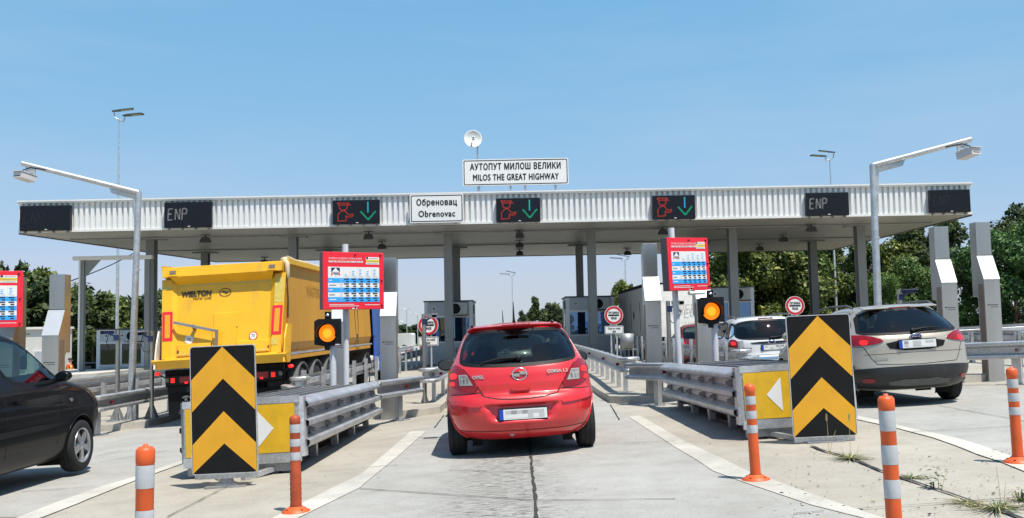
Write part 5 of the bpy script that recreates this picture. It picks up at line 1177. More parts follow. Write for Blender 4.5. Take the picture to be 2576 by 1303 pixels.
# ---- red hatchback
def red_dent(x, z):
    c = lambda t: max(0.0, min(1.0, t)); hw_ = .29 + (z - .395) / .18 * .095
    sm = lambda t: c(t) * c(t) * (3 - 2 * c(t)); rec = sm((hw_ - abs(x)) / .05 + .5) * sm((z - .385) / .06) * sm((.588 - z) / .022)
    scoop = c((.62 - abs(x)) / .15) * c((z - .665) / .03) * c((.80 - z) / .10)
    return .055 * rec + .022 * scoop
RED = dict(N=190, dent=red_dent, paint='paint_red', rows=[(.20, .66, .20, 3.70), (.235, .715, .12, 3.82), (.30, .765, .05, 3.92), (.38, .79, .015, 3.97), (.50, .815, .0, 3.99), (.60, .828, .015, 3.98), (.66, .832, .045, 3.95), (.70, .832, .085, 3.92), (.80, .825, .105, 3.80), (.90, .808, .125, 3.45), (.98, .782, .155, 3.05), (1.04, .75, .20, 2.85), (1.15, .70, .30, 2.62),
                (1.25, .658, .40, 2.42), (1.34, .615, .50, 2.22), (1.395, .575, .56, 2.08), (1.435, .53, .60, 1.95), (1.465, .43, .72, 1.75), (1.485, .24, .95, 1.5), (1.49, .08, 1.1, 1.35)],
           D=.62, n=2.55, wheels=(.74, 3.25), rw=.300, track=.83, belt=.92, dash=2.55, seats=(.95, 1.85), mirror=(2.62, 1.0), spokes=5,
           glass=[('rear_window', 'rear', [(-.655, 1.02), (-.66, 1.10), (-.63, 1.24), (-.56, 1.375), (-.40, 1.40), (0, 1.405), (.40, 1.40), (.56, 1.375), (.63, 1.24), (.66, 1.10), (.655, 1.02), (.45, .99), (0, .975), (-.45, .99)], 'glass_dark'),
                  ('windscreen', 'front', [(-.66, .99), (.66, .99), (.54, 1.385), (-.54, 1.385)], 'glass_green'), ('side_window', 'side', [(.72, 1.06), (1.0, 1.33), (2.0, 1.37), (2.55, 1.05), (2.5, .97), (.9, .97)], 'glass_dark')],
           patches=[('tail_light', 'rear2', [(-.70, 1.035), (-.62, .985), (-.52, .86), (-.445, .735), (-.60, .725), (-.735, .77), (-.795, .87), (-.785, .97)], 'lens_red', .014, 2, [([(-.665, .915), (-.575, .915), (-.515, .80), (-.655, .80)], 'lamp_frame'), ([(-.650, .900), (-.582, .900), (-.533, .815), (-.643, .815)], 'lens_clear'), ([(-.755, .93), (-.69, .935), (-.685, .88), (-.76, .87)], 'lens_red_lit'), ([(-.765, .84), (-.715, .84), (-.712, .80), (-.75, .80)], 'lens_red_lit')]),
                    ('bumper_strip', 'rear2', [(-.80, .60), (-.795, .645), (-.46, .605), (-.43, .58), (-.46, .56)], 'paint_red_panel', .018, 1, []),
                    ('tailgate_handle', 'rear', [(-.115, .785), (.115, .785), (.105, .72), (-.105, .72)], 'paint_red_panel', .030, 2, [])],
           lines=[('rear2', [(-.62, .985), (-.52, .86), (-.44, .735), (-.40, .675), (-.25, .645), (-.12, .635), (0, .632)], .011), ('rear2', [(-.80, .70), (-.60, .705), (-.445, .72)], .010), ('rear2', [(-.72, .315), (-.45, .30), (0, .295)], .008),
                  ('side2', [(.88, .35), (.92, .97)], .008), ('side2', [(2.62, .35), (2.66, .97)], .008)])
r, sh = car('red_hatchback', (.10, 10.15), R(1.7), 'red hatchback seen from behind in the middle lane, brake lights lit', RED)
f = sh.fmap('rear')
# the plate panel is sunk behind a shadowed upper lip
plate(r, sh, .01, .472, 0, .03)
wiper(r, sh, -.42, .0, 1.025, 1.06)
mb = MB(); P = [(-.56, 1.385), (-.50, 1.405), (0, 1.415), (.50, 1.405), (.56, 1.385)]; n5 = len(P)
V = []
for a, b in P: q = sh.rear0(a, b); V += [(a, q.y - .10, b + .018), (a, q.y - .12, b + .035), (a * .98, q.y + .02, b + .055), (a * .98, q.y + .10, b + .045), (a, q.y + .01, b)]
mb.add(V, [(i * 5 + j, i * 5 + (j + 1) % 5, (i + 1) * 5 + (j + 1) % 5, (i + 1) * 5 + j) for i in range(4) for j in range(5)] + [(4, 3, 2, 1, 0), (20, 21, 22, 23, 24)], 'paint_red_panel'); sp_ = mb.build('spoiler', r, bevel=.008)
mb = MB(); q = sh.rear0(0, 1.415); mb.b2((-.16, q.y - .128, 1.434), (.16, q.y - .09, 1.452), 'lens_red'); mb.build('brake_light', sp_)
q = sh.rear0(0, .90); mb = MB(); mb.M = Matrix.Translation((0, q.y - .012, .90)); mb.tube([(.078 * math.cos(R(10 * k)), 0, .066 * math.sin(R(10 * k))) for k in range(37)], .0075, 'chrome', 8, False); mb.prism([(-.10, .006), (.012, .006), (-.01, .028), (.045, .028), (.10, -.006), (-.012, -.006), (.01, -.028), (-.045, -.028)], 'Y', -.006, .006, 'chrome'); mb.build('badge', r)
mb = MB()
def surf_text(mb, txt, x, z, size, mt, sx=1.0):
    p0 = sh.fmap('rear')(x, z, .0055); p1 = sh.fmap('rear')(x + .05, z, .0055); p2 = sh.fmap('rear')(x, z + .03, .0055); mb.text(txt, p0, p1 - p0, p2 - p0, size, mt, sx=sx, bold=.003)
surf_text(mb, 'OPEL', -.455, .885, .050, 'lamp_frame', 1.2); mb.build('lettering', r); mb = MB(); surf_text(mb, 'CORSA 1.2', .42, .905, .050, 'lamp_frame', 1.05); mb.build('lettering', r)
mb = MB(); q = sh.rear0(0, 1.47); mb.tube([(0, q.y + .18, 1.47), (0, q.y + .17, 1.52), (0, q.y + .03, 1.72)], [.024, .012, .004], 'plastic_black', 8); mb.build('aerial', r)
mb = MB(); mb.b2((-.075, 1.98, 1.27), (.075, 2.0, 1.33), 'plastic_black'); mb.bar((0, 1.99, 1.33), (0, 2.05, 1.41), .02, .02, 'plastic_black'); mb.build('rear_view_mirror', r)
for sx in (-.50, .44): mb = MB(); mb.b2((sx - .015, .75, 1.450), (sx + .015, .86, 1.472), 'plastic_black'); mb.build('roof_clip', r)
mb = MB(); mb.cyl((-.12, .10, .26), (-.12, .45, .27), .028, .028, 'galv_dull', 12); mb.build('exhaust', r)

# ---- champagne estate
EST = dict(paint='paint_champagne', rows=[(.24, .70, .22, 4.2), (.28, .78, .12, 4.35), (.36, .83, .04, 4.46), (.46, .865, .01, 4.52), (.55, .885, .0, 4.54), (.60, .893, .03, 4.54), (.72, .90, .05, 4.48), (.82, .895, .055, 4.30), (.90, .885, .06, 4.0), (.98, .865, .085, 3.5), (1.04, .83, .12, 3.25), (1.12, .785, .19, 3.0), (1.24, .725, .33, 2.75), (1.35, .665, .47, 2.45), (1.41, .615, .53, 2.2), (1.445, .55, .58, 2.0), (1.465, .40, .72, 1.8), (1.475, .1, 1.1, 1.5)],
           D=.62, n=2.5, wheels=(.98, 3.63), rw=.318, track=.90, belt=.97, dash=2.75, seats=(1.35, 2.2), mirror=(2.85, 1.06), mirror_mat='paint_champagne_panel',
           glass=[('rear_window', 'rear', [(-.73, 1.05), (-.705, 1.12), (-.60, 1.385), (0, 1.405), (.60, 1.385), (.705, 1.12), (.73, 1.05), (.5, 1.025), (0, 1.015), (-.5, 1.025)], 'glass_dark'), ('windscreen', 'front', [(-.72, 1.05), (.72, 1.05), (.58, 1.4), (-.58, 1.4)], 'glass_green'),
                  ('side_window', 'side', [(.50, 1.08), (.70, 1.28), (1.15, 1.34), (1.15, 1.04)], 'glass_dark'), ('side_window', 'side', [(1.22, 1.04), (1.22, 1.35), (2.0, 1.37), (2.05, 1.03)], 'glass_dark'), ('side_window', 'side', [(2.12, 1.03), (2.08, 1.37), (2.35, 1.36), (2.95, 1.06), (2.9, 1.02)], 'glass_dark')],
           patches=[('tail_light', 'rear2', [(-.43, .955), (-.62, 1.03), (-.80, 1.045), (-.875, 1.03), (-.882, .90), (-.70, .885), (-.50, .915)], 'lens_red', .014, 1, [([(-.72, .965), (-.635, .965), (-.645, .90), (-.73, .90)], 'lens_red_lit')]),
                    ('plate_garnish', 'rear', [(-.44, .945), (.44, .945), (.36, .80), (-.36, .80)], 'chassis', .006, 1, []), ('bumper', 'rear', [(-.875, .30), (-.885, .55), (-.60, .575), (0, .585), (.60, .575), (.885, .55), (.875, .30), (.5, .27), (-.5, .27)], 'bumper_grey', .012, 1, []), ('bumper_insert', 'rear', [(-.45, .40), (.45, .40), (.40, .31), (-.40, .31)], 'fender_grey', .018, 1, []),
                    ('fog_light', 'rear2', [(-.74, .43), (-.60, .43), (-.60, .37), (-.73, .37)], 'lens_red', .020, 1, []), ('sill', 'side2', [(1.4, .25), (3.2, .25), (3.2, .33), (1.4, .33)], 'plastic_black', .008, 0, [])],
           lines=[('rear2', [(-.86, .885), (-.70, .87), (-.62, .70), (-.56, .62), (0, .60)], .009), ('rear2', [(-.70, .76), (-.40, .765), (0, .77)], .006), ('side2', [(1.18, .40), (1.18, 1.02)], .008), ('side2', [(2.07, .35), (2.07, 1.02)], .008)])
r, sh = car('silver_estate', (5.74, 13.15), R(.5), 'champagne estate car with lit red tail light beside the chevron board', EST)
plate(r, sh, .0, .885, 0, .02); wiper(r, sh, .42, -.02, 1.075, 1.06)
q = sh.rear0(0, .985); mb = MB(); mb.M = Matrix.Translation((0, q.y - .008, .985)); mb.lathe([(0, -.012), (.06, -.010), (.066, 0)], 'board_navy', 24, axis='Y'); mb.lathe([(.062, -.012), (.072, -.012), (.074, 0)], 'chrome', 24, axis='Y'); mb.M = mb.M @ Matrix.Identity(4); mb.text('Ford', (0, -.0135, 0), X_, Z_, .05, 'chrome', bold=.001)
for i, v in enumerate(mb.v): mb.v[i] = (v[0] * 1.25, v[1], .985 + (v[2] - .985) * .62)
mb.build('badge', r); mb = MB(); surf_text(mb, 'Focus', -.50, .70, .06, 'lamp_frame', 1.2); mb.build('lettering', r)
mb = MB(); q = sh.rear0(0, 1.42); mb.add([(-.55, q.y - .02, 1.405), (.55, q.y - .02, 1.405), (.56, q.y + .14, 1.438), (-.56, q.y + .14, 1.438), (-.55, q.y - .02, 1.425), (.55, q.y - .02, 1.425), (.56, q.y + .14, 1.452), (-.56, q.y + .14, 1.452)], [(0, 3, 2, 1), (4, 5, 6, 7), (0, 1, 5, 4), (1, 2, 6, 5), (3, 0, 4, 7)], 'paint_champagne_panel'); s2 = mb.build('spoiler', r, bevel=.006)
mb = MB(); mb.b2((-.16, q.y - .028, 1.408), (.16, q.y - .02, 1.422), 'lens_red'); mb.build('brake_light', s2)
for s_ in (-1, 1):
    mb = MB(); mb.tube([(s_ * .60, .78, 1.44), (s_ * .62, .95, 1.485), (s_ * .63, 1.6, 1.495), (s_ * .60, 2.2, 1.47), (s_ * .57, 2.4, 1.42)], .016, 'fender_grey', 8); mb.build('roof_rail', r)
mb = MB(); mb.lathe([(.05, 1.46), (.02, 1.50), (.0, 1.51)], 'plastic_black', 12, c=(0, 1.0, 0)); mb.build('aerial', r)

# ---- white estate
WHT = dict(EST); WHT.update(paint='paint_white', mirror_mat='plastic_black', rows=[(.24, .70, .18, 4.15), (.28, .77, .10, 4.3), (.36, .82, .03, 4.40), (.48, .845, .0, 4.44), (.58, .852, .01, 4.44), (.63, .855, .06, 4.42), (.74, .855, .075, 4.36), (.84, .85, .085, 4.1), (.93, .838, .10, 3.7), (1.0, .815, .13, 3.35), (1.08, .78, .17, 3.05), (1.20, .725, .25, 2.75), (1.32, .67, .34, 2.5), (1.41, .62, .41, 2.2), (1.45, .56, .47, 2.0), (1.475, .40, .65, 1.8), (1.485, .1, 1.0, 1.5)],
    wheels=(.93, 3.55), rw=.30, track=.85, belt=.96,
    glass=[('rear_window', 'rear', [(-.72, 1.01), (-.69, 1.20), (-.60, 1.395), (0, 1.41), (.60, 1.395), (.69, 1.20), (.72, 1.01), (.4, .975), (0, .965), (-.4, .975)], 'glass_dark'), ('windscreen', 'front', [(-.70, 1.02), (.70, 1.02), (.58, 1.4), (-.58, 1.4)], 'glass_green'), ('side_window', 'side', [(.42, 1.02), (.62, 1.33), (1.05, 1.37), (1.05, 1.0)], 'glass_dark'), ('side_window', 'side', [(1.12, 1.0), (1.12, 1.38), (1.9, 1.39), (1.95, 1.0)], 'glass_dark'), ('side_window', 'side', [(2.02, 1.0), (1.98, 1.39), (2.3, 1.37), (2.9, 1.04), (2.85, .99)], 'glass_dark')],
    patches=[('tail_light', 'rear2', [(-.80, 1.0), (-.715, 1.0), (-.665, .93), (-.655, .68), (-.70, .655), (-.835, .655), (-.838, .85)], 'lens_red', .014, 1, [([(-.79, .95), (-.72, .95), (-.72, .88), (-.79, .88)], 'lens_red_lit')]), ('plate_garnish', 'rear', [(-.46, .93), (.46, .93), (.38, .885), (-.38, .885)], 'plastic_black', .012, 1, []), ('bumper_strip', 'rear', [(-.84, .60), (.84, .60), (.84, .555), (-.84, .555)], 'chrome', .014, 0, []), ('sill', 'side2', [(1.4, .25), (3.1, .25), (3.1, .33), (1.4, .33)], 'plastic_black', .008, 0, [])],
    lines=[('rear2', [(-.655, .68), (-.60, .65), (0, .645)], .008), ('side2', [(1.08, .40), (1.08, 1.0)], .008), ('side2', [(1.98, .35), (1.98, 1.0)], .008)])
r, sh = car('white_estate', (5.66, 20.3), R(0), 'white estate car with tall tail lights behind the amber light', WHT)
plate(r, sh, .03, .80, 0, .015); wiper(r, sh, .40, .0, 1.0, 1.0)
q = sh.rear0(0, .91); mb = MB(); mb.M = Matrix.Translation((0, q.y - .022, .915)) @ Matrix.Diagonal((1.3, 1, .62, 1)); mb.lathe([(0, -.008), (.055, -.006), (.06, 0)], 'board_navy', 20, axis='Y'); mb.lathe([(.055, -.008), (.066, -.006), (.068, 0)], 'chrome', 20, axis='Y'); mb.build('badge', r)
mb = MB(); surf_text(mb, 'Focus', -.52, .80, .075, 'decal_dark', 1.1); mb.build('lettering', r)
for s_ in (-1, 1):
    mb = MB(); mb.tube([(s_ * .60, .66, 1.45), (s_ * .62, .8, 1.50), (s_ * .63, 1.6, 1.515), (s_ * .60, 2.2, 1.49), (s_ * .57, 2.4, 1.44)], .018, 'fender_grey', 8); mb.build('roof_rail', r)
mb = MB(); mb.b2((-.16, sh.rear0(0, 1.43).y - .02, 1.425), (.16, sh.rear0(0, 1.43).y + .02, 1.445), 'lens_red'); mb.build('brake_light', r)

# ---- black people carrier on the left
BLK = dict(paint='paint_black', rows=[(0.200, 0.720, 0.120, 3.680), (0.250, 0.780, 0.050, 3.860), (0.369, 0.810, 0.020, 3.960), (0.580, 0.835, 0.000, 4.020), (0.730, 0.842, 0.030, 4.040), (0.836, 0.838, 0.060, 4.000), (0.949, 0.828, 0.080, 3.860), (1.029, 0.815, 0.100, 3.520), (1.108, 0.795, 0.130, 3.180), (1.209, 0.760, 0.170, 3.000), (1.368, 0.705, 0.250, 2.813), (1.526, 0.650, 0.330, 2.580), (1.639, 0.600, 0.400, 2.320), (1.707, 0.530, 0.470, 2.100), (1.746, 0.400, 0.600, 1.900), (1.763, 0.100, 1.000, 1.500)],
           D=.55, n=2.6, nf=2.7, DF=.45, wheels=(.72, 3.26), rw=.305, track=.845, belt=1.06, dash=2.5, seats=(1.0, 1.75), mirror_size=.72, mirror=(2.70, 1.15), spokes=5, mirror_mat='paint_black_panel',
           glass=[('rear_window', 'rear', [(-.65, 1.119), (.65, 1.119), (.56, 1.627), (-.56, 1.627)], 'glass_dark'), ('windscreen', 'front', [(-.68, 1.130), (.68, 1.130), (.56, 1.639), (-.56, 1.639)], 'glass_green'), ('side_window', 'side', [(.60, 1.142), (.72, 1.571), (1.55, 1.627), (1.58, 1.085)], 'glass_green'), ('side_window', 'side', [(1.66, 1.085), (1.63, 1.627), (2.10, 1.616), (2.42, 1.458), (2.78, 1.142), (2.74, 1.074)], 'glass_green')],
           patches=[('head_light', 'front2', [(-.74, 0.910), (-.48, 0.880), (-.50, 0.760), (-.76, 0.780)], 'lens_clear', .01, 1, []), ('side_strip', 'side2', [(1.05, 0.640), (2.72, 0.640), (2.72, 0.580), (1.05, 0.580)], 'plastic_black', .012, 1, []), ('indicator', 'side2', [(2.98, 0.880), (3.04, 0.880), (3.04, 0.840), (2.98, 0.840)], 'lens_clear', .012, 2, []), ('door_handle', 'side2', [(1.78, 0.940), (1.98, 0.945), (1.98, 0.905), (1.78, 0.900)], 'paint_black_panel', .03, 1, [])],
           lines=[('side2', [(1.62, 0.360), (1.62, 1.050)], .010), ('side2', [(2.70, 0.380), (2.78, 0.680), (2.74, 1.070)], .010), ('side2', [(.95, 0.980), (1.62, 1.010), (2.8, 1.010), (3.3, 0.940)], .006)])
r, sh = car('black_people_carrier', (-5.98, 7.95), R(0), 'black car cut off by the picture edge, silver alloy front wheel', BLK)
mb = MB(); mb.prism([(2.05, .97), (2.05, 1.40), (2.08, 1.40), (2.08, .97)], 'X', .655, .665, 'weed_green')
mb = MB()
for k in range(9): a = .92 + k * .035; mb.add([(.50 + .02 * (k % 2), 1.75 + k * .045, 1.44), (.50 + .02 * (k % 2), 1.79 + k * .045, 1.44), (.56 + .02 * (k % 2), 1.80 + k * .045, .98), (.56 + .02 * (k % 2), 1.76 + k * .045, .98)], [(0, 1, 2, 3)], 'glass_green')
# ---- dark red hatchback and grey off-roader ahead
DRD = dict(RED); DRD.update(dent=None, N=104, paint='paint_darkred', lines=[], patches=[('tail_light', 'rear2', [(-.79, .98), (-.68, .98), (-.62, .74), (-.80, .74)], 'lens_red_lit', .014, 1, []), ('bumper', 'rear', [(-.78, .30), (-.80, .42), (.80, .42), (.78, .30)], 'plastic_black', .010, 1, [])])
r, sh = car('dark_red_hatchback', (5.62, 26.6), R(0), 'dark red car between the white lorry and the steel pillars', DRD); plate(r, sh, 0, .55); r.scale = (1, 1, .92)
SUV = dict(EST); SUV.update(paint='paint_grey', mirror_mat='plastic_black', rows=[(a * 1.025 + .01, b * 1.0, c, d * .98) for a, b, c, d in EST['rows']], wheels=(.9, 3.5), rw=.35, belt=1.0, mirror=(2.95, 1.16),
    glass=[('rear_window', 'rear', [(-.70, 1.10), (-.60, 1.40), (.60, 1.40), (.70, 1.10)], 'glass_black'), ('windscreen', 'front', [(-.70, 1.10), (.70, 1.10), (.58, 1.42), (-.58, 1.42)], 'glass_green'), ('side_window', 'side', [(.6, 1.10), (.8, 1.35), (2.3, 1.39), (2.9, 1.10)], 'glass_black')],
    patches=[('tail_light', 'rear2', [(-.43, 1.06), (-.62, 1.14), (-.875, 1.15), (-.88, .98), (-.50, .99)], 'lens_red_lit', .014, 1, [([(-.60, 1.08), (-.48, 1.06), (-.50, 1.01), (-.62, 1.01)], 'lens_clear')])], lines=[])
r, sh = car('grey_offroader', (-.10, 16.0), R(0), 'grey off-roader hidden ahead of the red hatchback, only its mirror showing', SUV); plate(r, sh, 0, .86)
q = sh.rear0(0, 1.08); mb = MB(); mb.M = Matrix.Translation((0, q.y - .02, 1.08))
for a, b, ox, oz in ((.085, .055, 0, 0), (.03, .055, 0, 0), (.06, .022, 0, .03)): mb.tube([(ox + a * math.cos(R(15 * k)), 0, oz + b * math.sin(R(15 * k))) for k in range(25)], .007, 'chrome', 6, False)
mb.build('badge', r); mb = MB(); mb.tube([(-.02, 1.2, 1.63), (-.02, 1.1, 1.85)], [.012, .004], 'plastic_black', 6); mb.build('aerial', r)

# ------------------------------------------------------------------ yellow tipper trailer and its tractor
tx, ty = -5.70, 18.45
r = empty('tipper_trailer', (tx, ty, gz(tx, ty)), R(-1.2), 0, TILT); tag(r, 'yellow tipper trailer with black lettering on its tailgate, next to the red price board', 'trailer')
zb, zt = 1.28, 3.17; L = 9.9
def yb(z): return .0 + .42 * (z - zb) / (zt - zb)            # the tailgate leans forward towards the top
def hw(z): return 1.26 - .12 * (z - zb) / (zt - zb)
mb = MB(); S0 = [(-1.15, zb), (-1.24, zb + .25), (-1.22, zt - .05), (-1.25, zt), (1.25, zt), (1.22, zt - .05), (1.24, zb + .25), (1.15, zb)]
mb.add([(a, yb(b) + .12, b) for a, b in S0] + [(a, L, b) for a, b in S0], [(i, i + 8, (i + 1) % 8 + 8, (i + 1) % 8) for i in range(8) if i != 3] + [tuple(range(8, 16))], 'tipper_yellow_shaded')
for s_ in (-1, 1): mb.b2((s_ * 1.15, .3, zb - .10), (s_ * 1.20, L, zb - .02), 'tipper_yellow_shaded'); mb.b2((s_ * 1.255, .25, zb + .0), (s_ * 1.245, L, zb + .045), 'galv_light')
for s_ in (-1, 1): mb.bar((s_ * 1.25, .4, zt), (s_ * 1.25, L, zt), .10, .10, 'tipper_yellow')
mb.build('tub', r)
fr = lambda x, z, e: Vector((x * (1 + .075 * (z - zb) / (zt - zb)), yb(z) - e, z))
mb = MB()
P = [(-1.20, zb + .06), (1.20, zb + .06), (1.13, zt), (-1.13, zt)]
mb.add([fr(a, b, .0) for a, b in P] + [fr(a, b, -.13) for a, b in P], [(0, 1, 2, 3), (0, 4, 5, 1), (1, 5, 6, 2), (2, 6, 7, 3), (3, 7, 4, 0)], 'tipper_yellow')
tail = mb.build('tailgate', r)
mb = MB()                                                      # folded frame round a sunk field
def slab(x0, x1, z0, z1, e0, e1, mt, k0=None):
    V = [fr(x0, z0, e0), fr(x1, z0, e0), fr(x1, z1, e0), fr(x0, z1, e0), fr(x0, z0, e1), fr(x1, z0, e1), fr(x1, z1, e1), fr(x0, z1, e1)]; mb.add(V, [(4, 5, 6, 7), (0, 1, 5, 4), (1, 2, 6, 5), (2, 3, 7, 6), (3, 0, 4, 7)], mt)
slab(-1.13, 1.13, zt - .20, zt + .0, 0, .20, 'tipper_yellow'); slab(-1.18, -.98, zb + .06, zt - .24, 0, .07, 'tipper_yellow'); slab(.98, 1.18, zb + .06, zt - .24, 0, .07, 'tipper_yellow')
V = [fr(-.98, zt - .20, .20), fr(.98, zt - .20, .20), fr(.90, zt - .36, .004), fr(-.90, zt - .36, .004)]; mb.add(V, [(3, 2, 1, 0)], 'tipper_yellow')
V = [fr(-.98, zb + .06, .07), fr(-.98, zt - .24, .07), fr(-.90, zt - .30, .003), fr(-.90, zb + .06, .003)]; mb.add(V, [(0, 1, 2, 3)], 'tipper_yellow'); V = [fr(.98, zb + .06, .07), fr(.98, zt - .24, .07), fr(.90, zt - .30, .003), fr(.90, zb + .06, .003)]; mb.add(V, [(3, 2, 1, 0)], 'tipper_yellow')
for x0, x1 in ((-.88, -.22), (.28, .94)): slab(x0, x1, zb + .10, zb + .34, 0, .05, 'tipper_yellow')
slab(-.20, .26, zb + .06, zb + .62, 0, .03, 'tipper_yellow'); slab(-.19, .29, zb + .62, zb + .92, 0, .018, 'tipper_yellow')
for x in (-.86, -.25, .30, .92): slab(x - .015, x + .015, zb + .16, zb + .22, .05, .06, 'decal_dark')
mb.build('frame', tail, bevel=.008)
mb = MB(); 
V = [fr(sx, z, e) for sx in (-1.32, 1.32) for z, e in ((zb - .13, -.15), (zb - .13, .07), (zb + .03, .20), (zb + .05, .20), (zb + .05, -.15))]; mb.add(V, [(0, 1, 2, 3, 4), (9, 8, 7, 6, 5)] + [(i, (i + 1) % 5, (i + 1) % 5 + 5, i + 5) for i in range(5)], 'tipper_yellow')
slab(-1.12, 1.12, zb + .03, zb + .075, -.02, .10, 'tipper_yellow')
for s_ in (-1, 1):
    V = [(s_ * 1.29, yb(zb) - .2, zb - .12), (s_ * 1.32, yb(zb) + .1, zb - .12), (s_ * 1.32, .35, zb + .6), (s_ * 1.30, .12, zb + .62), (s_ * 1.29, -.05, zb + .35)]; mb.add(V + [(a - s_ * .03, b, c) for a, b, c in V], [(0, 1, 2, 3, 4), (9, 8, 7, 6, 5)] + [(i, (i + 1) % 5, (i + 1) % 5 + 5, i + 5) for i in range(5)], 'tipper_yellow' if s_ > 0 else 'container_white')
mb.build('rear_sill', r, bevel=.008)
mb = MB()
def flat(x0, x1, z0, z1, e, mt): mb.add([fr(x0, z0, e), fr(x1, z0, e), fr(x1, z1, e), fr(x0, z1, e)], [(0, 1, 2, 3)], mt)
for x0 in (-1.165, .965):
    mb = MB(); flat(x0, x0 + .20, zb + .42, zb + 1.00, .076, 'board_red'); flat(x0 + .05, x0 + .15, zb + .48, zb + .94, .079, 'chev_yellow'); mb.build('marker_panel', tail)
for x, z, rg in ((-.66, zb + .42, False), (.60, zb + .42, True)):
    o = [fr(x + .085 * math.cos(R(20 * k)), z + .085 * math.sin(R(20 * k)), .012) for k in range(18)]; i_ = [fr(x + .068 * math.cos(R(20 * k)), z + .068 * math.sin(R(20 * k)), .015) for k in range(18)]
    mb = MB(); mb.add(o, [tuple(range(18))], 'sign_red' if rg else 'sign_white'); mb.add(i_, [tuple(range(18))], 'sign_white')
    mb.text('70', fr(x, z, .018), X_, fr(0, 1, 0) - fr(0, 0, 0), .10, 'sign_black', sx=.8); mb.build('sticker', tail)
mb = MB(); upv = fr(0, 1, 0) - fr(0, 0, 0)
mb.text('WIELTON', fr(-.82, zb + 1.33, .010), X_, upv, .150, 'decal_dark', 'LEFT', bold=.009, sx=.90); mb.build('lettering', tail); mb = MB(); mb.text('MASTER  CLASS', fr(-.60, zb + 1.235, .010), X_, upv, .06, 'decal_dark', 'LEFT', bold=.001, sx=.9)
mb.add([fr(.02 + .115 * math.cos(R(18 * k)), zb + 1.33 + .085 * math.sin(R(18 * k)), .010) for k in range(20)] + [fr(.02 + .10 * math.cos(R(18 * k)), zb + 1.33 + .072 * math.sin(R(18 * k)), .010) for k in range(20)], [(k, (k + 1) % 20, (k + 1) % 20 + 20, k + 20) for k in range(20)], 'decal_dark')
mb.add([fr(a * .9 + .02, b + zb + 1.33, .011) for a, b in ((-.085, .015), (-.03, .03), (.03, .01), (.085, .02), (.07, -.01), (.03, -.02), (.035, -.045), (.015, -.02), (-.03, -.005))], [tuple(range(9))], 'decal_dark')
mb.build('lettering', tail)
for q in ((-.90, .90, zb + 1.50, zb + 1.55, .006), (-1.17, -.985, zb + 1.45, zb + 1.50, .074), (.99, 1.16, zb + 1.06, zb + 1.55, .074), (-.88, -.25, zb + .12, zb + .155, .054), (.30, .92, zb + .12, zb + .155, .054), (.98, 1.10, zb + .22, zb + .36, .076)):
    mb = MB(); flat(*q, 'tape_dull'); mb.build('reflective_tape', tail)
mb = MB(); mb.bar(fr(-.92, zb + .78, .14), fr(-.08, zb + .56, .14), .05, .05, 'galv_dull'); mb.bar(fr(-.08, zb + .58, .14), fr(-.08, zb + .12, .14), .05, .05, 'brown_steel'); mb.bar(fr(-.55, zb + .70, .14), fr(-.55, zb + .62, .0), .06, .04, 'brown_steel'); mb.build('sweeping_bar', r)
mb = MB()
for x in (-.92, .95): slab(x - .09, x + .09, zt - .18, zt - .03, .20, .22, 'tipper_yellow'); slab(x - .06, x + .06, zt - .14, zt - .07, .22, .228, 'brown_steel')
mb.build('hinge', r)
mb = MB(); rt = random.Random(2); P = []
for k in range(13): P.append((1.20 + rt.uniform(-.02, .03), .62 + k * .76, zt + .06 + rt.uniform(-.015, .015)))
mb.tube(P, [.055 + rt.uniform(-.01, .012) for _ in P], 'tarp_beige', 12)
mb.tube([(1.12, .58, zt + .05), (1.21, .46, zt + .04), (1.27, .38, zt - .06), (1.28, .36, zt - .30), (1.25, .38, zt - .42)], [.04, .06, .055, .04, .02], 'tarp_beige', 10); mb.tube([(1.26, .34, zt - .3), (1.28, .3, zt - .8), (1.27, .26, zt - 1.15)], .018, 'decal_dark', 8); mb.build('tarpaulin', r)
mb = MB()
def side_text(t, y, z, s, mt, rot=False):
    mb.text(t, (1.238 + (.0 if not rot else 0), y, z), (0, 1, 0) if not rot else (0, 0, 1), (0, 0, 1) if not rot else (0, -1, 0), s, mt, 'LEFT')
side_text('MASTER', 2.1, zt - .55, .34, 'decal_side'); mb.tube([(1.235, 7.7 + .22 * math.cos(R(15 * k)), 2.05 + .55 * math.sin(R(15 * k))) for k in range(25)], .012, 'decal_dark', 6, False); mb.b2((1.23, 7.6, 1.5), (1.24, 7.8, 1.62), 'decal_dark')
for k in range(4): mb.b2((1.24, 7.62, 1.20 + k * .07), (1.248, 7.80, 1.235 + k * .07), 'decal_dark')
mb.build('side_lettering', r)
mb = MB(); mb.b2((-.45, .3, .85), (.45, L + .8, 1.15), 'chassis'); mb.b2((-1.15, .18, .50), (1.15, .30, .66), 'chassis'); mb.b2((-1.18, .1, .78), (1.18, .22, 1.12), 'chassis')
for s_ in (-1, 1):
    mb.b2((s_ * .82, .2, .22), (s_ * 1.18, .23, .80), 'rubber'); mb.b2((s_ * .40, .22, .5), (s_ * .55, .5, .95), 'chassis')
mb.b2((-1.0, 1.0, .55), (1.0, 5.5, 1.15), 'chassis'); mb.b2((-.55, .35, .35), (.55, 2.0, .7), 'chassis'); mb.tube([(-.05, .2, .66), (.05, .18, .66)], .05, 'chrome', 10); mb.build('chassis_frame', r)
ZL = Matrix.Translation((0, 0, .20))
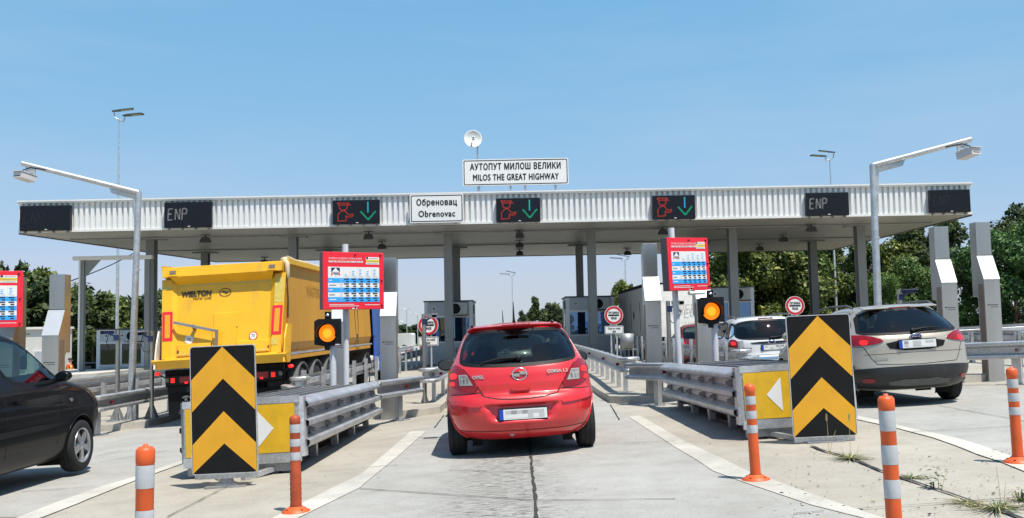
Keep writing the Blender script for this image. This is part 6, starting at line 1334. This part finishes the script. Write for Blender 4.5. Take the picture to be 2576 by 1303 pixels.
for s_ in (-1, 1):
    mb = MB(); mb.M = ZL; mb.b2((s_ * .55 - (.60 if s_ < 0 else 0), .06, .62), (s_ * .55 + (.60 if s_ > 0 else 0), .10, .80), 'plastic_black'); mb.b2((s_ * .72 - .16, .052, .66), (s_ * .72 + .16, .06, .78), 'lens_red'); x1 = s_ * 1.0; mb.b2((x1 - .055, .05, .67), (x1 + .02, .06, .76), 'lens_red_lit'); mb.b2((s_ * .58 - .04, .05, .68), (s_ * .58 + .04, .06, .76), 'lamp_white'); mb.b2((s_ * 1.13 - .035, .05, .69), (s_ * 1.13 + .035, .06, .77), 'lens_clear'); mb.b2((s_ * .75 - .03, .05, .64), (s_ * .75 + .03, .06, .68), 'lens_red_lit'); mb.build('tail_light', r)
    mb = MB(); mb.M = ZL; mb.tube([(s_ * 1.16, .15, .75), (s_ * 1.30, .10, .84)], .015, 'rubber', 6); ellipsoid(mb, (s_ * 1.33, .1, .86), (.06, .04, .035), 'lens_red_lit', 8); mb.build('marker_light', r)
mb = MB(); mb.M = Matrix.Translation((-.80, .17, .52)); mb.tube([(.09 * math.cos(R(20 * k - 150)), 0, .07 * math.sin(R(20 * k - 150))) for k in range(16)], .012, 'decal_grey', 6); mb.text('R', (0, -.01, 0), X_, Z_, .13, 'decal_grey'); mb.build('mudflap_mark', r)
def truck_wheel(par, x, y, sg, rr=.50, w=.36):
    T = Matrix.Translation((x, y, rr)) @ Matrix.Rotation(R(90) * sg, 4, 'Y'); mb = MB(); mb.M = T; mb.lathe([(rr * .58, -w / 2), (rr * .9, -w / 2), (rr, -w / 2 + .05), (rr, w / 2 - .05), (rr * .9, w / 2), (rr * .58, w / 2)], 'rubber', 36); ty_ = mb.build('wheel', par)
    mb = MB(); mb.M = T; mb.lathe([(rr * .58, w / 2 - .005), (rr * .52, w / 2 - .06), (rr * .30, w / 2 - .10), (rr * .28, w / 2 - .02), (0, w / 2)], 'dusty_rim', 28); mb.build('rim', ty_)
for k in range(3):
    y_ = 1.55 + k * 1.32
    for s_ in (-1, 1):
        truck_wheel(r, s_ * 1.02, y_, s_)
        mb = MB(); mb.M = Matrix.Translation((s_ * 1.02, y_, .5)); rr = .60; A = [R(8 + 164 * q / 16) for q in range(17)]
        V = [(sx * .20, rr * math.cos(a), rr * math.sin(a)) for a in A for sx in (-1, 1)] + [(sx * .20, (rr - .035) * math.cos(a), (rr - .035) * math.sin(a)) for a in A for sx in (-1, 1)]
        mb.add(V, [(2 * q, 2 * q + 1, 2 * q + 3, 2 * q + 2) for q in range(16)] + [(2 * q + 34, 2 * q + 36, 2 * q + 37, 2 * q + 35) for q in range(16)] + [(2 * q + 1, 2 * q + 35, 2 * q + 37, 2 * q + 3) for q in range(16)] + [(2 * q, 2 * q + 2, 2 * q + 36, 2 * q + 34) for q in range(16)], 'fender_grey', False)
        mb.build('fender', r)
cx_, cy_ = tx + .15, ty + 9.6
r = empty('truck_tractor', (cx_, cy_, gz(cx_, cy_)), R(-1.2), 0, TILT); tag(r, 'blue truck tractor pulling the yellow tipper, side just visible beside the steel pillar', 'truck')
mb = MB(); mb.b2((-1.22, 2.0, 1.0), (1.22, 4.3, 3.35), 'blue_cab'); mb.b2((-1.22, 2.2, .45), (1.22, 4.25, 1.0), 'blue_cab'); mb.add([(-1.1, 2.2, 3.35), (1.1, 2.2, 3.35), (1.1, 4.0, 3.35), (-1.1, 4.0, 3.35), (-1.0, 2.2, 3.8), (1.0, 2.2, 3.8), (1.0, 3.0, 3.75), (-1.0, 3.0, 3.75)], [(4, 5, 6, 7), (0, 1, 5, 4), (1, 2, 6, 5), (2, 3, 7, 6), (3, 0, 4, 7)], 'blue_cab'); mb.build('cab', r, bevel=.08, seg=3)
for s_ in (-1, 1):
    mb = MB(); mb.b2((s_ * 1.2, 1.15, 1.0), (s_ * 1.24, 2.0, 3.3), 'blue_cab'); mb.b2((s_ * 1.22, .95, 1.55), (s_ * 1.25, 1.25, 1.60), 'dark_gap'); mb.b2((s_ * 1.2, 1.05, .55), (s_ * 1.25, 1.55, 1.0), 'blue_cab'); mb.build('side_deflector', r, bevel=.02)
    mb = MB(); mb.b2((s_ * 1.225, 2.9, 1.9), (s_ * 1.23, 4.0, 2.75), 'glass_black'); mb.build('side_window', r)
    mb = MB(); mb.b2((s_ * .70, .85, .45), (s_ * 1.20, 2.1, .98), 'container_white'); mb.build('fuel_tank', r, bevel=.08, seg=3)
    for y_ in (-.1, 3.5): truck_wheel(r, s_ * 1.02, y_, s_)
    mb = MB(); mb.M = Matrix.Translation((s_ * 1.02, -.1, .5)); A = [R(10 + 160 * q / 12) for q in range(13)]; mb.add([(sx * .22, .62 * math.cos(a), .62 * math.sin(a)) for a in A for sx in (-1, 1)], [(2 * q, 2 * q + 1, 2 * q + 3, 2 * q + 2) for q in range(12)], 'fender_grey'); mb.build('fender', r)
mb = MB(); mb.b2((-.45, -1.0, .7), (.45, 2.2, .98), 'chassis'); mb.b2((-1.1, 1.3, 1.0), (1.1, 1.9, 2.6), 'chassis'); mb.build('chassis_frame', r)

# ------------------------------------------------------------------ white curtain lorry
ly = 33.4; lx = at(1628, 800, ly).x + 1.13
r = empty('white_lorry', (lx, ly, gz(lx, ly)), R(0), 0, TILT * .4); tag(r, 'white curtain-sided lorry behind the steel pillar, grey shaded flank towards the booth', 'lorry')
w2 = 1.13; zt = at(1640, 712, ly).z - gz(lx, ly); z0 = .62
mb = MB(); mb.b2((-w2, .03, z0), (w2, 8.6, zt), 'tarp_white_shaded'); mb.b2((-w2 - .01, .0, zt - .12), (w2 + .01, 8.6, zt + .02), 'chassis'); mb.build('box_body', r, bevel=.03)
mb = MB(); rr_ = random.Random(5); nx, nz = 22, 26; V = []
for j in range(nz + 1):
    for i in range(nx + 1): u_, v_ = i / nx, j / nz; V.append((-w2 + .02 + (2 * w2 - .04) * u_, -.02 - .022 * math.sin(u_ * 14 + 3 * math.sin(v_ * 4)) * (1 - v_) - .012 * rr_.random(), z0 + .05 + (zt - z0 - .10) * v_))
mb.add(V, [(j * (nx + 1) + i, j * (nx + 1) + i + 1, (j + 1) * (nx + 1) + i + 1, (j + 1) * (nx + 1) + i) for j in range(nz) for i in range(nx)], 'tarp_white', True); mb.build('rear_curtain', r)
mb = MB(); mb.text('ПРЕВОЗ', (.45, -.075, 1.85), X_, Z_, .42, 'decal_grey', sx=.8); mb.build('lettering', r)
for t_, z_ in (('016 94 474', 1.36), ('063 944 47', 1.20)): mb = MB(); mb.text(t_, (.40, -.075, z_), X_, Z_, .15, 'decal_grey', sx=.9); mb.build('lettering', r)
mb = MB()
for k in range(11): mb.b2((-w2 - .02, -.05, z0 + .1 + k * (zt - z0 - .2) / 10), (-w2 + .10, .03, z0 + .17 + k * (zt - z0 - .2) / 10), 'chassis')
mb.bar((-w2 + .03, -.06, z0 + .1), (-w2 + .03, -.06, zt - .1), .03, .03, 'galv_dull')
for y_ in (1.6, 4.2): mb.b2((-w2 - .012, y_, z0 + .5), (-w2 - .004, y_ + .04, zt - .6), 'chassis')
mb.lathe([(0, -w2 - .012), (.16, -w2 - .010)], 'chassis', 20, c=(0, 3.4, z0 + 1.1), axis='X'); mb.build('strap', r)
mb = MB(); mb.b2((-w2, -.06, .30), (w2, .05, .58), 'sign_white'); mb.b2((-w2, -.065, .47), (w2, -.06, .54), 'board_blue'); mb.b2((-.26, -.07, .34), (.26, -.065, .45), 'plate_white'); mb.build('bumper', r, bevel=.01)
for s_ in (-1, 1):
    mb = MB(); mb.b2((s_ * .93 - .15, -.08, .34), (s_ * .93 + .15, -.06, .44), 'lens_red_lit'); mb.build('tail_light', r)
    for y_ in (2.0, 6.6): truck_wheel(r, s_ * .92, y_, s_, .40, .3)
mb = MB(); mb.b2((-.4, .1, .45), (.4, 8.4, .62), 'chassis'); mb.b2((-w2, .9, .2), (-w2 + .04, 1.2, .6), 'rubber'); mb.b2((w2 - .04, .9, .2), (w2, 1.2, .6), 'rubber'); mb.build('chassis_frame', r)

# ------------------------------------------------------------------ gate frame, container, worker, distant traffic
p = at(207, 655, 38); q = at(372, 648, 38); g = gz(p.x, 38); r = empty('height_gate', (p.x, 38, g)); tag(r, 'white steel gate frame beside the far grey booth, left of the camera mast', 'gate frame')
h = p.z - g; mb = MB(); mb.b2((-.10, -.1, .0), (-.03, .1, h), 'white_trim'); mb.b2((-.03, -.06, .0), (.07, .06, h), 'column_grey'); mb.b2((.07, -.10, 0), (.12, .1, h), 'column_grey'); mb.build('post', r)
mb = MB(); mb.b2((q.x - p.x - .1, -.1, 0), (q.x - p.x + .1, .1, h), 'column_grey'); mb.build('post', r)
mb = MB(); mb.b2((-.35, -.12, h), (q.x - p.x + .2, .12, h + .16), 'white_trim'); mb.build('beam', r, bevel=.01)
mb = MB(); mb.add([(.12, -.03, h - .7), (.12, -.03, h), (.75, -.03, h), (.12, .03, h - .7), (.12, .03, h), (.75, .03, h)], [(0, 2, 1), (3, 4, 5), (0, 3, 5, 2)], 'column_grey'); mb.build('brace', r)
a, b = at(180, 706, 38), at(352, 628, 47); mb = MB(); mb.tube([a + (b - a) * (k / 8) + Vector((0, 0, -.10 * math.sin(math.pi * k / 8))) for k in range(9)], .022, 'plastic_black', 6, False)
tag(mb.build('overhead_cable'), 'thin dark cable running from the gate frame up to the canopy edge', 'cable')

c = at(80, 823, 47); g = gz(c.x, 47); r = empty('office_container', (c.x, 47, g)); tag(r, 'white office container behind the black car, grey shuttered window', 'container'); h = c.z - g
mb = MB(); mb.b2((-2.6, 0, 0), (.85, 2.5, h - .12), 'container_white'); mb.build('body', r, bevel=.01)
mb = MB(); mb.b2((-2.7, -.12, h - .12), (.92, 2.6, h), 'white_trim'); mb.build('roof', r, bevel=.01)
mb = MB(); mb.b2((.10, -.03, .75), (.70, .0, 2.15 - .2), 'white_trim'); mb.b2((.17, -.04, .82), (.63, -.03, 1.88), 'booth_grey'); mb.build('window', r)
mb = MB(); mb.b2((-.9, -.03, .05), (-.1, .0, 2.0), 'container_white'); mb.b2((-.8, -.04, 1.0), (-.2, -.03, 1.9), 'glass_black'); mb.build('door', r)
mb = MB(); mb.bar((-.5, -.8, h + .05), (.2, -.7, h - .35), .5, .05, 'lamp_head'); mb.build('awning', r)

pp_ = at(172, 905, 46); gx, gy = pp_.x, 46.0; g = gz(gx, gy)
mb = MB(); mb.b2((gx - .45, gy - .25, g), (gx + .25, gy + .35, g + .55), 'concrete_kerb'); tag(mb.build('concrete_block', bevel=.02), 'low concrete block under the seated worker in yellow vest', 'block')
r = empty('person', (gx, gy, g + .23)); tag(r, 'worker in red shirt and yellow safety vest sitting beyond the low wall', 'person')
def skin_mesh(name, chains, mt, parent, sub=1):
    V = []; E = []; RD = []
    for ch in chains:
        last = None
        for p_, rad in ch:
            k = None
            for i, v in enumerate(V):
                if (Vector(v) - Vector(p_)).length < 1e-5: k = i
            if k is None: k = len(V); V.append(p_); RD.append(rad)
            if last is not None: E.append((last, k))
            last = k
    me = bpy.data.meshes.new(name); me.from_pydata(V, E, []); me.materials.append(MATS[mt]); ob = bpy.data.objects.new(name, me); C.objects.link(ob); ob.parent = parent
    ob.modifiers.new('skin', 'SKIN')
    if not me.skin_vertices: me.attributes
    for i, rad in enumerate(RD):
        sv = me.skin_vertices[0].data[i]; sv.radius = (rad if isinstance(rad, tuple) else (rad, rad)); sv.use_root = (i == 0)
    sb = ob.modifiers.new('sub', 'SUBSURF'); sb.levels = sub; sb.render_levels = sub; return ob
Hp = (0, 0, .42)
try:
    skin_mesh('body', [[(Hp, .15), ((.02, 0, .62), .14), ((.05, 0, .82), .15), ((.06, 0, .95), .06), ((.08, 0, 1.02), .055), ((.09, 0, 1.10), .095), ((.09, 0, 1.17), .08)],
                       [((.05, 0, .82), .15), ((.05, -.19, .84), .065), ((.12, -.24, .62), .05), ((.36, -.14, .62), .04), ((.46, -.08, .64), .035)], [((.05, 0, .82), .15), ((.05, .19, .84), .065), ((.12, .24, .62), .05), ((.36, .12, .62), .04), ((.46, .04, .64), .035)],
                       [(Hp, .15), ((.18, -.10, .42), .09), ((.45, -.12, .44), .075), ((.50, -.12, -.14), .05), ((.62, -.12, -.17), .045)], [(Hp, .15), ((.18, .10, .42), .09), ((.45, .12, .44), .075), ((.50, .12, -.14), .05), ((.62, .12, -.17), .045)]], 'skin', r, 2)
    skin_mesh('shirt', [[((.01, 0, .50), .155), ((.02, 0, .66), .15), ((.05, 0, .84), .158), ((.06, 0, .93), .075)], [((.05, 0, .84), .158), ((.05, -.19, .85), .078), ((.10, -.235, .68), .066)], [((.05, 0, .84), .158), ((.05, .19, .85), .078), ((.10, .235, .68), .066)]], 'shirt_red', r, 2)
    skin_mesh('safety_vest', [[((.01, 0, .44), .17), ((.02, 0, .66), .168), ((.04, 0, .82), .165), ((.05, 0, .90), .09)]], 'vest_yellow', r, 2)
    skin_mesh('trousers', [[((0, 0, .40), .16), ((.18, -.10, .42), .10), ((.45, -.12, .44), .085), ((.50, -.12, .12), .062)], [((0, 0, .40), .16), ((.18, .10, .42), .10), ((.45, .12, .44), .085), ((.50, .12, .12), .062)]], 'trousers_navy', r, 2)
except Exception as ex: print('person', ex)
mb = MB(); ellipsoid(mb, (.075, 0, 1.13), (.10, .095, .10), 'hair', 10, -.1, 1); mb.build('hair', r)
mb = MB(); ellipsoid(mb, (.185, 0, 1.09), (.025, .015, .02), 'skin', 6)
for s_ in (-1, 1): ellipsoid(mb, (.175, s_ * .035, 1.115), (.012, .014, .01), 'hair', 6)
mb.b2((.165, -.03, 1.045), (.178, .03, 1.053), 'shirt_red'); mb.build('face', r)

p = at(224, 915, 43); mb = MB(); g = gz(p.x, 43); mb.b2((p.x - .5, 43, g), (p.x + .6, 43.6, p.z), 'chassis'); mb.b2((p.x - .55, 42.95, p.z), (p.x + .65, 43.65, p.z + .05), 'fender_grey'); mb.b2((p.x - .4, 42.98, p.z - .6), (p.x + .1, 43, p.z - .1), 'fender_grey'); tag(mb.build('dark_box', bevel=.02), 'low dark box replacing a parked car at the foot of the far grey booth', 'cabinet')  # plain dark box standing in for a parked car
p = at(1490, 900, 41); 
# bin cluster on the island beside the right-hand booth
p = at(1578, 890, 31); g = gz(p.x, 31) + .13; r = empty('waste_bin', (p.x, 31, g)); tag(r, 'grey waste bin on a stand beside the round toll sign before the lorry', 'bin')
mb = MB(); mb.lathe([(0, .55), (.20, .55), (.24, 1.02), (.22, 1.02), (.19, .6)], 'galv_dull', 20); mb.build('bucket', r); mb = MB()
for s_ in (-1, 1): mb.cyl((s_ * .2, .05, 0), (s_ * .2, .05, .95), .025, .025, 'galv_dull', 8)
mb.bar((-.4, .05, .5), (.3, .05, .5), .05, .05, 'galv_dull'); mb.build('stand', r)

def van(u, Y, label, kind=0):
    x = at(u, 870, Y).x; r = empty('white_van', (x, Y, gz(x, Y)), R(80)); tag(r, label, 'van', 'distant white vans'); mb = MB()
    mb.prism([(-.0, .35), (.0, 1.85), (.12, 2.0), (3.2, 2.0), (3.9, 1.25), (4.6, 1.05), (4.7, .35)], 'X', -.9, .9, 'container_white'); mb.build('body', r, bevel=.08)
    mb = MB(); mb.add([(-.75, 3.32, 1.92), (.75, 3.32, 1.92), (.8, 3.88, 1.32), (-.8, 3.88, 1.32)], [(0, 1, 2, 3)], 'glass_black')
    for s_ in (-1, 1): mb.add([(s_ * .905, 2.5, 1.3), (s_ * .905, 3.5, 1.3), (s_ * .905, 3.0, 1.85), (s_ * .905, 2.5, 1.85)], [(0, 1, 2, 3)], 'glass_black')
    mb.build('window', r)
    for s_ in (-1, 1):
        for y_ in (.9, 3.8): wheel(r, s_ * .82, y_, .33, .2, s_)
van(1012, 118, 'white van far off right beside the steel pillar edge'); van(1040, 112, 'white van far off just left of the round toll sign')
p = at(1012, 892, 70); g = gz(p.x, 70); r = empty('road_barrier', (p.x, 70, g)); tag(r, 'red and white road barrier far behind the left guardrail', 'barrier')
mb = MB()
for k in range(10): mb.b2((-2.2 + k * .5, 0, .25), (-2.2 + k * .5 + .5, .06, .75), 'red_white_board' if k % 2 else 'sign_white')
mb.build('board', r); mb = MB()
for x in (-2, -.5, 1.2, 2.6): mb.b2((x, .06, 0), (x + .08, .14, .8), 'galv_dull')
mb.build('leg', r)
mb = MB(); sheet(mb, [(-30, 90), (-13.2, 90), (-13.2, 150), (-30, 150)], .05, 'weed_green'); struct(mb.build('grass_verge'))

# ------------------------------------------------------------------ trees
def tree_proto(seed, H, RX, mt, N, leaf, shape='round', base=.18, trunk=.16, nclump=26):
    rg = np.random.RandomState(seed); r = empty('tree', (0, 0, 0)); mb = MB(); rnd = random.Random(seed)
    top = H * .8; mb.tube([(0, 0, -.2), (.05, 0, H * .25), (rnd.uniform(-.2, .2), rnd.uniform(-.2, .2), H * .55), (rnd.uniform(-.3, .3), rnd.uniform(-.3, .3), top)], [trunk, trunk * .75, trunk * .5, trunk * .12], 'bark', 10)
    cl = []
    for k in range(nclump):
        f = (k + .5) / nclump; h = base + (1 - base) * (f ** .85); a = rnd.uniform(0, 2 * math.pi)
        if shape == 'round': rr = math.sqrt(max(.02, 1 - ((h - (base + .45 * (1 - base))) / (.62 * (1 - base))) ** 2))
        elif shape == 'cone': rr = max(.08, 1.0 - (h - base) / (1 - base)) ** .8 * 1.05
        else: rr = 1.0 - .35 * max(0, (h - .75) / .25)
        d = RX * rr * rnd.uniform(.35, .98); cl.append((Vector((d * math.cos(a), d * math.sin(a), H * h * .97)), RX * rnd.uniform(.26, .46) * (.75 + .25 * rr)))
        if k % 2 == 0: s0 = Vector((0, 0, H * max(.15, h - .22))); mb.tube([s0, s0.lerp(cl[-1][0], .55) + Vector((0, 0, -.1)), cl[-1][0]], [trunk * .38, trunk * .2, trunk * .05], 'bark', 6)
    mb.build('trunk', r)
    w = np.array([c[1] ** 2 for c in cl]); w /= w.sum(); idx = rg.choice(len(cl), N, p=w); cen = np.array([tuple(c[0]) for c in cl])[idx]; rad = np.array([c[1] for c in cl])[idx]
    u = rg.normal(size=(N, 3)); u /= np.linalg.norm(u, axis=1)[:, None]; q = rg.uniform(.30, 1.0, N) ** .55; q *= rg.uniform(.85, 1.18, N)
    P = cen + u * (rad * q)[:, None] * np.array([1, 1, .82])
    P[:, 2] = np.maximum(P[:, 2], .15)
    nr = u * .55 + rg.normal(size=(N, 3)) * .55 + np.array([0, 0, .55]); nr /= np.linalg.norm(nr, axis=1)[:, None]
    t = rg.normal(size=(N, 3)); t -= (t * nr).sum(1)[:, None] * nr; t /= np.linalg.norm(t, axis=1)[:, None]; b = np.cross(nr, t)
    s = leaf * rg.uniform(.55, 1.35, N)[:, None]; t *= s; b *= s * .52; dr = nr * s * .18
    V = np.stack([P - t, P + b - dr, P + t, P - b - dr], 1).reshape(-1, 3); F = np.arange(4 * N).reshape(-1, 4)
    me = bpy.data.meshes.new('crown'); me.vertices.add(4 * N); me.vertices.foreach_set('co', V.ravel()); me.loops.add(4 * N); me.loops.foreach_set('vertex_index', F.ravel()); me.polygons.add(N); me.polygons.foreach_set('loop_start', np.arange(0, 4 * N, 4)); me.polygons.foreach_set('loop_total', np.full(N, 4)); me.update(calc_edges=True)
    me.materials.append(MATS[mt]); ob = bpy.data.objects.new('crown', me); C.objects.link(ob); ob.parent = r; return r
PROTO = {'a': (11, 7.0, 2.9, 'leaf_mid', 13000, .165, 'round', .10), 'b': (12, 7.0, 2.7, 'leaf_mid', 13000, .17, 'bush', .06), 'd': (13, 8.0, 3.0, 'leaf_dark', 8500, .20, 'round', .30), 'f': (14, 7.0, 3.0, 'leaf_fresh', 13000, .145, 'bush', .06), 'c': (15, 8.0, 1.7, 'leaf_dark', 4200, .24, 'cone', .10), 's': (16, 6.0, 2.6, 'leaf_dark', 5000, .26, 'round', .08), 'm': (17, 7.0, 2.6, 'leaf_mid', 7000, .24, 'round', .08)}
first = {}
def tree(kind, u, vtop, Y, label, group, wide=1.0, rot=0.0):
    sd, H, RX, mt, N, leaf, shp, base = PROTO[kind]; t = at(u, vtop, Y); g = gz(t.x, Y) - .05; k = (t.z - g) / H
    if kind not in first: o = tree_proto(sd, H, RX, mt, N, leaf, shp, base); first[kind] = o
    else: o = copy_tree(first[kind])
    o.location = (t.x, Y, g); o.rotation_euler = (0, 0, rot); o.scale = (k * wide, k * wide, k); tag(o, label, 'tree', group)
G1 = 'trees along the right side of the plaza'; G2 = 'trees beyond the left lanes'; G3 = 'small distant trees'
for a in (('a', 1862, 590, 59, 'leafy tree under the canopy edge directly right of the leaning price board', G1, 1.0, .3), ('b', 1925, 575, 62, 'leafy tree behind the right booth, foliage down to the white estate roof', G1, 1.1, 1.1), ('a', 1990, 590, 60, 'leafy tree behind the round toll sign over the chevron board', G1, 1.0, 2.2), ('b', 2070, 618, 64, 'leafy tree just right of the column above the chevron board', G1, 1.0, 3.0),
          ('a', 2140, 640, 66, 'lower leafy tree between street lamp pole and outer canopy column', G1, .95, 4.0), ('b', 2195, 612, 64, 'leafy tree right of the outer canopy column, at the camera mast', G1, .9, .7), ('a', 2258, 606, 62, 'leafy tree directly above the champagne estate roof', G1, .85, 5.2), ('d', 2350, 558, 62, 'tall dark round crowned tree topping the others right of the canopy', G1, .95, .4),
          ('f', 2315, 655, 43, 'fresh green tree with fine leaves left of the pillar behind the champagne estate', G1, .95, 1.0), ('f', 2420, 632, 44, 'fresh green tree between the two rightmost steel pillars', G1, .95, 2.6), ('f', 2545, 565, 42, 'fresh green tree right of the outermost steel pillar', G1, 1.0, 3.9), ('d', 2585, 528, 50, 'dark tree top at the picture edge above the fresh green one', G1, .9, 1.9),
          ('b', 2480, 640, 52, 'shaded tree behind the outermost steel pillar', G1, .9, 2.0), ('f', 2650, 560, 46, 'fresh green tree cut off by the picture edge', G1, 1.0, 5.0), ('b', 1815, 660, 66, 'leafy tree half behind the leaning price board', G1, .7, 4.4), ('f', 2235, 690, 56, 'lower fresh green tree behind the champagne estate roof', G1, .9, .1)): tree(*a)
for a in (('s', 30, 672, 80, 'dark tree top peeping over the cut off price board', G2, .6, 0), ('m', 100, 690, 74, 'tallest dark leafy tree left of the steel pillar', G2, 1.0, 1), ('s', 60, 715, 70, 'dark tree between cut off price board and pillar', G2, .9, 2), ('s', 155, 720, 70, 'dark tree right behind the far left steel pillar', G2, .9, 3), ('m', 192, 735, 66, 'dark leafy tree beside the gate frame post', G2, .9, 4), ('s', 235, 745, 64, 'dark tree behind the small distant lamp', G2, 1.0, 5),
          ('m', 285, 752, 66, 'leafy tree behind the far grey booth, left of the street lamp', G2, .95, .5), ('s', 330, 755, 68, 'dark tree between street lamp and camera mast', G2, 1.0, 1.5), ('m', 375, 750, 70, 'leafy tree behind the outer left canopy column', G2, .9, 2.5), ('s', 412, 740, 74, 'narrow dark tree showing left of the yellow tipper', G2, .55, 3.5)): tree(*a)
for a in (('c', 1345, 745, 130, 'pointed dark distant tree above the red car roof', G3, 1.0, 0), ('s', 1385, 766, 135, 'rounded distant tree between pointed tree and booth', G3, .9, 1), ('s', 1320, 785, 140, 'low distant tree left of the pointed one above the red car', G3, .8, 2), ('s', 1410, 778, 130, 'low distant tree at the corner of the right booth', G3, .7, 3), ('m', 1562, 712, 95, 'green tree left of the white lorry top', G3, .62, 0.4), ('s', 1600, 722, 100, 'green tree right behind the white lorry roof', G3, .7, 2),
          ('s', 985, 815, 250, 'far low tree behind the pillar beside the curved lamp', G3, 1.6, 0), ('s', 1005, 820, 255, 'far low tree at the foot of the curved lamp', G3, 1.6, 1), ('s', 1028, 818, 260, 'far low tree right of the curved lamp', G3, 1.6, 2), ('s', 1048, 822, 265, 'far low tree just left of the round toll sign', G3, 1.6, 3)): tree(*a)

# ------------------------------------------------------------------ weeds and grit on the pavement
def weed(u, v, label, n=26, spread=.18, hgt=.10, stalks=(), leafy=0, seed=0, green=True):
    rg = random.Random(seed); c = gnd(u, v); r = empty('weed', c); tag(r, label, 'weed', 'weeds in the slab joints'); mb = MB()
    for k in range(n):
        a = rg.uniform(0, 6.28); L = rg.uniform(.4, 1) * spread; h = rg.uniform(.15, 1) * hgt; d = Vector((math.cos(a), math.sin(a), 0)); o = d * rg.uniform(0, .03); side = Vector((-d.y, d.x, 0)) * rg.uniform(.002, .005)
        P = [o, o + d * L * .4 + Vector((0, 0, h * .8)), o + d * L + Vector((0, 0, h * rg.uniform(.1, 1)))]
        mb.add([P[0] - side, P[0] + side, P[1] + side, P[1] - side, P[2]], [(0, 1, 2, 3), (3, 2, 4)], 'weed_green' if green and rg.random() < .75 else 'straw')
    for k in range(leafy):
        a = rg.uniform(0, 6.28); p = Vector((rg.uniform(-.05, .05), rg.uniform(-.04, .04), rg.uniform(.02, .17))); t = Vector((math.cos(a), math.sin(a), .3)) * .022; s_ = Vector((-math.sin(a), math.cos(a), 0)) * .012; mb.add([p - t, p + s_, p + t, p - s_], [(0, 1, 2, 3)], 'weed_green')
    mb.build('leaves', r)
    if stalks:
        mb = MB()
        for dx, h, lean in stalks:
            mb.tube([(dx, 0, 0), (dx + lean * .4, .01, h * .6), (dx + lean, .02, h)], [.0028, .002, .0012], 'straw', 5)
            for q in range(5 if h > .3 else 0): z = h * (.86 + .03 * q); x = dx + lean * (.86 + .03 * q); mb.add([(x, .02, z), (x + .010, .02, z + .012), (x, .02, z + .03), (x - .010, .02, z + .012)], [(0, 1, 2, 3)], 'straw')
        mb.build('stalk', r)
weed(2086, 1142, 'single tall dry grass stalk before the right chevron board', 4, .05, .05, ((0, .36, -.005), (.01, .22, .07)), seed=1, green=False)
weed(2140, 1156, 'sprawling green weed in the joint below the right chevron board', 110, .30, .06, ((.0, .40, .01), (-.05, .12, -.03), (.06, .14, .03)), seed=2)
weed(2292, 1203, 'low flat weed just right of the largest orange post', 60, .20, .035, seed=3)
weed(2352, 1230, 'small leafy weed with two upright blades in the joint', 8, .05, .06, ((.03, .14, .0), (.05, .13, .07)), leafy=34, seed=4)
weed(2508, 1282, 'largest sprawling weed at the bottom picture corner', 130, .32, .05, ((.03, .28, -.01), (.05, .18, .03), (-.1, .10, -.02)), seed=5)
weed(2566, 1262, 'grassy weed tuft beside the largest sprawling one', 40, .14, .10, seed=6)
weed(2430, 1268, 'thin crawling weed left of the largest sprawling one', 60, .24, .03, seed=7)
mb = MB(); rg = random.Random(9)
for k in range(330):
    if k < 300: u, v = rg.uniform(1950, 2576), rg.uniform(1130, 1330)
    elif k < 360: u, v = rg.uniform(1580, 1900), rg.uniform(1060, 1120)
    else: u, v = rg.uniform(400, 1060), rg.uniform(1180, 1300)
    c = gnd(u, v); s = rg.uniform(.002, .007) * (1.6 if rg.random() < .12 else 1); a = rg.uniform(0, 3.1); ca, sa = math.cos(a), math.sin(a)
    P = [(c.x + (i * ca - j * sa) * s, c.y + (i * sa + j * ca) * s, c.z + .010 + q * s * .5) for q in (0, 1) for i, j in ((-1.5, -.6), (1.2, -.8), (1.6, .5), (-1, .8))]
    mb.add(P, [(4, 5, 6, 7), (0, 1, 5, 4), (1, 2, 6, 5), (2, 3, 7, 6), (3, 0, 4, 7)], rg.choice(('joint', 'bark', 'decal_grey', 'straw')))
o = mb.build('gravel'); o['kind'] = 'stuff'
